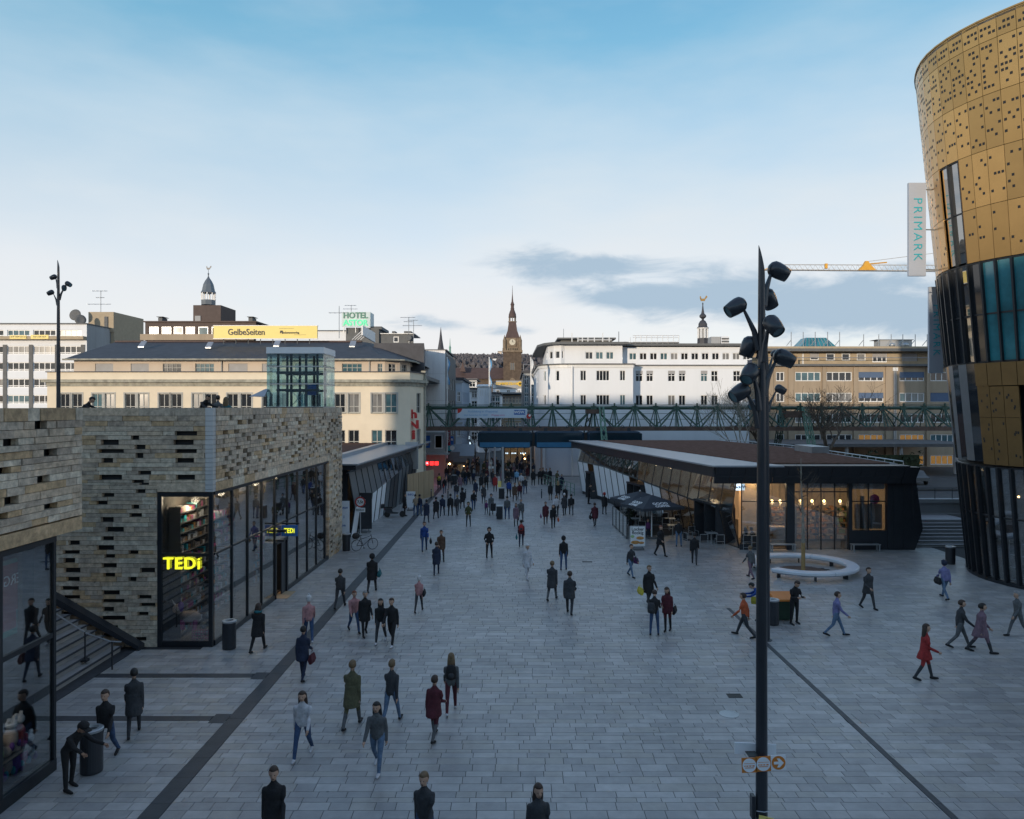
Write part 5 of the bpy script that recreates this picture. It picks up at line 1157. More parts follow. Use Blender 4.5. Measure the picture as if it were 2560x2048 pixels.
# upper glass band
def gband(z0, z1, div, mt, k0=0, k1=NP-1, step=1, fmt=m_frame, out=-.1, nm='pane', mw=.06):
    zs = [z0]+div+[z1]
    for k in range(k0, k1):
        for a, c in zip(zs, zs[1:]):
            b = MB(); gpanel(b, k+mw, k+1-mw, a+.04, c-.04, out, .03); part(nm, b, mt if not callable(mt) else mt(k, a), gs)
        b = MB(); gpanel(b, k-mw, k+mw, z0, z1, .06, .22); part('mullion', b, fmt, gs)
    for a in zs:
        b = MB()
        for k in range(k0, k1): gpanel(b, k, k+1, a-.04, a+.04, out+.04, .1)
        part('transom', b, fmt, gs)
gband(10.9, 15.7, [13.2], lambda k, z: m_teal if k < kmin-2 else (m_mirror if k % 2 else m_glassD))
# bronze band and recess
for k in range(0, kmin+6):
    if k < kmin-1:
        b = MB(); gpanel(b, k+g, k+1-g, 9.75, 10.85, .14, .3); part('bronze_panel', b, m_bronze, gs)
    else:
        b = MB(); gpanel(b, k+g, k+1-g, 6.0, 10.85, 0, .08); part('pane' if k % 2 else 'bronze_panel', b, m_glassD if k % 2 else m_zinc, gs)
for z0, z1 in ((5.9, 8.2), (8.22, 10.85)):
    for k in (kmin-3, kmin-2, kmin-4):
        if z1 > 9 and k < kmin-2: z1b = 9.7
        else: z1b = z1
        b = MB(); n = gpanel(b, k+g, k+1-g, z0, z1b, .08, .1); part('bronze_panel', b, m_bronze, gs)
        for _ in range(5):
            kk = k+random.uniform(.15, .85); zz = random.uniform(z0+.2, z1b-.3); b2 = MB(); b2.face([v+n*.085 for v in (gpt(kk-.06, zz), gpt(kk+.06, zz), gpt(kk+.06, zz+.13), gpt(kk-.06, zz+.13))]); part('perforation', b2, m_black, gs)
gband(5.9, 9.7, [8.1], m_shop, 0, kmin-4, out=-.35)
part('interior_floor', MB().loft([[(GC[0]+(gpt(k, z).x-GC[0])*.985, GC[1]+(gpt(k, z).y-GC[1])*.985, z) for k in range(NP+1)]+[(45, 48.5, z), (45, 29.2, z)] for z in (5.6, 5.8)]), m_inwall, gs)
part('interior_floor', MB().loft([[(GC[0]+(gpt(k, z).x-GC[0])*.985, GC[1]+(gpt(k, z).y-GC[1])*.985, z) for k in range(NP+1)]+[(45, 48.5, z), (45, 29.2, z)] for z in (9.8, 10.0)]), m_inwall, gs)
gband(.15, 5.75, [3.3], m_shop, 0, kmin+5, out=-.08, mw=.09)
b = MB()
for k in range(NP): gpanel(b, k, k+1, 0, .15, .05, .3)
part('plinth', b, m_frame, gs)
for k, z in ((kmin-6, 8.9), (kmin-8, 9.1), (kmin-5, 4.6), (kmin-3, 4.4), (kmin-7, 3.0)):
    p = gpt(k, z); p = Vector((p.x+(GC[0]-p.x)*.05, p.y+(GC[1]-p.y)*.05, z))
    t = thing('interior_lamp', 'warm glowing lamp behind dark glass, gold store, %s' % {-6: 'upper floor left', -8: 'upper floor right', -5: 'middle one on the ground floor', -3: 'leftmost on the ground floor', -7: 'rightmost and lowest'}[k-kmin], 'light', tuple(p), group='lamps inside the gold store')
    part('bulb', MB().ball(p, .1 if z > 8 else .05), m_warm, t, smooth=True); part('cord', MB().tube([p+Vector((0, 0, .08)), p+Vector((0, 0, .6))], .01, 4), m_black, t)
for k in (kmin-3, kmin-4, kmin-5, kmin-6):
    p = gpt(k+.5, 0); q = Vector((p.x+(GC[0]-p.x)*.055, p.y+(GC[1]-p.y)*.055, 0))
    t = thing('display_rack', 'pale clothes rack behind the ground floor glass of the gold store, %s' % {-3: 'leftmost', -4: 'second from left', -5: 'third from left', -6: 'rightmost'}[k-kmin], 'rack', (q.x, q.y, .15), group='racks inside the gold store')
    for z in (.3, .9, 1.5, 2.1): part('shelf', MB().tube([(q.x-.3, q.y+.3, z), (q.x+.3, q.y-.3, z)], .03, 5), m_steel, t)
    part('upright', MB().tube([(q.x-.3, q.y+.3, .15), (q.x-.3, q.y+.3, 2.2)], .03, 5).tube([(q.x+.3, q.y-.3, .15), (q.x+.3, q.y-.3, 2.2)], .03, 5), m_steel, t)
def blade(px0, px1, y0, y1, d, lab, tilt=0):
    x0, x1, z0, z1 = gx(px0, d), gx(px1, d), gz(y1, d), gz(y0, d); t = thing('blade_sign', lab, 'sign', ((x0+x1)/2, d, z0))
    part('board', MB().box(x0, x1, d, d+.16, z0, z1), mat('sign_board', (.42, .46, .53), .5, var=.03), t)
    text('lettering', 'PRIMARK', (x1-x0)*.72, m_turq, t, facing((x0+x1)/2, d-.02, (z0+z1)/2, 0, R(-90)), .01, -.004, sp=1.32, sx=1.02)
    for f in (.07, .5, .93):
        z = z0+(z1-z0)*f; part('bracket', MB().tube([(x1, d+.08, z), (x1+.9, d+.2, z)], .035, 5), m_steel, t)
blade(2272, 2315, 457, 690, 40.5, 'upper white vertical PRIMARK sign with turquoise letters, higher and nearer one')
blade(2323, 2358, 717, 933, 45.5, 'lower white vertical PRIMARK sign partly hidden by the gold store')

# ================================================================== PAVILIONS
def facet_pavilion():
    t = thing('glass_pavilion', 'low faceted dark pavilion with reddish planted roof and lit bakery on the right', 'pavilion', (17, 60, 0))
    T = lambda s: Vector((6.95+6.9*s, 77-29.8*s, 4.42))
    def K(s):
        z = 3.3-(max(0, s-.25))*1.6; z = max(z, 2.15); return Vector((6.95+6.9*s-.33, 77-29.8*s-.05, z))
    B = lambda s: Vector((6.95+6.9*s+.15, 77-29.8*s, 0))
    n = 20
    for k in range(n):
        s0, s1 = (k+.03)/n, (k+.97)/n
        up = m_pavg
        b = MB(); b.hexa([K(s0), K(s1), K(s1)+Vector((.06, 0, 0)), K(s0)+Vector((.06, 0, 0)), T(s0), T(s1), T(s1)+Vector((.06, 0, 0)), T(s0)+Vector((.06, 0, 0))]); part('upper_pane', b, up, t)
        door = k in (2, 9, 10, 17, 18)
        if door:
            b = MB(); b.hexa([B(s0)+Vector((.5, 0, 0)), B(s1)+Vector((.5, 0, 0)), B(s1)+Vector((.56, 0, 0)), B(s0)+Vector((.56, 0, 0)), *(Vector((q.x+.5+dx, q.y, 2.3)) for q, dx in ((B(s0), 0), (B(s1), 0), (B(s1), .06), (B(s0), .06)))]); part('door_leaf', b, m_dmetal, t)
            b = MB()
            for ss in (s0, s1): b.hexa([B(ss)+Vector((-.7, -.06, 0)), B(ss)+Vector((.5, -.06, 0)), B(ss)+Vector((.5, .06, 0)), B(ss)+Vector((-.7, .06, 0)), Vector((B(ss).x-.7, B(ss).y-.06, 2.5)), Vector((B(ss).x+.5, B(ss).y-.06, 2.5)), Vector((B(ss).x+.5, B(ss).y+.06, 2.5)), Vector((B(ss).x-.7, B(ss).y+.06, 2.5))])
            b.hexa([Vector((B(q).x+dx, B(q).y, z)) for z in (2.4, 2.55) for q, dx in ((s0, -.75), (s1, -.75), (s1, .5), (s0, .5))]); part('door_surround', b, m_dmetal, t)
        else:
            lo = m_wpanel if k < 13 else m_shop
            b = MB(); b.hexa([B(s0), B(s1), B(s1)+Vector((.06, 0, 0)), B(s0)+Vector((.06, 0, 0)), K(s0), K(s1), K(s1)+Vector((.06, 0, 0)), K(s0)+Vector((.06, 0, 0))]); part('lower_panel' if k < 13 else 'lower_pane', b, lo, t)
            if k < 13:
                b = MB(); f = .09+.007*k; q = lambda s: B(s).lerp(K(s), f)+Vector((-.012, 0, 0)); b.hexa([B(s0)-Vector((.02, 0, 0)), B(s1)-Vector((.02, 0, 0)), B(s1), B(s0), q(s0), q(s1), q(s1)+Vector((.02, 0, 0)), q(s0)+Vector((.02, 0, 0))]); part('base_panel', b, m_dmetal, t)
        part('mullion', MB().tube([B((k+1)/n), K((k+1)/n), T((k+1)/n)], .045, 4), m_frame, t)
    part('knee_rail', MB().tube([K(k/n) for k in range(n+1)], .05, 4), m_frame, t)
    part('end_rib', MB().tube([B(0), K(0), T(0)], .08, 4), m_steel, t)
    # roof: overhanging edge prism
    E0, E1, E2 = Vector((6.0, 80.5, 5.2)), Vector((11.95, 45.6, 5.2)), Vector((23.7, 45.6, 5.2)); Bk = [Vector((24.0, 66, 5.2)), Vector((21.5, 80, 5.2))]
    part('roof_deck', MB().prism([(6.2, 80.3), (12.1, 46), (23.6, 46), (23.9, 66), (21.4, 79.9)], 4.5, 5.12), m_dmetal, t)
    ns_ = 24   # soffit/fascia panels along the left edge
    for k in range(ns_):
        a, c = E0.lerp(E1, (k+.01)/ns_), E0.lerp(E1, (k+.99)/ns_); ta, tc_ = T((k+.01)/ns_), T((k+.99)/ns_)
        part('fascia_panel', MB().hexa([ta, tc_, tc_+Vector((.1, 0, 0)), ta+Vector((.1, 0, 0)), a, c, c+Vector((.2, 0, -.02)), a+Vector((.2, 0, -.02))]), m_dmetal, t)
    part('zinc_edge', MB().prism([(E0.x-.02, E0.y), (E1.x-.02, E1.y-.02), (16.2, 45.58), (8.9, 79.9)], 5.125, 5.22), m_roofm, t)
    part('zinc_edge', MB().prism([(16.25, 45.58), (E2.x, 45.58), (E2.x+.1, 47.0), (15.7, 47.0)], 5.125, 5.2), m_dmetal, t)
    part('sedum_roof', MB().prism([(9.0, 79.4), (15.6, 47.1), (23.2, 47.1), (23.5, 66), (21.0, 79.2)], 5.13, 5.28), m_sedum, t)
    part('gravel_strip', MB().prism([(23.25, 47.1), (23.7, 47.1), (24.0, 66), (21.6, 79.5), (21.1, 79.3), (23.6, 66)], 5.13, 5.24), m_grey, t)
    for k in range(26):
        q = Vector((23.75, 46.5, 5.2)).lerp(Vector((24.1, 66, 5.2)), k/16) if k < 16 else Vector((24.1, 66, 5.2)).lerp(Vector((21.6, 79.8, 5.2)), (k-16)/10)
        part('rail_post', MB().tube([q, q+Vector((0, 0, .18))], .03, 4), m_steel, t)
    part('edge_rail', MB().tube([(23.75, 46.5, 5.4), (24.1, 66, 5.4), (21.6, 79.8, 5.4)], .04, 4), m_steel, t)
    for q in ((14.6, 50), (13.4, 55), (11.5, 62)):
        l = bpy.data.lights.new('shop_light', 'POINT'); l.energy = 110; l.color = (1, .66, .36); l.shadow_soft_size = .2
        put(bpy.data.objects.new('shop_light', l), t, TR(q[0]+1.2, q[1], 3.9)); part('ceiling_lamp', MB().box(q[0]+1, q[0]+1.4, q[1]-.1, q[1]+.1, 4.3, 4.35), m_warm, t)
    part('roof_hatch', MB().box(22.3, 23.6, 57, 60.5, 5.28, 5.75), m_steel, t)
    # front face
    FY = 46.7
    X = lambda px: gx(px, FY)
    zf = 4.08
    xs_ = [X(1781)+k*(X(2278)-X(1781))/14 for k in range(15)]
    for a, c in zip(xs_, xs_[1:]): part('fascia_panel', MB().hexa(((a+.01, 46.3, zf), (c-.01, 46.3, zf), (c-.01, 46.5, zf), (a+.01, 46.5, zf), (a+.01, 45.6, 5.12), (c-.01, 45.6, 5.12), (c-.01, 46.2, 5.12), (a+.01, 46.2, 5.12))), m_dmetal, t)
    part('front_pier', MB().box(X(1967), X(1987), FY, FY+.3, 0, zf).box(X(1850), X(1925), FY+.02, FY+.1, 0, .35).box(X(2122), X(2130), FY, FY+.3, 0, zf), m_dmetal, t)
    part('sill_panel', MB().box(X(2130), X(2218), FY, FY+.3, 0, gz(1327, FY)), m_dmetal, t)
    for k, (a, c) in enumerate(((2218, 2232), (2232, 2258), (2258, 2285))):
        part('corner_panel', MB().box(X(a)+.01, X(c), FY-.02, FY+.3, 0, zf), m_dmetal, t)
    part('corner_facet', MB().loft([[(X(2285), FY-.02, 0), (X(2287), FY-.02, 0), (24.2, 50, 0), (23.6, 50, 0)], [(X(2285), FY-.02, 1.3), (X(2307), FY-.02, 1.3), (25.6, 50, 1.3), (23.6, 50, 1.3)], [(X(2276), FY-.3, 5.1), (X(2279), FY-.3, 5.1), (24.3, 50, 5.1), (23.6, 50, 5.1)]]), m_dmetal, t)
    for a, c, z0, z1 in ((1856, 1921, .35, zf), (1925, 1967, .35, zf), (1987, 2019, 0, zf), (2021, 2053, 0, zf), (2055, 2087, 0, zf), (2089, 2122, 0, zf), (2132, 2172, gz(1327, FY), zf), (2174, 2216, gz(1327, FY), zf)):
        zz = gz(1230, FY) if a > 1980 and a < 2125 else gz(1254, FY)
        part('pane', MB().box(X(a), X(c), FY+.1, FY+.12, z0, zz-.03), m_shop, t); part('pane', MB().box(X(a), X(c), FY+.1, FY+.12, zz+.03, z1), m_shop, t)
        part('frame_bar', MB().box(X(a)-.04, X(a), FY+.06, FY+.16, z0, z1).box(X(a), X(c), FY+.06, FY+.16, zz-.03, zz+.03).box(X(c), X(c)+.03, FY+.065, FY+.155, z0, z1), m_frame, t)
    part('roller_blind', MB().box(X(2006), X(2122), FY+.2, FY+.25, gz(1221, FY), zf).box(X(2132), X(2216), FY+.2, FY+.25, gz(1224, FY), zf), m_wpanel, t)
    part('interior_wall', MB().box(15.0, 23.4, FY+4, FY+4.1, 0, 4.2), m_warmw, t)
    part('interior_wall', MB().box(X(2225), X(2225)+.1, FY+.4, FY+4, 0, 4.2), m_warmw, t)
    part('interior_floor', MB().prism([(7.4, 76), (14, FY+.3), (23.3, FY+.3), (23.3, 76)], .01, .06), m_inwall, t)
    part('rear_wall', MB().hexa(((12.5, 76, 0), (19.6, FY+4.3, 0), (19.8, FY+4.3, 0), (12.7, 76, 0), (12.5, 76, 4.4), (19.6, FY+4.3, 4.4), (19.8, FY+4.3, 4.4), (12.7, 76, 4.4))), m_warmw, t)
    part('end_wall', MB().hexa(((7.1, 76.8, 0), (20.5, 79, 0), (20.5, 79.3, 0), (7.1, 77.1, 0), (7.1, 76.8, 4.5), (20.5, 79, 4.5), (20.5, 79.3, 4.5), (7.1, 77.1, 4.5))), m_dmetal, t)
    part('side_wall', MB().hexa(((23.5, 50, 0), (23.7, 50, 0), (23.9, 66, 0), (23.7, 66, 0), (23.5, 50, 4.5), (23.7, 50, 4.5), (23.9, 66, 4.5), (23.7, 66, 4.5))), m_dmetal, t)
    return t, X, FY
pvr, PX_, FY = facet_pavilion()
sg = thing('shop_sign', 'white lit bakery sign reading back W behind the upper pavilion glass', 'sign', (13, 49, 3.5))
_x, _y = gx(1848, 48.2)+.15, 48.4
part('board', MB().box(gx(1837, _y), gx(1862, _y), _y, _y+.05, gz(1226, _y), gz(1210, _y)), m_neonW, sg)
text('lettering', 'back W', .26, m_blue, sg, facing(gx(1849.5, _y), _y-.02, gz(1218, _y)), .004, .01)
for lab, x, c in (('bread shelf glowing orange left of the pavilion entrance', gx(1928, 49.5), 1.1), ('bread shelf directly behind the young tree', gx(1992, 49.5), 1.4), ('cake shelf in the middle of the bakery entrance', gx(2040, 49.5), 1.3), ('drinks shelf right inside the bakery entrance', gx(2092, 49.5), .9)):
    shelf_unit(x, 49.5, c, 'x', lab, [m_bread, m_bread, m_sandl, m_wood] if 'drinks' not in lab else [m_lgreen, m_sgreen, m_bread, m_whitep], 2.2)
for k, px in enumerate((1930, 1950, 2000, 2030, 2060, 2100)):
    x = gx(px, 48.6); t = thing('pendant_lamp', 'warm pendant lamp over the bakery counter, %s' % ('leftmost', 'second from left', 'third, behind the young tree', 'fourth', 'fifth', 'rightmost')[k], 'light', (x, 48.6, 2.6), group='bakery pendant lamps')
    part('bulb', MB().ball((x, 48.6, 2.75), .09), m_warm, t, smooth=True); part('cord', MB().tube([(x, 48.6, 2.85), (x, 48.6, 4.1)], .012, 4), m_black, t)
    l = bpy.data.lights.new('bulb_light', 'POINT'); l.energy = 14; l.color = (1, .6, .28); l.shadow_soft_size = .1
    lo_ = put(bpy.data.objects.new('bulb_light', l), t, TR(x, 48.5, 2.6))
t = thing('bakery_counter', 'curved pale bakery counter behind the left window of the pavilion front', 'counter', (gx(1945, 48), 48, 0))
part('front', MB().box(gx(1928, 48), gx(1962, 48), 48, 48.6, .06, 1.1), m_wood, t); part('top', MB().box(gx(1924, 48), gx(1966, 48), 47.9, 48.7, 1.1, 1.18), m_cloth1, t)
t = thing('window_poster', 'large pastel brick-pattern poster in the right pavilion window', 'poster', (gx(2175, 47.2), 47.2, 1.6))
part('sheet', MB().box(gx(2136, 47.2), gx(2205, 47.2), 47.2, 47.23, gz(1322, 47.2), gz(1260, 47.2)), m_cloth1, t); part('figure', MB().lathe([(.3, 0), (.3, .02)], 0, 0, 16), m_pinkp, t, M=Matrix.Translation((gx(2186, 47.2), 47.18, gz(1248, 47.2))) @ RX90)
part('stripe', MB().box(gx(2150, 47.2), gx(2160, 47.2), 47.17, 47.19, gz(1322, 47.2), gz(1240, 47.2)).box(gx(2175, 47.2), gx(2180, 47.2), 47.17, 47.19, gz(1322, 47.2), gz(1240, 47.2)), m_greyd, t)
def bench(px0, px1, y, lab):
    x0, x1 = gx(px0, y), gx(px1, y); t = thing('bench', lab, 'bench', ((x0+x1)/2, y, 0))
    for k in range(3): part('seat_slat', MB().box(x0, x1, y-.2+k*.14, y-.2+k*.14+.12, .43, .47), m_steel, t)
    for q in (x0+.05, x1-.12): part('leg', MB().box(q, q+.07, y-.2, y-.14, 0, .43).box(q, q+.07, y+.14, y+.2, 0, .43), m_steel, t)
bench(1925, 1988, 46.1, 'backless silver bench below the bakery window, behind the second lamp post')
bench(2128, 2199, 46.1, 'backless silver bench below the pavilion poster window')

# left pavilion
t = thing('glass_pavilion', 'smaller left pavilion with wide zinc roof edge and leaning metal panels', 'pavilion', (-14, 66, 0))
part('roof_deck', MB().prism([(-22, 50), (-10.15, 49.8), (-8.95, 82.6), (-22, 83)], 4.6, 4.92), m_dmetal, t)
part('zinc_edge', MB().prism([(-12.3, 49.65), (-10.0, 49.6), (-8.75, 83), (-12.1, 83.5)], 4.925, 5.02), m_roofm, t)
part('zinc_upstand', MB().prism([(-12.75, 49.7), (-12.31, 49.7), (-12.11, 83.5), (-12.6, 83.5)], 4.925, 5.28), m_roofm, t)
part('sedum_roof', MB().prism([(-22, 50), (-12.76, 49.9), (-12.61, 83.3), (-22, 83.3)], 4.925, 5.2), m_sedum, t)
part('edge_flashing', MB().hexa(((-10.9, 50.2, 4.35), (-9.6, 82.8, 4.35), (-9.5, 82.8, 4.35), (-10.8, 50.2, 4.35), (-10.05, 49.62, 4.92), (-8.8, 82.9, 4.92), (-8.78, 82.9, 4.92), (-10.02, 49.62, 4.92))), m_zinc, t)
T = lambda s: Vector((-10.95+1.4*s, 51.2+31*s, 4.4)); Bq = lambda s: Vector((-10.8+1.35*s, 51.2+31*s, 0))
def Kq(s): return Vector((-10.55+1.35*s, 51.4+31*s, 1.9+1.4*min(1, s*1.6)))
n = 18
for k in range(n):
    s0, s1 = (k+.02)/n, (k+.98)/n; o = Vector((-.06, 0, 0))
    mu = m_zinc if k < 5 else (m_shop if k < 9 else m_glassD)
    part('upper_panel' if k < 5 else 'upper_pane', MB().hexa([Kq(s0), Kq(s1), Kq(s1)+o, Kq(s0)+o, T(s0), T(s1), T(s1)+o, T(s0)+o]), mu, t)
    ml = m_wpanel if k in (0, 3, 4, 5) else m_dmetal if k in (1, 2, 7, 8, 12, 13) else m_zinc
    part('lower_panel', MB().hexa([Bq(s0), Bq(s1), Bq(s1)+o, Bq(s0)+o, Kq(s0), Kq(s1), Kq(s1)+o, Kq(s0)+o]), ml, t)
    part('mullion', MB().tube([Bq(k/n), Kq(k/n), T(k/n)], .05, 4), m_frame, t)
part('front_wall', MB().box(-22, -11.0, 51.2, 51.4, 0, 4.6), m_dmetal, t)
part('front_pier', MB().box(-12.35, -11.9, 51.0, 51.5, 0, 2.0), m_zinc, t)
part('back_wall', MB().box(-13.6, -13.5, 51.5, 82, 0, 4.6), m_inwall, t)
part('interior_floor', MB().box(-13.5, -11.3, 51.5, 82, .01, .05), m_inwall, t)
for q in (-19, -15): part('roof_hook', MB().tube([(q, 66+q, 5.2), (q, 66+q, 5.7), (q+.25, 66+q, 5.75), (q+.3, 66+q, 5.2)], .03, 5), m_steel, t)
for yy in (60.5, 63.5):
    tt = thing('ceiling_light', 'small bright ceiling light behind the left pavilion glass, %s one' % ('nearer' if yy < 61 else 'farther'), 'light', (-11.9, yy, 3.6), group='left pavilion ceiling lights')
    part('lamp', MB().box(-12.1, -11.8, yy-.15, yy+.15, 3.7, 3.75), m_warm, tt); part('housing', MB().box(-12.15, -11.75, yy-.2, yy+.2, 3.75, 3.8), m_greyd, tt)
def standing_board(name, lab, x, y, w, h, lines, mt=m_wpanel, foot=True, cat='sign', rz=0, lean=0):
    t = thing(name, lab, cat, (x, y, 0), rz)
    lpart('board', MB().box(-w/2, w/2, -.03, .03, .25, .25+h), mt, t); lpart('foot', MB().box(-w/2*.8, w/2*.8, -.25, .25, 0, .08).box(-w*.3, -w*.3+.05, -.04, .04, .08, .25).box(w*.3-.05, w*.3, -.04, .04, .08, .25), m_greyd, t)
    for i, (s, sz, z, mm) in enumerate(lines): text('lettering', s, sz, mm, t, WM[t.name] @ facing(0, -.04, .25+h*z), .003, .004)
    return t
standing_board('advertising_stele', 'tall slim white stele with small writing left of the weight limit sign', -11.0, 50.2, .7, 2.3, [('WSW', .2, .8, m_blue), ('i', .3, .55, m_blue), ('24h', .16, .3, m_blue)])
standing_board('advertising_stele', 'tall dark stele directly behind the weight limit sign pole', -10.2, 53.2, .95, 2.5, [('i', .5, .75, m_whitep)], m_dmetal)
standing_board('information_board', 'white information board beside the beige-jacketed man at the left pavilion', gx(1027, 64.5), 64.5, .75, 1.35, [('INFO', .22, .8, m_blue)])

# ================================================================== SUSPENSION RAILWAY
random.seed(9)
GY = 90.0; gr = thing('railway_girder', 'green riveted steel truss girder of the suspension railway crossing the whole view', 'girder', (20, GY, 6))
gxl, gxr = -14.0, 64.0
zt_, zb_ = gz(1020, GY), gz(1068, GY)
part('top_chord', MB().tube([(gxl, GY, zt_), (gxr, GY, zt_)], .2, 8), m_green, gr)
for yy in (GY-1.6, GY+1.6): part('rail_beam', MB().box(gxl, gxr, yy-.14, yy+.14, gz(1076, GY), gz(1067, GY)), m_rust, gr)
part('walkway', MB().box(gxl, gxr, GY-.5, GY+.5, zb_-.12, zb_-.04), m_rust, gr)
for z, nm in ((gz(1011, GY), 'cable'), (gz(1013.5, GY), 'cable')): part(nm, MB().tube([(gxl+k*2.6, GY-.25, z-(0 if k % 2 else .06)) for k in range(31)], .025, 4), m_green, gr)
for z in (gz(1034, GY), gz(1048, GY)): part('handrail', MB().tube([(gxl, GY-.9, z), (gxr, GY-.9, z)], .025, 4), m_green, gr)
sp = 2.42; k0 = gx(1381, GY)
k = -8
while k0+k*sp < gxr-1:
    x = k0+k*sp
    if x > gxl+1:
        for sx in (-.42, .42):
            for sy in (-1, 1): part('hanger', MB().tube([(x+sx*.15, GY+sy*.1, zt_), (x+sx, GY+sy*1.55, zb_)], .06, 5), m_green, gr)
        part('hanger', MB().tube([(x, GY, zt_), (x, GY-1.5, zb_)], .09, 5), m_green, gr)
        part('node_plate', MB().box(x-.3, x+.3, GY-.23, GY+.23, zt_-.26, zt_+.24), m_green, gr)
        part('cable_post', MB().box(x-.09, x+.09, GY-.3, GY-.12, zt_+.2, gz(1008, GY)), m_green, gr)
        part('cross_beam', MB().box(x-.1, x+.1, GY-1.5, GY+1.5, zb_-.3, zb_-.13), m_green, gr)
        if k % 2 == 0:
            for sx in (-1, 1):
                for sy in (-1,): part('diagonal', MB().tube([(x+sx*.1, GY+sy*.15, zt_), (x+sx*sp*.95, GY+sy*1.55, zb_)], .1, 5), m_green, gr)
                part('diagonal', MB().tube([(x+sx*.1, GY+.15, zt_), (x+sx*sp*.95, GY+1.55, zb_)], .07, 5), m_green, gr)
        else:
            for sx in (-1, 1): part('bracket', MB().tube([(x+sx*.35, GY-1.65, zb_), (x+sx*.7, GY-1.65, zb_+.28), (x+sx*1.1, GY-1.65, zb_)], .04, 4), m_zinc, gr)
    k += 1
def lattice_leg(t, p, q, w, mt, name='leg'):
    p, q = Vector(p), Vector(q); b = MB(); n = 9
    for sx in (-1, 1):
        for sy in (-1, 1): b.tube([p+Vector((sx*w, sy*w, 0)), q+Vector((sx*w*.7, sy*w*.7, 0))], .07, 4)
    for k in range(n):
        a, c = p.lerp(q, k/n), p.lerp(q, (k+1)/n)
        for sy in (-1, 1): b.tube([a+Vector((-w, sy*w, 0)), c+Vector((w*.9, sy*w, 0))], .035, 4); b.tube([a+Vector((w, sy*w, 0)), c+Vector((-w*.9, sy*w, 0))], .035, 4)
    part(name, b, mt, t)
t = thing('railway_support', 'green lattice support trestle behind the umbrellas, left one of two', 'support', (gx(1505, 84), GY, 0))
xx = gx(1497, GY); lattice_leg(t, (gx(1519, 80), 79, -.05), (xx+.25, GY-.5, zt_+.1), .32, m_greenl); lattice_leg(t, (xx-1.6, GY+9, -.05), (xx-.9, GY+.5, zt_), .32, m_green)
part('saddle', MB().box(xx-1.5, xx+.3, GY-1.0, GY+1.0, gz(1034, GY), gz(1024, GY)), m_rust, t)
t = thing('railway_support', 'green lattice support trestle behind the second lamp post, right one of two', 'support', (gx(1990, 84), GY, 0))
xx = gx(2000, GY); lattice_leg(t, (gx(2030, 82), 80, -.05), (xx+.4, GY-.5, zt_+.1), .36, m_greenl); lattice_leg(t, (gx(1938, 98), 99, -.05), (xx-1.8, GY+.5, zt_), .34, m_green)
part('saddle', MB().box(xx-2.0, xx+.1, GY-1.0, GY+1.0, gz(1044, GY), gz(1028, GY)), m_rust, t)
# hanging train
tr = thing('hanging_train', 'dark blue suspension railway train with light blue lower band hanging under the girder', 'train', (5, GY-1.6, 4))
TY = GY-1.6; a, c = gx(1195, TY), gx(1600, TY)
def carbody(x0, x1, z0, z1, hw, mt, nm, par=tr, r=.25):
    pr = [(-hw, z0+r), (-hw+r, z0), (hw-r, z0), (hw, z0+r), (hw, z1-r), (hw-r, z1), (-hw+r, z1), (-hw, z1-r)]
    rings = []
    for x, s in ((x0, .75), (x0+.25, .95), (x0+.6, 1), (x1-.6, 1), (x1-.25, .95), (x1, .75)): rings.append([(x, TY+y*s, (z0+z1)/2+(z-(z0+z1)/2)*s) for y, z in pr])
    return part(nm, MB().loft(rings), mt, par)
m_tband = mat('train_band', (.035, .16, .3), .3, .1)
segs = [(a, a+6.2), (a+6.5, c-6.5), (c-6.2, c)]
for s0, s1 in segs:
    carbody(s0, s1, 4.02, 5.95, 1.1, m_tblue, 'body')
    for k in range(int((s1-s0)/1.2)): part('window', MB().box(s0+.35+k*1.2, s0+1.45+k*1.2, TY-1.125, TY-1.095, 4.85, 5.7), m_tdark, tr)
    part('window_band', MB().box(s0+.3, s1-.3, TY-1.115, TY-1.09, 4.75, 5.8), m_tdark, tr)
    part('skirt_band', MB().box(s0+.25, s1-.25, TY-1.13, TY-1.09, 4.12, 4.68), m_tband, tr)
    for q in (s0+1.3, s1-1.3): part('bogie_hanger', MB().box(q-.2, q+.2, TY-.15, TY+.15, 5.9, 6.3).tube([(q-.6, TY, 6.45), (q-.6, TY, 6.3)], .2, 8), m_dmetal, tr)
for q in (a+6.35, c-6.35): part('bellows', MB().box(q-.16, q+.16, TY-.9, TY+.9, 4.25, 5.75), m_black, tr)
# advertising banner
BY = GY-1.9; t = thing('advertising_banner', 'long pale blue-white banner with blue WSW box on the girder', 'banner', (gx(1231, BY), BY, 7))
bx0, bx1, bz0, bz1 = gx(1144, BY), gx(1318, BY), gz(1045, BY), gz(1022, BY)
part('sheet', MB().box(bx0, bx1, BY-.04, BY, bz0, bz1), mat('banner_white', (.55, .64, .74), .6, var=.04), t)
part('logo_box', MB().box(gx(1285, BY), gx(1313, BY), BY-.06, BY-.043, gz(1037, BY), gz(1025, BY)), m_blue, t)
text('logo', 'WSW.', .46, m_whitep, t, facing(gx(1299, BY), BY-.07, gz(1031, BY)), .005, .014)
text('lettering', 'Ausbildung in Wuppertal', .34, m_lblue, t, facing(gx(1207, BY), BY-.05, gz(1029, BY)), .003)
text('lettering', 'Jetzt bewerben für 2020!', .27, m_lblue, t, facing(gx(1190, BY), BY-.05, gz(1038, BY)), .003)
text('lettering', 'Wuppea wirst', .27, m_pinkp, t, facing(gx(1245, BY), BY-.05, gz(1038, BY)), .003)
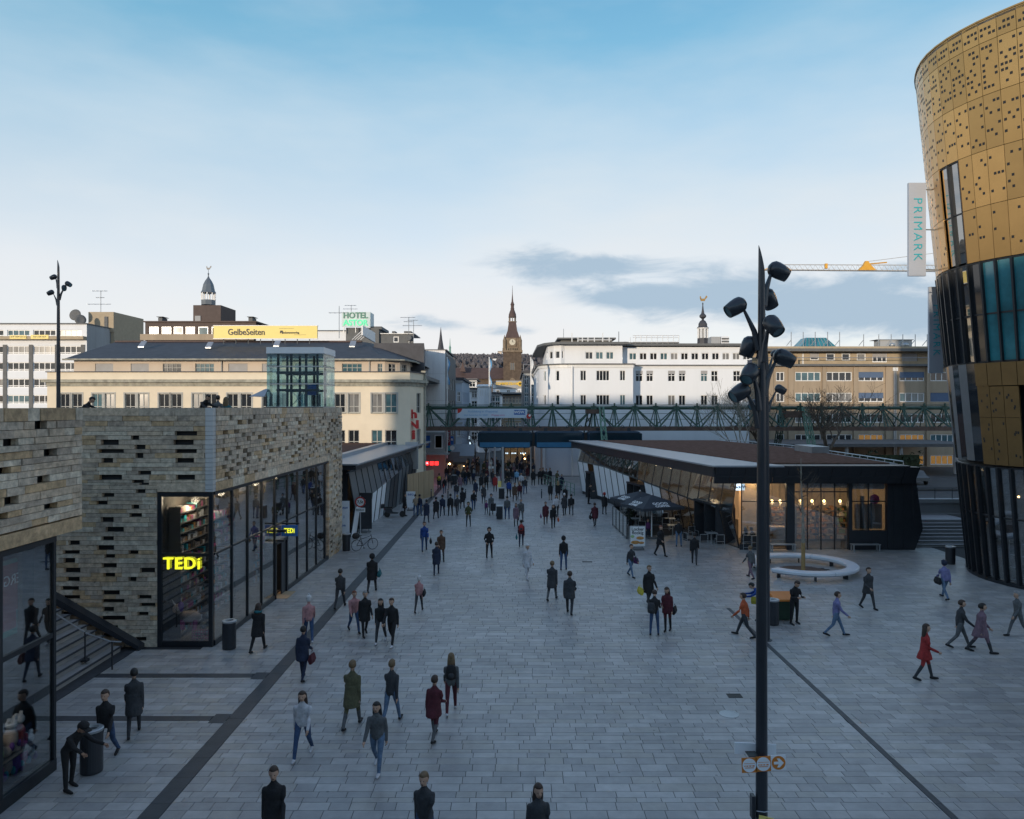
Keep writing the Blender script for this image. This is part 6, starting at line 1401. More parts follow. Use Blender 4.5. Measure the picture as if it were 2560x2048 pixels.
part('red_segment', MB().prism([(0, 0), (.55, 0), (.42, -.3), (.2, -.46), (0, -.52)], 0, .012), m_red, t, M=Matrix.Translation((bx0, BY-.045, bz1)) @ RX90)
t = thing('round_sign', 'small red and white round sign at the right end of the banner', 'sign', (gx(1321, BY), BY, 7))
part('disc', MB().lathe([(.28, 0), (.28, .05)], 0, 0, 20), m_red, t, M=Matrix.Translation((gx(1322, BY), BY-.1, gz(1041, BY))) @ RX90); part('white_mark', MB().lathe([(.13, 0), (.13, .03)], 0, 0, 12), m_whitep, t, M=Matrix.Translation((gx(1324, BY), BY-.16, gz(1039, BY))) @ RX90)
# flags and masts
for px, lab in ((1118, 'left light blue and white banner flag beside the concrete building'), (1223, 'middle light blue and white banner flag above the street'), (1327, 'right pale banner flag beside the white rounded building')):
    d = 93.5; t = thing('flag', lab, 'flag', (gx(px, d), d, 0)); x = gx(px, d)
    part('pole', MB().tube([(x, d, 0), (x, d, gz(893, d))], .06, 6), m_whitep, t)
    pts = [(x+.08+.5*(.5+.5*math.sin(k*.9))*(.55 if k else .2), d+.1*math.sin(k*1.3), gz(897+k*7.2, d)) for k in range(10)]
    part('cloth', MB().loft([[(x+.05, d-.01, q[2]), (q[0], q[1], q[2]), (q[0], q[1]+.02, q[2]), (x+.05, d+.01, q[2])] for q in pts]), m_lblue if px < 1300 else m_whitep, t)
    part('white_stripe', MB().loft([[(x+.07, d-.03, q[2]), ((q[0]+x)/2, q[1]-.04, q[2]), ((q[0]+x)/2, q[1]-.03, q[2]), (x+.07, d-.02, q[2])] for q in pts]), m_whitep, t)
for px, yb, yt, lab in ((1257, 1233, 1118, 'pale mast with a yellow box at its foot in the middle of the square'), (1237, 1213, 1118, 'slimmer grey mast left of the pale mast'), (1228, 1205, 1150, 'thin pole with small white signs in the street')):
    d = gd(yb); t = thing('mast', lab, 'mast', (gx(px, d), d, 0)); part('pole', MB().tube([(gx(px, d), d, 0), (gx(px, d), d, gz(yt, d))], .12, 8), m_steel, t)
    part('base_plate', MB().lathe([(.25, 0), (.25, .05)], gx(px, d), d, 12), m_dmetal, t)
    if px == 1257: part('yellow_box', MB().box(gx(1245, d), gx(1253, d), d-.2, d+.1, gz(1218, d), gz(1203, d)), m_yellow, t)
    if px == 1228: part('sign_plate', MB().box(gx(1221, d), gx(1235, d), d-.1, d-.06, gz(1172, d), gz(1166, d)), m_whitep, t); part('sign_plate', MB().box(gx(1225, d), gx(1231, d), d-.1, d-.06, gz(1160, d), gz(1155, d)), m_whitep, t)

# ================================================================== CRANE
d = 300.0; t = thing('tower_crane', 'yellow and grey tower crane jib reaching in from the right behind the gold store', 'crane', (gx(2600, d), d, 0))
zl, zh = gz(675, d), gz(662, d); xa, xb = gx(1912, d), gx(2600, d)
m_cr = mat('crane_grey', (.45, .43, .4), .6); m_cy = mat('crane_yellow', (.7, .36, .04), .6)
n = 52; dx = (xb-xa)/n; jb = MB()
for yy in (d-.8, d+.8): jb.tube([(xa, yy, zl), (xb, yy, zl-.8)], .16, 4)
jb.tube([(xa+6, d, zh), (xb, d, zh-.3)], .16, 4)
for k in range(2, n): jb.tube([(xa+k*dx, d-.8, zl-.8*k/n), (xa+(k+.5)*dx, d, zh), (xa+(k+1)*dx, d-.8, zl-.8*k/n)], .09, 4)
part('jib', jb, m_cr, t); part('jib_tip', MB().tube([(xa, d, zl), (xa+2, d, zl+.9), (xa+6, d, zh+.1)], .28, 5), m_cy, t)
xm = gx(2166, d); part('trolley', MB().loft([[(xm-3.4, d-1, zl-.2), (xm+3.4, d-1, zl-.2), (xm+3.4, d+1, zl-.2), (xm-3.4, d+1, zl-.2)], [(xm-1.5, d-1, zl+1.6), (xm+1.5, d-1, zl+1.6), (xm+1.5, d+1, zl+1.6), (xm-1.5, d+1, zl+1.6)], [(xm-.5, d-.5, zh+1.4), (xm+.5, d-.5, zh+1.4), (xm+.5, d+.5, zh+1.4), (xm-.5, d+.5, zh+1.4)]]), m_cy, t)
part('counter_rope', MB().tube([(xm, d, zh+1.2), (xb, d, gz(600, d))], .1, 4), m_cr, t); part('bar', MB().tube([(xm+1, d, zh+.3), (xm+8, d, zh+.9)], .25, 4), m_cy, t); part('bar', MB().box(gx(2062, d), gx(2068, d), d-.5, d+.5, zl+.5, zh+.4), m_cy, t)
part('mast', MB().box(xb, xb+2, d-1, d+1, 0, gz(590, d)), m_cy, t)

# ================================================================== TREES
def tree(name, lab, x, y, z0, h, r0, mt, seed, spread=.55, levels=5, lean=(0, 0), trunk=.28, fine=.012):
    random.seed(seed); t = thing(name, lab, 'tree', (x, y, z0)); tb_, br, tw_ = MB(), MB(), MB(); cnt = [0]
    def grow(p, dirv, ln, r, lv):
        if lv > levels: return
        n = 4; pts = [p]; rs = [r]; q = p; dv = dirv
        for i in range(n):
            dv = (dv+Vector((random.uniform(-.16, .16), random.uniform(-.16, .16), random.uniform(-.05, .14)))).normalized(); q = q+dv*ln/n; pts.append(q); rs.append(max(fine*.5, r*(1-.5*(i+1)/n)))
        (tb_ if lv == 0 else br if lv < 3 else tw_).tube(pts, rs, 8 if lv == 0 else 5 if lv < 3 else 3, caps=False)
        nb_ = 4 if lv == 0 else random.choice((3, 4)) if lv < levels-1 else 3
        for i in range(nb_):
            f = random.uniform(.45, 1) if lv else random.uniform(.7, 1); j = min(n, max(1, int(round(f*n)))); a = random.random()*6.28+i*2.1; sp_ = spread*random.uniform(.7, 1.25)
            s = dv.orthogonal().normalized(); s.rotate(Matrix.Rotation(a, 3, dv)); nd = (dv*math.cos(sp_)+s*math.sin(sp_)).normalized()
            grow(pts[j], nd, ln*random.uniform(.6, .82), rs[j]*.72, lv+1)
    grow(Vector((x, y, z0)), Vector((lean[0], lean[1], 1)).normalized(), h*trunk, r0, 0)
    part('trunk', tb_, mt, t); part('limbs', br, mt, t); part('crown', tw_, mt, t, kind='stuff')
    return t
tree('bare_tree', 'large bare plane tree behind the dark pavilion in front of the office block', gx(2070, 86), 86, 0, 19, .42, m_bark, 4, .7, 5, trunk=.24, fine=.03)
tree('bare_tree', 'slender bare birch behind the near lamp post heads', gx(1868, 84), 84, 0, 15, .2, m_barkl, 12, .5, 5, (-.12, 0), trunk=.3, fine=.02)
tree('bare_tree', 'second bare tree left of the large one, against the white building', gx(1905, 92), 92, 0, 16, .22, m_bark, 31, .5, 5, (.05, 0), trunk=.3, fine=.02)
tree('bare_tree', 'dark bare street tree beneath the advertising banner', gx(1215, 108), 108, 0, 10, .16, m_bark, 8, .6, 5, trunk=.3, fine=.02)
tree('bare_tree', 'dark bare street tree further back in the street on the left', gx(1188, 125), 125, 0, 9, .16, m_bark, 17, .6, 4, trunk=.3, fine=.02)
RX, RY = gp(2008, 1428)
ty = thing('young_tree', 'thin young tree with reed-wrapped stem inside the white ring bench', 'tree', (RX, RY, 0))
random.seed(44)
part('stem_wrap', MB().tube([(RX, RY, 0), (RX, RY, 1.5)], [.11, .1], 10), m_wrap, ty); part('trunk', MB().tube([(RX, RY, 1.5), (RX-.02, RY, 3.2), (RX-.1, RY, 4.4), (RX-.12, RY, 6.0)], [.085, .07, .04, .012], 8), m_barkl, ty)
for k in range(16):
    z = random.uniform(2.6, 5.2); a = random.random()*6.28; l = (6.4-z)*.42
    pts = [Vector((RX-.05, RY, z))]
    for i in range(4): pts.append(pts[-1]+Vector((math.cos(a)*l/4, math.sin(a)*l/4, l/4*(.5+.35*i)))); a += random.uniform(-.35, .35)
    b = MB().tube(pts, [.022, .016, .012, .008, .003], 5)
    for i in (1, 2, 3):
        for s in (-1, 1): b.tube([pts[i], pts[i]+Vector((math.cos(a+s)*l*.3, math.sin(a+s)*l*.3, l*.2))], [.008, .002], 3)
    part('branch', b, m_bark, ty)
rb = thing('ring_bench', 'white ring-shaped bench around the young tree', 'bench', (RX, RY, 0))
gapa = R(212); RB = 2.42
def ringpts(r, z, a0, a1, n=60): return [(RX+r*math.cos(a), RY+r*math.sin(a), z) for a in [a0+(a1-a0)*k/n for k in range(n+1)]]
def ringseg(prof, a0, a1, n=64): # prof (r,z)
    return MB().loft([[(RX+r*math.cos(a), RY+r*math.sin(a), z) for r, z in prof] for a in [a0+(a1-a0)*k/n for k in range(n+1)]])
prof = [(RB-.2, .25), (RB-.29, .31), (RB-.3, .42), (RB-.26, .47), (RB+.26, .48), (RB+.31, .43), (RB+.31, .33), (RB+.2, .25)]
for k in range(5):
    a0 = R(215)+k*R(68.0); part('seat_segment', ringseg(prof, a0+.002, a0+R(67.5), 18), m_ring, rb, smooth=False)
part('end_plate', MB(TR(RX+RB*math.cos(R(196)), RY+RB*math.sin(R(196)), 0, R(196))).box(-.3, .3, -.02, .02, .18, .5), m_steel, rb)
for k in range(8):
    a = R(220)+k*R(43); part('leg', MB(TR(RX+RB*math.cos(a), RY+RB*math.sin(a), 0, a)).box(-.16, .1, -.03, .03, 0, .25), m_dmetal, rb)
tg = thing('tree_grate', 'dark round tree pit grate inside the ring bench', 'tree grate', (RX, RY, 0))
for k, (r0, r1) in enumerate(((.35, .6), (.64, .9), (.94, 1.32))): part('grate_ring', MB().loft([[(RX+r*math.cos(a), RY+r*math.sin(a), z) for r, z in ((r0, .004), (r1, .004), (r1, .014), (r0, .014))] for a in [R(6)*j for j in range(61)]], caps=False), m_rust, tg)
part('soil', MB().lathe([(.34, 0.0), (.34, .008)], RX, RY, 20), mat('soil', (.035, .028, .022), .95), tg)

# ================================================================== LAMP POSTS
def lamp_head(b_end, M):
    pass
def lamppost(lab, x, y, z0, h, heads, s=1.0, rp=.115):
    t = thing('lamp_post', lab, 'lamp post', (x, y, z0))
    pts = [(x, y, z0), (x, y, z0+h-1.6*s)]
    n = 16; R0 = rp
    b = MB().tube([(x, y, z0), (x, y, z0+h*.45), (x, y, z0+h*.72), (x, y, z0+h-1.0*s)], [R0, R0*.88, R0*.7, R0*.56], 18)
    ring = lambda z, r: [(x+r*math.cos(2*math.pi*j/n), y+r*math.sin(2*math.pi*j/n), z) for j in range(n)]
    tip = [(x+.5*R0*math.cos(2*math.pi*j/n), y+.5*R0*math.sin(2*math.pi*j/n), z0+h-.28*s*(1+math.cos(2*math.pi*j/n))*1.2) for j in range(n)]
    b.loft([ring(z0+h-1.01*s, .56*R0), tip]); part('pole', b, m_pole, t, smooth=False)
    part('base_flange', MB().lathe([(R0*1.7, 0), (R0*1.7, .03), (R0*1.1, .05)], x, y, 16, z0=z0), m_pole, t)
    for (hz, az_, up, ln, hd, tilt) in heads:   # height of joint, azimuth, rise, reach, head azimuth, tilt
        ca, sa = math.cos(R(az_)), math.sin(R(az_))
        p0 = Vector((x+ca*R0*.5, y+sa*R0*.5, z0+hz)); p1 = Vector((x+ca*ln, y+sa*ln, z0+hz+up))
        o = part('arm', MB().tube([p0-Vector((0, 0, .25*s)), p0+(p1-p0)*.25, p1], [.085*s, .07*s, .028*s], 8), m_pole, t)
        ha = R(hd); dv = Vector((math.cos(ha)*math.cos(R(tilt)), math.sin(ha)*math.cos(R(tilt)), -math.sin(R(tilt))))
        Mh = Matrix.Translation(p1+Vector((0, 0, .04*s))) @ dv.to_track_quat('Z', 'Y').to_matrix().to_4x4()
        o = part('lamp_head', MB(Mh).lathe([(.03*s, -.1*s), (.12*s, -.07*s), (.185*s, .0), (.2*s, .1*s), (.195*s, .22*s), (.165*s, .42*s), (.15*s, .425*s), (.15*s, .39*s)], 0, 0, 20), m_pole, t, smooth=True)
        part('lens', MB(Mh).lathe([(.149*s, .395*s), (.149*s, .4*s)], 0, 0, 20), m_glassB, o)
        part('knuckle', MB().ball(p1, .045*s, n=8), m_dmetal, t, smooth=True)
    return t
LX, LY = gx(1904, 13.0), 13.0
heads = [(10.59, 20, .46, .22, 0, 28), (10.45, 60, .2, .3, 30, 55), (9.84, 172, .6, .33, 188, 32), (9.64, 290, .48, .2, 300, 48), (9.7, 130, .12, .2, 150, 70), (9.06, 12, .5, .3, 352, 26), (8.82, 205, .5, .2, 225, 42), (8.52, 178, .47, .27, 196, 32)]
lamppost('nearest tall dark lamp post with eight pod-shaped heads, cut by the bottom edge', LX, LY, 0, 11.45, heads, .7, .104)
lx2, ly2 = gx(1917, 28.6), 28.6
lamppost('second dark lamp post directly behind the nearest one on the dark paving line', lx2, ly2, 0, 11.1, [(8.7, 10, .7, .42, 0, 30), (10.0, 20, .7, .3, 10, 40), (9.5, 170, .6, .4, 190, 35), (8.2, 175, .65, .38, 195, 35)], .8)
lamppost('slim lamp post with four pod heads on the roof terrace at the far left', gx(146, 38), 38, 7.6, 8.4, [(7.15, 160, .42, .2, 175, 20), (6.57, 20, .68, .36, 350, 30), (6.57, 40, .5, .25, 300, 40), (6.3, 175, .5, .3, 185, 25)], .62, .1)
# orientation signs on the near lamp post
d = LY-.16; t = thing('direction_sign', 'orange and white direction sign plates with a white arrow on the near lamp post', 'sign', (LX, d, gz(1905, d)))
part('back_plate', MB().hexa(((gx(1850, d), d+.3, gz(1905, d)), (gx(1956, d), d+.3, gz(1908, d)), (gx(1956, d), d+.32, gz(1908, d)), (gx(1850, d), d+.32, gz(1905, d)), (gx(1850, d), d+.3, gz(1876, d)), (gx(1956, d), d+.3, gz(1881, d)), (gx(1956, d), d+.32, gz(1881, d)), (gx(1850, d), d+.32, gz(1876, d)))), m_wpanel, t)
rot = R(2.5)
for i, px in enumerate((1873, 1908, 1946)):
    zc = gz(1913-i*3.2, d); M = Matrix.Translation((gx(px, d), d, zc)) @ Matrix.Rotation(-rot, 4, 'Y')
    w = .125
    part('plate', MB().box(-w, w, -.006, .006, -w, w), m_orange if i < 2 else m_wpanel, t, M)
    part('disc', MB(RX90).lathe([(.115, .008), (.115, .013)], 0, 0, 28), m_wpanel if i < 2 else m_orange, t, M)
    if i < 2:
        b = MB().box(-.085, .085, -.017, -.014, -.02, .0).box(-.075, .075, -.017, -.014, -.045, -.035).box(-.09, .09, -.017, -.014, .03, .036)
        part('train_symbol', b, m_orange, t, M)
        part('train_window', MB().box(-.07, -.05, -.02, -.0175, -.016, -.004).box(-.03, .0, -.02, -.0175, -.016, -.004).box(.02, .05, -.02, -.0175, -.016, -.004), m_wpanel, t, M)
    else: part('arrow', MB(RX90).prism([(-.08, -.022), (.0, -.022), (-.03, -.075), (.015, -.075), (.085, 0), (.015, .075), (-.03, .075), (.0, .022), (-.08, .022)], .014, .018), m_wpanel, t, M)
part('clamp', MB().box(gx(1872, d), gx(1897, d), d+.0, d+.2, gz(1893, d), gz(1891, d)), m_black, t)
t = thing('control_box', 'dark narrow box strapped to the left side of the near lamp post foot', 'box', (LX-.17, LY, 1.3)); part('casing', MB().box(gx(1878, LY), LX-.118, LY-.05, LY+.08, gz(2045, LY), gz(1988, LY)), m_dmetal, t); part('strap', MB().tube([(LX-.118, LY-.1, 1.9), (LX, LY-.135, 1.9), (LX+.118, LY-.1, 1.9)], .008, 4), m_steel, t)
t = thing('warning_sticker', 'yellow warning plate with black dot low on the near lamp post', 'sign', (LX+.1, LY-.13, 1.5)); d = LY-.14
part('plate', MB().hexa(((gx(1897, d), d, gz(2062, d)), (gx(1935, d), d, gz(2062, d)), (gx(1935, d), d+.01, gz(2062, d)), (gx(1897, d), d+.01, gz(2062, d)), (gx(1898, d), d, gz(2038, d)), (gx(1935, d), d, gz(2047, d)), (gx(1935, d), d+.01, gz(2047, d)), (gx(1898, d), d+.01, gz(2038, d)))), m_yellow, t); part('dot', MB(RX90).lathe([(.035, 0), (.035, .006)], 0, 0, 16), m_black, t, Matrix.Translation((gx(1917, d), d-.003, gz(2052, d))))
# ================================================================== STREET FURNITURE
random.seed(77)
def bin_(px, py, lab, h=1.02, r=.24, square=False):
    x, y = gp(px, py); t = thing('litter_bin', lab, 'bin', (x, y, 0))
    if square:
        part('casing', MB().box(x-r, x+r, y-r, y+r, .04, h), m_dmetal, t); part('top', MB().box(x-r-.01, x+r+.01, y-r-.01, y+r+.01, h, h+.05), m_steel, t); part('door', MB().box(x-r+.04, x+r-.04, y-r-.012, y-r, .12, h-.12), m_frame, t)
    else:
        part('casing', MB().lathe([(r*.97, .02), (r, .06), (r, h-.06)], x, y, 28), m_dmetal, t, smooth=False)
        part('rim', MB().lathe([(r+.012, h-.06), (r+.015, h-.01), (r-.01, h+.01), (r*.62, h+.01), (r*.58, h-.03), (r*.5, h-.04), (.01, h-.04)], x, y, 28), m_steel, t)
        part('opening', MB().lathe([(r*.56, h-.035), (r*.5, h-.03), (.01, h-.03)], x, y, 20), m_black, t)
        part('seam', MB().box(x-.004, x+.004, y-r-.004, y-r+.01, .08, h-.08), m_black, t)
bin_(573, 1622, 'round dark litter bin in front of the lit glass corner window')
bin_(229, 1930, 'round dark litter bin beside the man with the cap, lower left', 1.05, .25)
bin_(1932, 1562, 'round dark litter bin directly right of the lamp post, left of the orange lid box', 1.02, .24)
bin_(2376, 1410, 'round dark litter bin near the base of the gold store', .98, .25)
bin_(866, 1377, 'round dark litter bin at the stone pier next to the bicycle', 1.05, .24)
bin_(1249, 1298, 'square grey bin alone in the middle of the square', 1.0, .24, True)
bin_(1254, 1247, 'square grey bin at the foot of the pale mast', 1.0, .27, True)
bin_(1071, 1217, 'small round bin beside the far shop left of the street', 1.2, .27)
bin_(1135, 1212, 'round bin among the crowd near the yellow lit stall', 1.1, .27)
for px, lab in ((1078, 'leftmost thin dark bollard of the row across the square'), (1120, 'second bollard from the left in the row across the square'), (1164, 'third bollard from the left in the row across the square'), (1354, 'right bollard of the row across the square, on its own')):
    x, y = gp(px, 1246); t = thing('bollard', lab, 'bollard', (x, y, 0)); part('post', MB().lathe([(.055, 0), (.055, .85), (.03, .88)], x, y, 10), m_dmetal, t); part('band', MB().lathe([(.058, .7), (.058, .76)], x, y, 10), m_steel, t)
x, y = gp(1955, 1548); t = thing('grit_box', 'dark green box with sloping orange lid beside the man in black', 'box', (x, y, 0))
part('body', MB().loft([[(x-.33, y-.3, .06), (x+.33, y-.3, .06), (x+.33, y+.3, .06), (x-.33, y+.3, .06)], [(x-.42, y-.36, .82), (x+.42, y-.36, .82), (x+.42, y+.36, .95), (x-.42, y+.36, .95)]]), m_sgreen, t)
part('lid', MB().hexa(((x-.46, y-.42, .83), (x+.46, y-.42, .83), (x+.46, y+.4, .97), (x-.46, y+.4, .97), (x-.44, y-.4, .9), (x+.44, y-.4, .9), (x+.44, y+.38, 1.06), (x-.44, y+.38, 1.06))), m_orange, t)
for s in (-.3, .3): part('wheel', MB(Matrix.Translation((x+s, y+.25, .08)) @ RX90).lathe([(.08, -.03), (.08, .03)], 0, 0, 10), m_black, t)
# weight limit sign
x, y = gp(901, 1342); t = thing('road_sign', 'round red-rimmed 7,5t weight limit sign with a white plate below', 'sign', (x, y, 0))
part('pole', MB().tube([(x, y, 0), (x, y, 2.75)], .035, 8), m_steel, t)
zc = gz(1255, y); part('disc', MB().lathe([(.35, 0), (.35, .02)], 0, 0, 28), m_red, t, M=Matrix.Translation((x, y-.045, zc)) @ RX90)
part('white_face', MB().lathe([(.265, .02), (.265, .026)], 0, 0, 28), m_whitep, t, M=Matrix.Translation((x, y-.045, zc)) @ RX90)
text('lettering', '7,5t', .26, m_black, t, facing(x, y-.08, zc), .003, .008)
part('plate', MB().box(x-.33, x+.33, y-.05, y-.035, zc-.68, zc-.39), m_whitep, t); text('lettering', 'Brückenl.', .14, m_black, t, facing(x, y-.06, zc-.53), .002, .003)
# bicycle
x, y = gp(912, 1376); t = thing('bicycle', 'parked black bicycle leaning next to the weight limit sign, black bag on its rack', 'bicycle', (x, y, 0), R(35))
for wx in (-.53, .53):
    Mw = Matrix.Translation((wx, 0, .35)) @ RX90
    w = lpart('wheel', MB(Mw).loft([[((.33+.0*0)*math.cos(a)+.018*math.cos(b_)*math.cos(a), (.33)*math.sin(a)+.018*math.cos(b_)*math.sin(a), .018*math.sin(b_)) for b_ in (0, 1.57, 3.14, 4.71)] for a in [2*math.pi*j/28 for j in range(29)]], caps=False), m_black, t)
    part('rim', MB(Mw).loft([[(r*math.cos(a), r*math.sin(a), z) for r, z in ((.305, -.01), (.315, -.01), (.315, .01), (.305, .01))] for a in [2*math.pi*j/28 for j in range(29)]], caps=False), m_steel, w, WM[t.name])
    sp_ = MB(Mw)
    for j in range(14): a = j*.449; sp_.tube([(0, 0, .02 if j % 2 else -.02), (.31*math.cos(a), .31*math.sin(a), 0)], .003, 3)
    part('spoke', sp_, m_steel, w, WM[t.name], kind='stuff')
fr = MB(); A, B_, C_, D_ = (-.12, 0, .3), (-.28, 0, .82), (.4, 0, .85), (.36, 0, .72)
for p, q in ((A, B_), (A, (.38, 0, .7)), ((-.26, 0, .7), (.4, 0, .85)), (A, (-.53, 0, .35)), ((-.53, 0, .35), (-.26, 0, .74)), ((.4, 0, .95), (.53, 0, .35))): fr.tube([p, q], .018, 6)
lpart('frame', fr, m_black, t); lpart('saddle', MB().ball((-.3, 0, .93), .14, .07, .035, 8).tube([(-.28, 0, .8), (-.3, 0, .92)], .014), m_black, t)
lpart('handlebar', MB().tube([(.28, -.28, 1.02), (.4, -.15, 1.04), (.4, .15, 1.04), (.28, .28, 1.02)], .014).tube([(.4, 0, .9), (.4, 0, 1.04)], .015), m_steel, t)
lpart('mudguard', MB().loft([[(-.53+.37*math.cos(a), s, .35+.37*math.sin(a)) for s in (-.025, .025)] for a in [R(20+j*14) for j in range(11)]], closed=False, caps=False), m_black, t)
lpart('rack', MB().box(-.8, -.38, -.07, .07, .74, .755).tube([(-.53, .06, .35), (-.6, .06, .74)], .008), m_steel, t); lpart('pedal', MB().tube([(-.12, -.12, .18), (-.12, .12, .42)], .014).box(-.17, -.07, -.2, -.12, .16, .19).box(-.17, -.07, .12, .2, .41, .44), m_black, t)
lpart('bag', MB().ball((-.58, 0, .93), .25, .2, .19, 12), m_blackm, t, smooth=True)
# motorised cart at the left pavilion
x, y = gp(987, 1293); t = thing('parked_scooter', 'low motor scooter with grey body and red lamp parked at the left pavilion', 'scooter', (x, y, 0), R(10))
for wx in (-.6, .6): lpart('wheel', MB(Matrix.Translation((wx, 0, .24)) @ RX90).lathe([(.24, -.07), (.24, .07)], 0, 0, 16), m_black, t)
lpart('body', MB().loft([[(-.75, s*.2, .45), (-.35, s*.22, .3), (.2, s*.2, .28), (.3, s*.18, .36), (-.15, s*.2, .42), (-.3, s*.22, .72), (-.8, s*.16, .72)] for s in (-1, 1)]), m_dmetal, t); lpart('seat', MB().box(-.8, -.2, -.15, .15, .73, .83), m_black, t)
lpart('front_shield', MB().hexa(((.3, -.22, .35), (.36, -.22, .35), (.36, .22, .35), (.3, .22, .35), (.48, -.18, 1.0), (.54, -.18, 1.0), (.54, .18, 1.0), (.48, .18, 1.0))), m_steel, t); lpart('handlebar', MB().tube([(.42, -.33, 1.06), (.5, 0, 1.0), (.42, .33, 1.06)], .02), m_black, t)
lpart('windshield', MB().box(.5, .51, -.2, .2, 1.05, 1.4), m_lift, t); lpart('tail_lamp', MB().box(-.86, -.8, -.08, .08, .6, .7), m_red, t); lpart('top_box', MB().box(-1.15, -.8, -.2, .2, .74, 1.05), m_dmetal, t)
# bakery board
x, y = gp(1593, 1374); t = thing('advertising_board', 'white framed board with handwritten Locker flockig and croissants in front of the terrace', 'sign', (x, y, 0))
zt0, zt1 = gz(1367, y), gz(1315, y)
part('frame', MB().box(gx(1574, y), gx(1614, y), y-.03, y+.03, zt0, zt1), m_steel, t); part('sheet', MB().box(gx(1576, y), gx(1612, y), y-.04, y-.031, zt0+.05, zt1-.04), m_whitep, t)
text('lettering', 'Locker', .27, m_black, t, facing(gx(1594, y), y-.045, gz(1323, y)), .002, .004); text('lettering', 'flockig', .27, m_black, t, facing(gx(1594, y), y-.045, gz(1332, y)), .002, .004)
for i, (px, py, w) in enumerate(((1588, 1356, .27), (1600, 1345, .24), (1603, 1357, .18))): part('croissant_print', MB().ball((gx(px, y), y-.045, gz(py, y)), w, .006, w*.42, 12), m_bread, t)
part('salad_print', MB().ball((gx(1581, y), y-.045, gz(1341, y)), .12, .005, .09, 10), m_lgreen, t)
part('foot', MB().box(gx(1582, y), gx(1609, y), y-.3, y+.3, 0, .1).box(gx(1584, y), gx(1586, y), y-.03, y+.03, .1, zt0).box(gx(1604, y), gx(1606, y), y-.03, y+.03, .1, zt0), m_greyd, t)
# umbrellas
def umbrella(x, y, hw, za, ze, lab, rz=.3):
    t = thing('umbrella', lab, 'umbrella', (x, y, 0), rz); lpart('pole', MB().tube([(0, 0, 0), (0, 0, za+.08)], .045, 8), m_whitep, t)
    c8 = [(hw, -hw), (hw, hw), (-hw, hw), (-hw, -hw)]
    for k in range(4):
        a, c = c8[k], c8[(k+1) % 4]; m_ = ((a[0]+c[0])/2, (a[1]+c[1])/2)
        b = MB(); ap = Vector((0, 0, za)); A, C, M_ = Vector((*a, ze)), Vector((*c, ze)), Vector((m_[0]*.985, m_[1]*.985, ze+.02))
        for p, q in ((A, M_), (M_, C)):
            b.face([ap, p, q]); b.face([ap-Vector((0, 0, .02)), q-Vector((0, 0, .02)), p-Vector((0, 0, .02))]); b.face([p, p-Vector((0, 0, .17)), q-Vector((0, 0, .17)), q])
        lpart('canopy_panel', b, m_dmetal2, t)
        n = (A-ap).cross(C-ap).normalized(); n = n if n.z > 0 else -n; cen = ap.lerp((A+C)/2, .76)+n*.02; u = (C-A).normalized(); w = n.cross(u)
        Mt = Matrix((( u.x, w.x, n.x, cen.x), (u.y, w.y, n.y, cen.y), (u.z, w.z, n.z, cen.z), (0, 0, 0, 1)))
        if w.z < 0: Mt = Mt @ Matrix.Rotation(math.pi, 4, 'Z')
        lp = MB(Mt); lp.box(-.42, .42, -.02, .05, 0, .004); 
        text('printed_logo', 'GOOD', .36, m_whitep, t, WM[t.name] @ Mt @ Matrix.Translation((0, .1, 0)), .001, .01); text('printed_logo', 'COFFEE', .3, m_whitep, t, WM[t.name] @ Mt @ Matrix.Translation((0, -.22, 0)), .001, .01)
    for a in c8: lpart('rib', MB().tube([(0, 0, za-.45), (a[0]*.55, a[1]*.55, za-(za-ze)*.56)], .012, 4), m_steel, t)
    lpart('finial', MB().lathe([(.06, 0), (.05, .07)], 0, 0, 8, z0=za), m_whitep, t); lpart('foot', MB().box(-.4, .4, -.4, .4, 0, .07), m_greyd, t)
m_dmetal2 = mat('umbrella_cloth', (.035, .042, .055), .85, var=.1)
x, y = gp(1629, 1345); umbrella(x, y, 1.55, gz(1237, y), gz(1263, y), 'front dark grey cafe umbrella with white print on its panels', .35)
x, y = gp(1600, 1325); umbrella(x, y, 1.6, gz(1228, y), gz(1248, y), 'rear dark grey cafe umbrella, partly hidden by the front one', .3)
# terrace screen
t = thing('terrace_screen', 'waist-high dark framed glass screen around the cafe terrace', 'screen', (7.5, 53, 0))
pts = [gp(1567, 1348), gp(1553, 1337), gp(1543, 1325), gp(1532, 1314)]
pts = [Vector((pts[0][0], pts[0][1])).lerp(Vector((pts[3][0], pts[3][1])), k/4) for k in range(5)]+[Vector((7.4+k*1.2, 56.4)) for k in range(1, 4)]
for p, q in zip(pts, pts[1:]):
    part('post', MB().tube([(p.x, p.y, 0), (p.x, p.y, 1.42)], .03, 4), m_dmetal, t); u = (q-p).normalized()
    part('top_rail', MB().tube([(p.x, p.y, 1.42), (q.x, q.y, 1.42)], .025, 4), m_dmetal, t); part('bottom_rail', MB().tube([(p.x, p.y, .1), (q.x, q.y, .1)], .02, 4), m_dmetal, t)
    a, c = p+u*.05, q-u*.05; part('pane', MB().loft([[(a.x, a.y, .12), (c.x, c.y, .12)], [(a.x, a.y, 1.4), (c.x, c.y, 1.4)]], closed=False), m_mirror, t)
part('post', MB().tube([(pts[-1].x, pts[-1].y, 0), (pts[-1].x, pts[-1].y, 1.42)], .03, 4), m_dmetal, t)
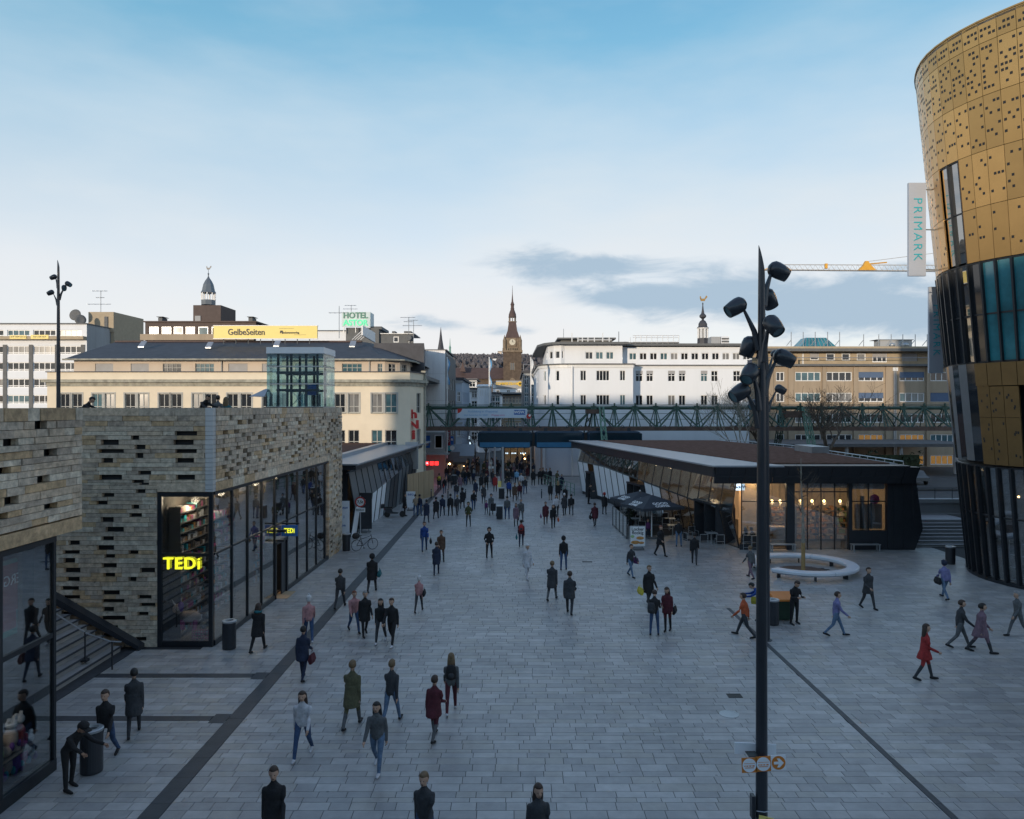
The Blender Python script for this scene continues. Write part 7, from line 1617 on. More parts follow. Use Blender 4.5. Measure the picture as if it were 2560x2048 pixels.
def chair(par_x, par_y, rz, lab):
    t = thing('cafe_chair', lab, 'chair', (par_x, par_y, 0), rz)
    lpart('seat', MB().box(-.22, .22, -.22, .22, .43, .46), m_blackm, t); lpart('backrest', MB().box(-.2, .2, .2, .215, .53, .88), m_blackm, t)
    for sx in (-.235, .235):
        lpart('frame', MB().tube([(sx, .21, 0), (sx, .21, .92)], .016, 5).tube([(sx, -.21, 0), (sx, -.21, .64), (sx, .21, .64)], .016, 5), m_steel, t)
    lpart('back_frame', MB().tube([(-.235, .21, .91), (.235, .21, .91)], .016, 5).tube([(-.235, .21, .5), (.235, .21, .5)], .012, 5).tube([(-.235, .21, .16), (.235, .21, .16)], .01, 4), m_steel, t)
def table(x, y, lab):
    t = thing('cafe_table', lab, 'table', (x, y, 0)); part('top', MB().box(x-.35, x+.35, y-.35, y+.35, .72, .75), m_steel, t); part('column', MB().tube([(x, y, .02), (x, y, .72)], .03, 8), m_steel, t); part('foot', MB().box(x-.25, x+.25, y-.03, y+.03, 0, .03).box(x-.03, x+.03, y-.25, y+.25, 0, .035), m_steel, t)
for px, py, rz, lab in ((1758, 1372, 180, 'front row cafe chair seen from behind, second from the right'), (1799, 1373, 180, 'front row cafe chair seen from behind, rightmost of the empty ones'), (1720, 1368, 110, 'cafe chair turned sideways behind the walker at the terrace edge'), (1789, 1352, 0, 'cafe chair facing the camera behind the front row, right one'), (1734, 1352, 20, 'cafe chair facing the camera behind the front row, left one'), (1736, 1322, 60, 'angled cafe chair in front of the window'), (1694, 1318, 170, 'cafe chair in the middle of the terrace back row'), (1661, 1312, 180, 'cafe chair with back to camera right of the umbrella pole'), (1664, 1326, 175, 'cafe chair in front of the one right of the umbrella pole'), (1702, 1306, 30, 'rearmost cafe chair next to the white panel'), (1596, 1318, 180, 'cafe chair behind the left screen'), (1584, 1312, 0, 'rear cafe chair behind the left screen'), (1605, 1335, 170, 'cafe chair between the two umbrella poles'), (1866, 1374, 178, 'cafe chair of the seated person in the beige jacket'), (1886, 1375, 185, 'blue-lit cafe chair next to the lamp post')):
    x, y = gp(px, py); chair(x, y, R(rz), lab)
for px, py, lab in ((1778, 1361, 'cafe table between the front chairs'), (1748, 1338, 'cafe table in front of the shop window'), (1675, 1322, 'cafe table in the middle of the terrace'), (1590, 1322, 'cafe table behind the left screen'), (1682, 1340, 'cafe table with shiny foot beside the front umbrella'), (1876, 1366, 'cafe table of the seated pair')):
    x, y = gp(px, py); table(x, y, lab)
t = thing('potted_plant', 'small potted shrub at the left terrace screen', 'plant', (8.7, 56, 0)); part('pot', MB().lathe([(.16, 0), (.22, .4), (.2, .4), (.18, .34)], 8.7, 56, 12), m_dmetal, t)
bb = MB()
for k in range(160): a = random.random()*6.28; r = random.random()*.28; z = .4+random.random()*.75; q = Vector((8.7+r*math.cos(a), 56+r*math.sin(a), z)); bb.face([q, q+Vector((random.uniform(-.1, .1), random.uniform(-.1, .1), .1)), q+Vector((random.uniform(-.1, .1), random.uniform(-.1, .1), .02))])
part('foliage', bb, m_hedge, t, kind='stuff')
t = thing('bridge_railing', 'green steel railing at the river left of the white pavilion panels', 'railing', (4.6, 80, 0))
for k in range(10): x = 3.6+k*.28; yy = 86-k*1.2; part('post', MB().tube([(x, yy, 0), (x, yy, 1.15)], .035, 4), m_greenl, t)
for z in (.3, .7, 1.15): part('rail', MB().tube([(3.6, 86, z), (6.1, 75.2, z)], .03, 4), m_greenl, t)

# ================================================================== PEOPLE
SK = [mat('skin_%d' % i, c, .6, var=.05) for i, c in enumerate(((.45, .28, .2), (.38, .22, .15), (.2, .11, .07)))]
CL = {n: mat('cloth_'+n, c, .85, var=.3, vs=7, bump=1, bs=13) for n, c in dict(black=(.012, .012, .014), navy=(.014, .022, .05), grey=(.09, .095, .1), dgrey=(.035, .037, .042), jeans=(.035, .07, .15), ljeans=(.1, .16, .25), white=(.5, .5, .53), maroon=(.075, .012, .02), red=(.3, .025, .025), blue=(.012, .05, .22), beige=(.26, .2, .14), olive=(.05, .055, .02), pink=(.4, .2, .2), orange=(.45, .09, .03), teal=(.015, .12, .14), lilac=(.16, .16, .32), brown=(.08, .045, .03), purple=(.12, .03, .12), lblue=(.2, .4, .6), mauve=(.16, .1, .13), khaki=(.09, .085, .045), yellow=(.5, .42, .05)).items()}
HC = {n: mat('hair_'+n, c, .6, var=.3, vs=30) for n, c in dict(black=(.012, .01, .009), brown=(.04, .022, .014), dblond=(.14, .09, .045), red=(.16, .045, .02), grey=(.22, .22, .22), white=(.55, .55, .56), navy=(.014, .022, .05), blond=(.3, .2, .1)).items()}
def sdf_person(legs, arms, lean=0, head=0, coat=.0, wide=1.0, seated=False, bulk=1.0):
    """returns base mesh + head matrix. legs=((swing,knee,out),(..)), arms=((swing,elbow,out,inward),..); faces -Y"""
    b = MB(); prims = []
    def limb(pts, rs, lab, n=10):
        pts = [Vector(p) for p in pts]
        # capsule-like tube with rounded ends
        d0 = (pts[0]-pts[1]).normalized(); d1 = (pts[-1]-pts[-2]).normalized()
        P = [pts[0]+d0*rs[0]*.9, pts[0]+d0*rs[0]*.6]+pts+[pts[-1]+d1*rs[-1]*.6, pts[-1]+d1*rs[-1]*.9]; Q = [rs[0]*.35, rs[0]*.8]+list(rs)+[rs[-1]*.8, rs[-1]*.35]
        b.tube(P, Q, n)
        for k in range(len(pts)-1): prims.append((pts[k], pts[k+1], rs[k], rs[k+1], lab))
    fw = lambda a: Vector((0, -math.sin(R(a)), -math.cos(R(a))))
    hips = 1.0
    res = []
    for s, (sw, kn, out) in zip((-1, 1), legs):
        hip = Vector((s*.09*wide, 0, 0)); d = fw(sw); d.x = s*math.sin(R(out)); knee = hip+d*.43; d2 = fw(sw-kn); d2.x = s*math.sin(R(out))*.5; ank = knee+d2*.42
        res.append((hip, knee, ank, sw-kn))
    zmin = min(r[2].z for r in res)-.07
    base = -zmin
    if seated: base = .52
    O = Vector((0, 0, base))
    for (hip, knee, ank, ang) in res:
        th = .082*bulk
        limb([hip+O, hip.lerp(knee, .5)+O, knee+O, knee.lerp(ank, .4)+O, ank+O], [th, .073*bulk, .056, .052, .04], 1)
        fa = R(max(-35, min(20, ang*.55))); f = Vector((0, -math.cos(fa), math.sin(fa)*.8)); hl = ank+O
        limb([hl+Vector((0, .03, -.02)), hl+f*.09+Vector((0, 0, -.035)), hl+f*.17+Vector((0, 0, -.045))], [.042, .042, .033], 3, 8)
    ln = R(lean); up = Vector((0, -math.sin(ln), math.cos(ln)))
    def tor(h, w, dp, fwd=0): c = O+up*h+Vector((0, -fwd, 0)); return [(c.x+w*math.cos(a), c.y+dp*math.sin(a), c.z) for a in [2*math.pi*j/14 for j in range(14)]]
    k = bulk
    b.loft([tor(-.07, .10*k, .08*k), tor(-.04, .155*k*wide, .105*k), tor(.05, .165*k*wide, .115*k), tor(.16, .15*k, .11*k), tor(.3, .165*k, .12*k), tor(.38, .172*k, .12*k), tor(.425, .16*k, .108*k), tor(.455, .13*k, .092*k), tor(.49, .09*k, .075), tor(.535, .06, .058)])
    prims.append((O+up*.02, O+up*.25, .14*k, .14*k, 0)); prims.append((O+up*.25, O+up*.44, .15*k, .15*k, 0)); prims.append((O+up*.42+Vector((-.12, 0, 0)), O+up*.42+Vector((.12, 0, 0)), .08, .08, 0)); prims.append((O+up*.44, O+up*.5, .11, .07, 0))
    if coat:
        wl = .03 if not any(l[0] > 15 for l in legs) else .07
        b.loft([tor(.2, .165*k, .125*k), tor(.0, .185*k*wide, .14*k), tor(-coat*.5, .195*k*wide, .15*k+wl*.6), tor(-coat, .2*k*wide, .155*k+wl), tor(-coat-.01, .16*k, .1*k)])
        for sx in (-.09, 0, .09): prims.append((O+Vector((sx, 0, 0)), O+Vector((sx, 0, -coat)), .15, .16+wl, 0))
    hands = []
    for s, (sw, el, out, inn) in zip((-1, 1), arms):
        sh = O+up*.40+Vector((s*.16*k, 0, 0)); d = fw(sw+lean); d.x = s*math.sin(R(out)); d.normalize(); elb = sh+d*.28; d2 = fw(sw+lean+el); d2.x = s*math.sin(R(out)*.6)-s*math.sin(R(inn)); d2.normalize(); wr = elb+d2*.25
        limb([sh, sh.lerp(elb, .5), elb, elb.lerp(wr, .5), wr], [.055*k, .054*k, .048*k, .043*k, .037*k], 0)
        limb([wr+d2*.015, wr+d2*.07], [.03, .034], 2, 8); hands.append((wr+d2*.09, d2, s))
    nk = O+up*.52; hp = R(head+lean*.6); hu = Vector((0, -math.sin(hp), math.cos(hp))); hf = Vector((0, -math.cos(hp), -math.sin(hp)))
    limb([nk, nk+hu*.1], [.052, .05], 2, 10); hc = nk+hu*.175+hf*.02
    Mh = Matrix(((1, 0, 0, hc.x), (0, -hf.y, hu.y, hc.y), (0, -hf.z, hu.z, hc.z), (0, 0, 0, 1))) @ Matrix.Scale(1.12, 4)
    hb = MB(Mh); hb.ball((0, .01, .02), .075, .093, .1, 14); hb.ball((0, -.02, -.035), .055, .068, .072, 12); hb.ball((0, -.093, -.012), .013, .02, .022, 8); hb.ball((-.076, .005, -.005), .012, .02, .03, 6); hb.ball((.076, .005, -.005), .012, .02, .03, 6)
    n0 = len(b.v); b.v += hb.v; b.f += [[i+n0 for i in f] for f in hb.f]; b.m += hb.m
    prims.append((hc-hu*.04, hc+hu*.04, .09, .09, 2))
    me = b.mesh('person_base', CL['black']); o = bpy.data.objects.new('tmp', me); COL.objects.link(o)
    md = o.modifiers.new('r', 'REMESH'); md.mode = 'VOXEL'; md.voxel_size = .014; md.use_smooth_shade = True
    ms = o.modifiers.new('s', 'SMOOTH'); ms.iterations = 3; ms.factor = .5
    dc = o.modifiers.new('d', 'DECIMATE'); dc.ratio = .16
    bpy.context.view_layer.update(); m2 = bpy.data.meshes.new_from_object(o.evaluated_get(bpy.context.evaluated_depsgraph_get())); bpy.data.objects.remove(o)
    V = np.empty(len(m2.vertices)*3); m2.vertices.foreach_get('co', V); V = V.reshape(-1, 3)
    P = []; 
    cen = np.array([V[list(p.vertices)].mean(0) for p in m2.polygons]); best = np.full(len(cen), 9.); lab = np.zeros(len(cen), int)
    for p0, p1, r0, r1, lb in prims:
        a, d = np.array(p0), np.array(p1)-np.array(p0); t_ = np.clip(((cen-a)@d)/max(1e-9, d@d), 0, 1); dist = np.linalg.norm(cen-(a+t_[:, None]*d), axis=1)-(r0+(r1-r0)*t_)
        q = dist < best; best[q] = dist[q]; lab[q] = lb
    fb = MB(); fb.v = [tuple(v) for v in V]; fb.f = [list(p.vertices) for p in m2.polygons]; fb.m = list(lab)
    # fingers and thumbs, rooted inside the palm
    for hcn, d2, s in hands:
        side = d2.cross(Vector((1, 0, 0))).normalized() if abs(d2.x) < .9 else Vector((0, 1, 0)); palm = side.cross(d2).normalized()
        for i, (of, l) in enumerate(((-.027, .066), (-.009, .075), (.009, .07), (.027, .055))):
            p = hcn-d2*.025+side*of; fb.tube([p, p+d2*l*.55+side*of*.15, p+d2*l*.95-palm*s*.012, p+d2*(l*1.15)-palm*s*.032], [.009, .0085, .008, .006], 5, 2)
        p = hcn-d2*.04-side*.028; fb.tube([p, p-side*.028+d2*.02, p-side*.036+d2*.055], [.011, .01, .007], 5, 2)
    # eyes and mouth
    for sx in (-.03, .03): fb.M = Mh; fb.ball((sx, -.083, .012), .011, .006, .007, 6, 4)
    fb.box(-.022, .022, -.09, -.082, -.052, -.047, 4); fb.M = None
    bpy.data.meshes.remove(m2)
    return fb.mesh('body', [CL['black'], CL['black'], SK[0], CL['black'], m_black], True), Mh
ST, W1 = (3, 2, 6, 0), None
POSE = dict(
    stand=dict(legs=((2, 2, 4), (-2, 2, 4)), arms=((4, 8, 5, 0), (4, 8, 5, 0))),
    standcoat=dict(legs=((3, 2, 3), (-3, 2, 3)), arms=((4, 12, 5, 0), (0, 12, 5, 0)), coat=.3, bulk=1.06),
    pocket=dict(legs=((4, 4, 4), (-2, 2, 5)), arms=((-12, 62, 16, 28), (-12, 62, 16, 28)), bulk=1.05),
    walk1=dict(legs=((24, 6, 2), (-16, 22, 2)), arms=((-20, 14, 4, 0), (20, 18, 4, 0)), lean=4),
    walk2=dict(legs=((-15, 26, 2), (22, 4, 2)), arms=((22, 22, 4, 0), (-18, 14, 4, 0)), lean=4, bulk=1.05),
    walkcoat1=dict(legs=((20, 6, 2), (-14, 18, 2)), arms=((-15, 18, 4, 0), (17, 20, 4, 0)), lean=3, coat=.32, bulk=1.06),
    walkcoat2=dict(legs=((-13, 18, 2), (19, 6, 2)), arms=((12, 50, 8, 15), (-13, 14, 4, 0)), lean=3, coat=.24, bulk=1.03),
    phone=dict(legs=((2, 3, 5), (-3, 3, 5)), arms=((12, 85, 10, 24), (12, 85, 10, 24)), head=28, lean=6),
    cross=dict(legs=((10, 4, -5), (-4, 8, 1)), arms=((10, 75, 8, 24), (2, 20, 6, 0)), head=18, coat=.22),
    bow=dict(legs=((8, 4, 4), (-4, 6, 4)), arms=((25, 25, 12, 0), (25, 25, 12, 0)), head=20, lean=32),
    sit=dict(legs=((85, 82, 5), (85, 85, 5)), arms=((25, 60, 8, 20), (25, 60, 8, 20)), head=12, lean=8, seated=True),
)
PM = {k: sdf_person(**v) for k, v in POSE.items()}
HM = {}
def hairmesh(kind, pose):
    if (kind, pose) in HM: return HM[(kind, pose)]
    Mh = PM[pose][1]; b = MB(Mh); n = 16; rings = []
    rx, ry, rz = (.086, .104, .108) if kind != 'hood' else (.105, .118, .125)
    for i in range(10):
        a = math.pi*(i+.05)/9.1; ring = []
        for j in range(n):
            t_ = 2*math.pi*j/n; x, y, z = rx*math.sin(a)*math.cos(t_), ry*math.sin(a)*math.sin(t_), rz*math.cos(a)
            front = y < -.02; lim = .045 if kind != 'hood' else .055
            if front and z < lim: f = .55; x, y = x*f*1.2, y*f
            if (not front) and z < -.055 and kind == 'short': x, y = x*.6, y*.6
            ring.append((x, y+.012, z+.02))
        rings.append(ring)
    b.loft(rings)
    if kind == 'long':
        b.loft([[(w*math.cos(t_), c+dp*math.sin(t_), z) for t_ in [2*math.pi*j/12 for j in range(12)]] for z, w, dp, c in ((.05, .084, .06, .045), (-.06, .095, .06, .05), (-.15, .1, .05, .065), (-.24, .09, .04, .075), (-.3, .06, .02, .08))])
    if kind == 'hat':
        b.loft([[(w*math.cos(t_), .01+w*1.15*math.sin(t_), z) for t_ in [2*math.pi*j/14 for j in range(14)]] for z, w in ((.035, .088), (.075, .092), (.12, .075), (.15, .04), (.155, .005))]); b.ball((0, .02, .175), .03, n=8)
    if kind == 'cap':
        b.box(-.06, .06, -.16, -.06, .055, .066); b.loft([[(w*math.cos(t_), .01+w*1.1*math.sin(t_), z) for t_ in [2*math.pi*j/14 for j in range(14)]] for z, w in ((.04, .09), (.1, .082), (.13, .04))])
    HM[(kind, pose)] = b.mesh('hair', HC['black'], True); return HM[(kind, pose)]
def dress(o, mats):
    for i, m in enumerate(mats): o.material_slots[i].link = 'OBJECT'; o.material_slots[i].material = m
def person(x, y, pose, face, top_, leg, hair, hk, lab, sc=1.0, z=0, group=None, shoes='black', skin=0):
    t = thing('person', lab, 'person', (x, y, z), 0, group)
    _r = random.Random(lab); M = TR(x, y, z, R(face)+_r.uniform(-.12, .12)) @ Matrix.Scale(sc, 4) @ Matrix.Diagonal((_r.uniform(.95, 1.13), _r.uniform(.98, 1.2), 1, 1)); me = PM[pose][0]
    o = part('body', me, None, t, M); dress(o, [CL[top_], CL[leg], SK[skin], CL[shoes], m_black])
    h = part('hair' if hk not in ('hat', 'hood', 'cap') else {'hat': 'knitted_hat', 'hood': 'hood', 'cap': 'cap'}[hk], hairmesh(hk, pose), None, t, M); dress(h, [HC[hair] if hk in ('short', 'long') or hair == 'white' else CL.get(hair, HC.get(hair))])
    return t, M
def bag(M, px_, kind, mt, lab, name=None):
    """px_: local position on the carrier"""
    x, y, z = px_; Mw = M @ Matrix.Translation(px_)
    nm = name or ('backpack' if kind == 'pack' else 'bag'); o = bpy.data.objects.new(nm, None); put(o, None, Mw); tag(o, lab, nm.replace('_', ' '))
    if kind == 'pack':
        part('body', MB().loft([[(w*math.cos(t_), dp*math.sin(t_), zz) for t_ in [2*math.pi*j/12 for j in range(12)]] for zz, w, dp in ((-.2, .1, .05), (-.17, .14, .09), (0, .15, .1), (.14, .13, .08), (.2, .07, .04))]), mt, o, Mw, smooth=True)
        for sx in (-.09, .09): part('strap', MB().tube([(sx, -.02, .16), (sx, -.1, .2), (sx*1.1, -.27, .12), (sx*1.2, -.26, -.05), (sx, -.06, -.14)], .012, 4), mt, o, Mw)
        part('pocket', MB().ball((0, .09, -.07), .09, .035, .08, 10), CL['dgrey'], o, Mw, smooth=True)
    else:
        part('body', MB().loft([[(-.03, -.15, -.3), (.03, -.15, -.3), (.03, .15, -.3), (-.03, .15, -.3)], [(-.07, -.17, -.18), (.07, -.17, -.18), (.07, .17, -.18), (-.07, .17, -.18)], [(-.02, -.15, 0), (.02, -.15, 0), (.02, .15, 0), (-.02, .15, 0)]]), mt, o, Mw)
        part('handle', MB().tube([(0, -.08, 0), (0, -.05, .1), (0, .05, .1), (0, .08, 0)], .008, 4), mt, o, Mw)
def P(px, py, *a, **k): x, y = gp(px, py); return person(x, y, *a, **k)
FWD, AWY = 0, 180      # facing the camera / walking away
t, M1 = P(172, 1972, 'bow', 60, 'black', 'black', 'black', 'cap', 'man in black with a flat cap bending beside the litter bin, lower left', skin=1)
P(265, 1902, 'walk1', 10, 'black', 'jeans', 'brown', 'short', 'man in black jacket and blue jeans striding just above the lower left bin', 1.05)
P(335, 1838, 'walkcoat1', 200, 'dgrey', 'dgrey', 'black', 'short', 'grey-clad walker directly behind the man in blue jeans, lower left', 1.03)
t, M_ = P(645, 1628, 'walkcoat1', 170, 'black', 'black', 'brown', 'long', 'long-haired woman in black coat with teal scarf passing the shop doorway')
part('scarf', MB().lathe([(.12, 0), (.13, .05), (.08, .09)], 0, 0, 12, z0=1.38), CL['teal'], t, M_, smooth=True)
P(772, 1605, 'walk2', 195, 'pink', 'jeans', 'white', 'hat', 'person in pale pink coat with white bobble hat beside the dark paving band', 1.0, shoes='white')
t, M_ = P(757, 1700, 'walkcoat2', 178, 'navy', 'navy', 'black', 'short', 'walker in dark navy with a maroon bag on the dark paving band')
bag(M_, (-.3, 0, .85), 'bag', CL['maroon'], 'maroon shoulder bag of the dark navy walker on the paving band')
P(757, 1892, 'walk1', 5, 'white', 'jeans', 'brown', 'long', 'girl in open white jacket and blue jeans, bottom centre left', .98, shoes='white')
P(943, 1926, 'walk2', 355, 'grey', 'ljeans', 'black', 'long', 'woman with very long black hair, grey jacket and light jeans, bottom centre', .98, shoes='white')
P(880, 1818, 'walkcoat1', 170, 'khaki', 'grey', 'dblond', 'short', 'stocky man in olive-grey jacket, left of two walking side by side', 1.06)
P(978, 1812, 'walk1', 172, 'dgrey', 'ljeans', 'dblond', 'short', 'man in dark grey jacket, right of two walking side by side', 1.05)
t, M_ = P(1128, 1782, 'walk1', 182, 'grey', 'maroon', 'dblond', 'long', 'fair-haired woman in maroon trousers with a black backpack', 1.0, shoes='white')
bag(M_, (0, .2, 1.22), 'pack', CL['black'], 'black backpack worn by the fair-haired woman in maroon trousers')
P(1085, 1848, 'walkcoat2', 165, 'maroon', 'grey', 'brown', 'short', 'person in dusty maroon coat left of the woman with the backpack', .97)
P(685, 2145, 'walkcoat1', 5, 'black', 'black', 'brown', 'short', 'dark-coated walker cut by the bottom edge, left of centre', 1.05)
P(1062, 2150, 'walk1', 355, 'dgrey', 'jeans', 'dblond', 'short', 'grey-blue dressed walker cut by the bottom edge, middle one', 1.02)
P(1345, 2185, 'walkcoat1', 10, 'dgrey', 'dgrey', 'brown', 'long', 'walker of whom little more than head and shoulders shows at the bottom edge', 1.0)
t, M_ = P(930, 1480, 'walkcoat1', 180, 'black', 'dgrey', 'black', 'hood', 'dark hooded walker with a big teal bag on the dark band near the bicycle', 1.05)
bag(M_, (-.3, 0, .98), 'bag', CL['teal'], 'big teal bag carried by the hooded walker near the bicycle')
P(850, 1520, 'walk1', 175, 'dgrey', 'dgrey', 'black', 'short', 'dark grey walker alone just left of the dark band', 1.0)
P(912, 1588, 'walkcoat1', 20, 'black', 'black', 'grey', 'short', 'short-haired person in swinging black coat, second from left in a row of four', 1.0)
P(885, 1580, 'walk2', 20, 'pink', 'jeans', 'red', 'short', 'red-haired person in pink top and jeans, leftmost in a row of four', .95)
P(952, 1606, 'walk1', 5, 'black', 'dgrey', 'black', 'long', 'slim dark-haired walker in black with white shoes, third in a row of four', .97, shoes='white')
P(980, 1612, 'walk2', 350, 'black', 'black', 'brown', 'short', 'broad walker in black with white shoes, rightmost in a row of four', 1.02, shoes='white')
t, M_ = P(1047, 1530, 'walk1', 170, 'pink', 'dgrey', 'white', 'hat', 'small person in pale pink jacket and hat with a dark bag', .9)
bag(M_, (-.26, 0, 1.05), 'bag', CL['black'], 'dark bag of the small person in pale pink')
P(1091, 1437, 'walkcoat1', 178, 'navy', 'navy', 'brown', 'short', 'person in knee-long navy coat right of the blue jacket man', 1.0)
P(1103, 1402, 'walkcoat2', 5, 'brown', 'dgrey', 'brown', 'short', 'brown-grey dressed walker just behind the navy coat', 1.02)
t, M_ = P(1061, 1377, 'walk1', 5, 'blue', 'jeans', 'brown', 'short', 'man in bright blue jacket and jeans carrying a black bag', 1.05)
bag(M_, (.33, -.1, .72), 'bag', CL['black'], 'black bag in the hand of the man in the bright blue jacket')
P(1223, 1394, 'pocket', 2, 'black', 'black', 'black', 'hood', 'hooded person all in black walking towards the camera, left of centre line', 1.0)
t, M_ = P(1303, 1366, 'walk1', 178, 'maroon', 'navy', 'black', 'short', 'person with red backpack and turquoise bag walking away in the centre', .98)
bag(M_, (0, .19, 1.22), 'pack', CL['red'], 'red backpack in the centre of the square'); bag(M_, (.3, 0, .75), 'bag', CL['teal'], 'turquoise carrier bag beside the red backpack')
P(1318, 1447, 'walkcoat1', 20, 'white', 'white', 'white', 'hood', 'figure in white hooded coat in the middle of the square', 1.03, shoes='white')
P(1409, 1425, 'stand', 180, 'black', 'jeans', 'black', 'hood', 'person with dark hood and jeans walking away, right of the white-coated figure', 1.04)
P(1380, 1500, 'walkcoat1', 165, 'dgrey', 'grey', 'dblond', 'short', 'grey walker, upper left of a pair below the hooded jeans wearer', 1.03)
P(1424, 1535, 'walkcoat2', 165, 'dgrey', 'dgrey', 'brown', 'short', 'dark grey walker, lower right of a pair below the hooded jeans wearer', 1.05)
t, M_ = P(1636, 1588, 'phone', 168, 'black', 'jeans', 'brown', 'short', 'standing man in black jacket and bright blue jeans looking down beside a woman', .99)
bag(M_, (.1, .22, 1.1), 'pack', CL['dgrey'], 'dark grey backpack slung over one shoulder of the standing man')
t, M_ = P(1668, 1576, 'cross', 330, 'maroon', 'black', 'brown', 'long', 'woman with long brown hair, maroon coat and crossed legs beside the standing man', .99)
bag(M_, (.26, .08, .95), 'bag', CL['black'], 'black handbag of the woman in the maroon coat')
t, M_ = P(1622, 1515, 'walkcoat1', 10, 'black', 'dgrey', 'dblond', 'short', 'dark-coated walker directly behind the standing couple', 1.05)
bag(M_, (-.36, 0, .8), 'bag', CL['yellow'], 'yellow carrier bag left of the standing couple')
t, M_ = P(1577, 1442, 'walk1', 20, 'dgrey', 'ljeans', 'brown', 'short', 'walker in light jeans in front of the bakery board', 1.0)
bag(M_, (.32, 0, .95), 'bag', CL['purple'], 'purple bag of the walker in front of the bakery board')
P(1651, 1390, 'walkcoat2', 20, 'black', 'black', 'red', 'short', 'dark-dressed walker right of the bakery board', 1.05)
P(1736, 1411, 'walk2', 160, 'black', 'dgrey', 'black', 'short', 'walker in black passing the front cafe chairs', 1.03)
P(1697, 1367, 'stand', 175, 'black', 'ljeans', 'black', 'short', 'person in light blue jeans standing among the cafe chairs', 1.0)
P(1620, 1345, 'stand', 15, 'purple', 'navy', 'red', 'short', 'child in purple jacket under the front umbrella', .72)
P(1986, 1560, 'phone', 12, 'black', 'black', 'brown', 'short', 'man all in black looking at his hands beside the orange lid box', 1.04, shoes='dgrey')
t, M_ = P(1907, 1556, 'bow', 250, 'blue', 'navy', 'black', 'short', 'person in blue jacket mostly hidden behind the near lamp post', .98)
bag(M_, (-.3, -.25, .95), 'bag', CL['yellow'], 'yellow bag just left of the near lamp post')
P(1862, 1592, 'walk1', 235, 'orange', 'dgrey', 'brown', 'short', 'person in orange-red jacket left of the near lamp post', .98)
P(2170, 1522, 'walkcoat2', 15, 'dgrey', 'dgrey', 'brown', 'short', 'dark grey walker right of the ring bench', 1.05)
t, M_ = P(2362, 1497, 'walk1', 180, 'lilac', 'ljeans', 'navy', 'hood', 'walker in lilac-blue hooded jacket and jeans near the gold store', 1.03)
bag(M_, (.3, 0, .95), 'bag', CL['black'], 'dark bag of the lilac-blue walker near the gold store')
P(2400, 1620, 'walk2', 80, 'dgrey', 'grey', 'brown', 'short', 'brownish grey walker striding sideways, left of a pair at the right', 1.03)
P(2452, 1632, 'walkcoat1', 85, 'mauve', 'dgrey', 'black', 'short', 'mauve-grey walker striding sideways, right of a pair at the right', 1.03)
P(2312, 1700, 'walkcoat2', 85, 'red', 'dgrey', 'brown', 'long', 'person in red coat walking sideways at the lower right', 1.05)
P(1877, 1446, 'walk1', 200, 'grey', 'mauve', 'dblond', 'short', 'grey walker partly hidden behind the lamp posts, near the ring bench', .98)
P(2545, 1592, 'walk1', 270, 'grey', 'grey', 'grey', 'short', 'grey walker cut by the right edge', 1.02)
P(2090, 1590, 'walk2', 80, 'lilac', 'ljeans', 'brown', 'short', 'pale blue-grey walker between the man in black and the red coat', 1.0)
P(1472, 1260, 'phone', 60, 'black', 'black', 'black', 'short', 'person in black standing against the white pavilion panels', 1.05)
P(1511, 1286, 'standcoat', 150, 'black', 'dgrey', 'red', 'hood', 'red-headed person in black coat in front of the pavilion door', 1.02)
t, M_ = P(1487, 1315, 'walkcoat1', 185, 'maroon', 'grey', 'brown', 'short', 'walker in dark maroon left of the terrace screen', 1.0)
bag(M_, (.3, 0, .8), 'bag', CL['black'], 'dark bag of the maroon walker left of the terrace screen')
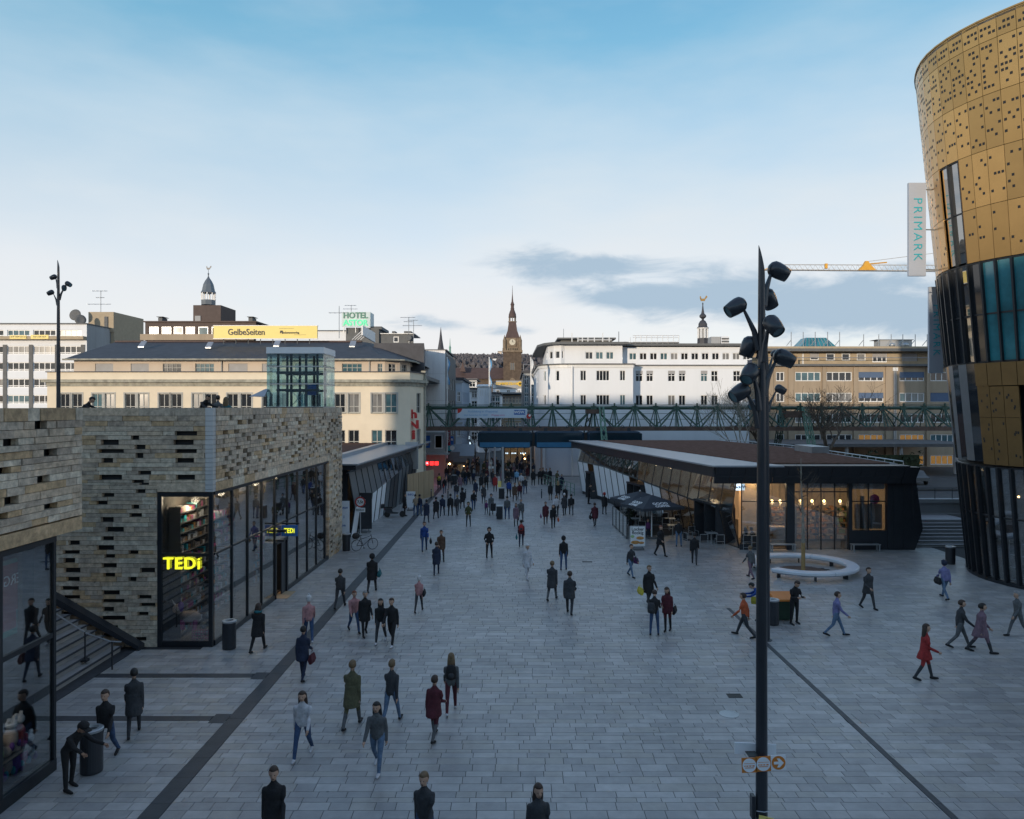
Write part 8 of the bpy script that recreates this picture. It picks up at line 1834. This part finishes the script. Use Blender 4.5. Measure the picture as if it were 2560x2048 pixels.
mid = [(1012, 1290, 'standcoat', 90, 'black', 'black', 'black', 'long', 'slim person in black standing at the dark pavilion entrance on the left', 1.02),
 (1039, 1291, 'phone', 200, 'beige', 'jeans', 'black', 'short', 'man in beige jacket and jeans at the white information board', 1.02),
 (1049, 1289, 'stand', 160, 'navy', 'jeans', 'black', 'short', 'navy-clad person half hidden behind the beige jacket', .98),
 (1066, 1308, 'walkcoat1', 180, 'navy', 'navy', 'black', 'short', 'tall person in long navy coat on the dark band, mid-square', 1.04),
 (1090, 1297, 'walkcoat1', 180, 'black', 'dgrey', 'black', 'short', 'person in black jacket, left of two walking abreast at mid-square', 1.0),
 (1106, 1290, 'walk1', 180, 'navy', 'navy', 'brown', 'short', 'person in navy jacket, right of two walking abreast at mid-square', 1.0),
 (1126, 1290, 'stand', 180, 'black', 'black', 'black', 'short', 'person in short black jacket at mid-square, right of the two abreast', 1.02),
 (1143, 1288, 'walk2', 175, 'dgrey', 'grey', 'blond', 'short', 'fair-haired grey walker right of the short black jacket', .97),
 (1156, 1272, 'walkcoat1', 180, 'black', 'black', 'black', 'hood', 'broad hooded person in black near the third bollard', 1.05),
 (1171, 1316, 'pocket', 0, 'olive', 'dgrey', 'olive', 'hood', 'person in olive green hooded jacket walking towards the camera', 1.02),
 (1184, 1275, 'walk1', 5, 'black', 'jeans', 'brown', 'short', 'person in black top with a yellowish collar, jeans, left of the mast', 1.0),
 (1209, 1260, 'walkcoat2', 0, 'dgrey', 'grey', 'grey', 'short', 'grey-haired dark coated walker left of the mast', 1.03),
 (1216, 1286, 'walk1', 0, 'purple', 'navy', 'brown', 'short', 'small child in purple left of the stroller', .68),
 (1228, 1287, 'walkcoat1', 0, 'grey', 'black', 'navy', 'hood', 'person in grey with blue hood next to the small purple child', 1.0),
 (1268, 1298, 'stand', 180, 'grey', 'jeans', 'black', 'short', 'person in grey jacket and jeans right of the lone square bin', 1.04),
 (1290, 1315, 'walkcoat1', 0, 'mauve', 'dgrey', 'brown', 'long', 'woman in mauve coat right of the grey-jacketed person', .98),
 (1302, 1303, 'walk2', 0, 'grey', 'grey', 'grey', 'short', 'pale grey walker behind the mauve coat', 1.02),
 (1272, 1244, 'walk1', 180, 'blue', 'black', 'black', 'short', 'person in bright blue jacket right of the pale mast', 1.04),
 (1238, 1229, 'standcoat', 0, 'red', 'black', 'black', 'short', 'person in black and red left of the pale mast', 1.03),
 (1287, 1253, 'walkcoat1', 0, 'brown', 'dgrey', 'red', 'short', 'red-haired person in brown coat behind the bright blue jacket', 1.0),
 (1299, 1250, 'walk2', 0, 'maroon', 'dgrey', 'blond', 'long', 'fair-haired person in dark red right of the brown coat', 1.0),
 (1313, 1235, 'walk1', 0, 'dgrey', 'jeans', 'dblond', 'short', 'person in dark grey with a white carrier bag', 1.02),
 (1303, 1222, 'walk2', 0, 'white', 'black', 'brown', 'short', 'person in white jacket in the crowd right of the mast', 1.02),
 (1292, 1212, 'walk1', 0, 'lblue', 'navy', 'brown', 'short', 'person in light blue jacket in the crowd right of the mast', 1.05),
 (1333, 1214, 'standcoat', 0, 'black', 'black', 'dblond', 'short', 'single dark figure left of the black-clad group at the arcade', 1.05),
 (1350, 1212, 'stand', 0, 'black', 'black', 'black', 'short', 'leftmost of the group in black at the arcade of the white building', 1.05),
 (1358, 1211, 'stand', 30, 'black', 'black', 'black', 'short', 'second from left of the group in black at the arcade', 1.08),
 (1366, 1212, 'standcoat', 0, 'dgrey', 'black', 'brown', 'short', 'third from left of the group in black at the arcade', 1.03),
 (1375, 1210, 'stand', 340, 'black', 'black', 'black', 'short', 'rightmost of the group in black at the arcade', 1.04),
 (1392, 1216, 'phone', 20, 'khaki', 'khaki', 'brown', 'short', 'person in khaki at the river railing', 1.02),
 (1404, 1226, 'walkcoat1', 10, 'navy', 'navy', 'grey', 'short', 'grey-haired person in navy coat at the river railing', 1.0),
 (1376, 1251, 'standcoat', 180, 'black', 'beige', 'black', 'long', 'woman with big black hair and bare legs right of the lone bollard', 1.0),
 (1395, 1250, 'standcoat', 180, 'black', 'beige', 'blond', 'long', 'woman with fair hair and black coat next to the woman with black hair', 1.02),
 (1411, 1288, 'walkcoat1', 180, 'dgrey', 'dgrey', 'white', 'short', 'white-haired person in dark coat, right part of the shopping group', 1.04),
 (1428, 1288, 'walk2', 180, 'black', 'grey', 'black', 'short', 'person in black with grey trousers, rightmost of the shopping group', 1.0),
 (1413, 1262, 'walkcoat1', 180, 'black', 'black', 'grey', 'short', 'person in black coat just behind the white-haired one', 1.0),
 (1364, 1310, 'walkcoat1', 0, 'maroon', 'brown', 'black', 'short', 'person in maroon coat, leftmost of the shopping group', .98),
 (1383, 1320, 'walk1', 0, 'black', 'black', 'brown', 'long', 'front woman in black of the shopping group', 1.0),
 (1391, 1290, 'walk2', 0, 'white', 'black', 'brown', 'long', 'woman in white patterned jacket in the shopping group', 1.0),
 (1098, 1226, 'walkcoat1', 180, 'black', 'black', 'black', 'short', 'person in black with a yellow-marked backpack near the far stalls', 1.05),
 (1111, 1234, 'walk1', 5, 'black', 'jeans', 'dblond', 'short', 'person with a red and white bag left of the second bollard', 1.0),
 (1150, 1229, 'walkcoat2', 0, 'mauve', 'grey', 'dblond', 'short', 'stout grey-mauve figure near the third bollard', 1.04),
 (1125, 1222, 'walk1', 0, 'dgrey', 'dgrey', 'black', 'short', 'dark grey figure between the second and third bollards', 1.03),
 (1163, 1213, 'walk2', 0, 'black', 'jeans', 'brown', 'short', 'person in black and jeans in front of the far crowd, left', 1.03),
 (1189, 1244, 'walkcoat1', 0, 'navy', 'dgrey', 'brown', 'short', 'navy walker right of the third bollard', 1.02),
 (1216, 1226, 'walk1', 0, 'black', 'black', 'brown', 'short', 'tall person in black left of the red and black figure', 1.06),
 (1203, 1227, 'walkcoat1', 180, 'black', 'dgrey', 'black', 'short', 'black-coated person walking away near the tall one in black', 1.02),
 (1140, 1250, 'walk1', 180, 'dgrey', 'jeans', 'black', 'short', 'dark walker between the second and third bollards, nearer the camera', 1.0)]
MM = {}
def CR(s): return next(v for k, v in MM.items() if k.startswith(s))
for q in mid:
    t, M_ = P(*q[:9], q[9]); MM[q[8]] = M_
bag(CR('person in maroon coat'), (-.34, 0, .75), 'bag', CL['purple'], 'purple bag of the maroon coat in the shopping group')
bag(CR('front woman'), (.34, 0, .75), 'bag', CL['orange'], 'orange shopping bag in front of the shopping group')
bag(CR('person in dark grey with'), (.33, 0, .75), 'bag', CL['white'], 'white carrier bag in the crowd right of the mast')
bag(CR('person with a red and'), (-.1, -.2, .95), 'bag', CL['red'], 'red and white bag left of the second bollard')
bag(CR('person in black with a yellow'), (0, .2, 1.22), 'pack', CL['yellow'], 'yellow-marked backpack near the far stalls')
x, y = gp(1233, 1289); t = thing('stroller', 'dark stroller pushed beside the person with the blue hood', 'stroller', (x, y, 0))
part('seat', MB().loft([[(x-.2, y-.3, .4), (x+.2, y-.3, .4), (x+.2, y+.1, .4), (x-.2, y+.1, .4)], [(x-.22, y-.1, .95), (x+.22, y-.1, .95), (x+.22, y+.2, .95), (x-.22, y+.2, .95)]]), CL['black'], t)
for sx in (-.25, .25): part('frame', MB().tube([(x+sx, y-.35, .12), (x+sx, y+.35, .95)], .015, 5), m_steel, t)
for sx in (-.25, .25):
    for sy in (-.32, .25): part('wheel', MB(Matrix.Translation((x+sx, y+sy, .12)) @ Matrix.Rotation(R(90), 4, 'Y')).lathe([(.12, -.02), (.12, .02)], 0, 0, 12), m_black, t)
x, y = gp(1866, 1374); person(x, y+.02, 'sit', 180, 'beige', 'black', 'black', 'long', 'seated person in beige jacket with black hair at the cafe', 1.0)
x, y = gp(1886, 1375); person(x, y+.3, 'sit', 200, 'black', 'black', 'brown', 'short', 'seated person in black right of the beige jacket, beside the lamp post', 1.0)
x, y = gp(1805, 1345); person(x, y, 'sit', 200, 'dgrey', 'jeans', 'grey', 'short', 'person in grey seated by the dark bakery doorway', 1.0)
chair(x, y, R(200), 'cafe chair of the grey-clad person by the bakery doorway')
for (px, d, pose, a, tp, hr_, hk, lab, z) in ((203, 29.6, 'bow', 90, 'black', 'black', 'short', 'person bending behind the terrace parapet at the far left', 7.62), (504, 30, 'bow', 60, 'black', 'black', 'short', 'black-clad person bending behind the parapet above the glass corner', 7.72), (545, 30, 'stand', 180, 'grey', 'black', 'short', 'child with black and white backpack behind the parapet', 7.7), (565, 30.5, 'stand', 180, 'teal', 'dblond', 'long', 'person in teal behind the parapet, rightmost of three', 7.5)):
    person(gx(px, d), d, pose, a, tp, 'black', hr_, hk, lab, .85 if 'child' in lab else .93, z-.02)
# far crowd under and beyond the girder
random.seed(99)
tops = ['black', 'black', 'dgrey', 'navy', 'black', 'brown', 'grey', 'maroon', 'dgrey', 'olive', 'navy', 'black', 'mauve']
poses = ['walk1', 'walk2', 'walkcoat1', 'walkcoat2', 'standcoat', 'stand', 'pocket']
used = []; n = 0; seen = set()
while n < 88:
    py = random.uniform(1163, 1214); px = random.uniform(1090 if py < 1200 else 1100, 1335); x, y = gp(px, py)
    if any(abs(x-a) < .38 and abs(y-b_) < .6 for a, b_ in used): continue
    if 1065 < px < 1112 and y > 93: continue
    used.append((x, y)); n += 1
    while True:
        a, l_, h_, hk = random.choice(tops), random.choice(['black', 'dgrey', 'jeans', 'navy', 'grey']), random.choice(['black', 'brown', 'dblond', 'grey', 'red']), random.choice(['short', 'short', 'long'])
        lab = '%s top, %s trousers, %s %s hair, far crowd, %s' % (a.replace('dg', 'dark g'), l_.replace('dg', 'dark g'), hk, h_.replace('dblond', 'fair'), 'left' if px < 1180 else 'middle' if px < 1260 else 'right')
        if lab not in seen: seen.add(lab); break
    person(x, y, random.choice(poses), random.choice((0, 180, 10, 170, 190, 350, 90)), a, l_, h_, hk, 'pedestrian with '+lab, random.uniform(.93, 1.06), 0, 'far crowd in the shopping street')
# assumed station, unseen: blocks added and sized to keep low sun off the square
t = thing('added_shade_blocks', 'long plain station building behind the viewpoint', 'building', (-30, -40, 0))
def blk(x0, x1, y0, y1, z1, mt):
    global t
    part('wall', MB().box(x0, x1, y0, y1, 0, z1), mt, t)
    k = x0+1.5
    while k < x1-2:
        z = 2.0
        while z < z1-2: part('window', MB().box(k, k+1.6, y1+.01, y1+.05, z, z+1.8), m_glassD, t); z += 3.6
        k += 3.4
SHADE_BLOCKS = [(-160, -78, -90, -62, 18, m_grey), (-77.9, -14, -92, -60, 25, m_grey), (-13.9, 20, -88, -60, 15, m_grey), (20.1, 90, -88, -60, 12, m_grey)]
for q in SHADE_BLOCKS: blk(*q)
t = thing('added_shade_hall', 'station hall with low viewing terrace directly behind the viewpoint', 'building', (10, -20, 0))
blk(-34, 60, -34.9, -1.6, 7.0, m_grey); blk(-26, 60, -58, -35, 21, m_grey)  # added hall and terrace blocks hold skylight off the near paving
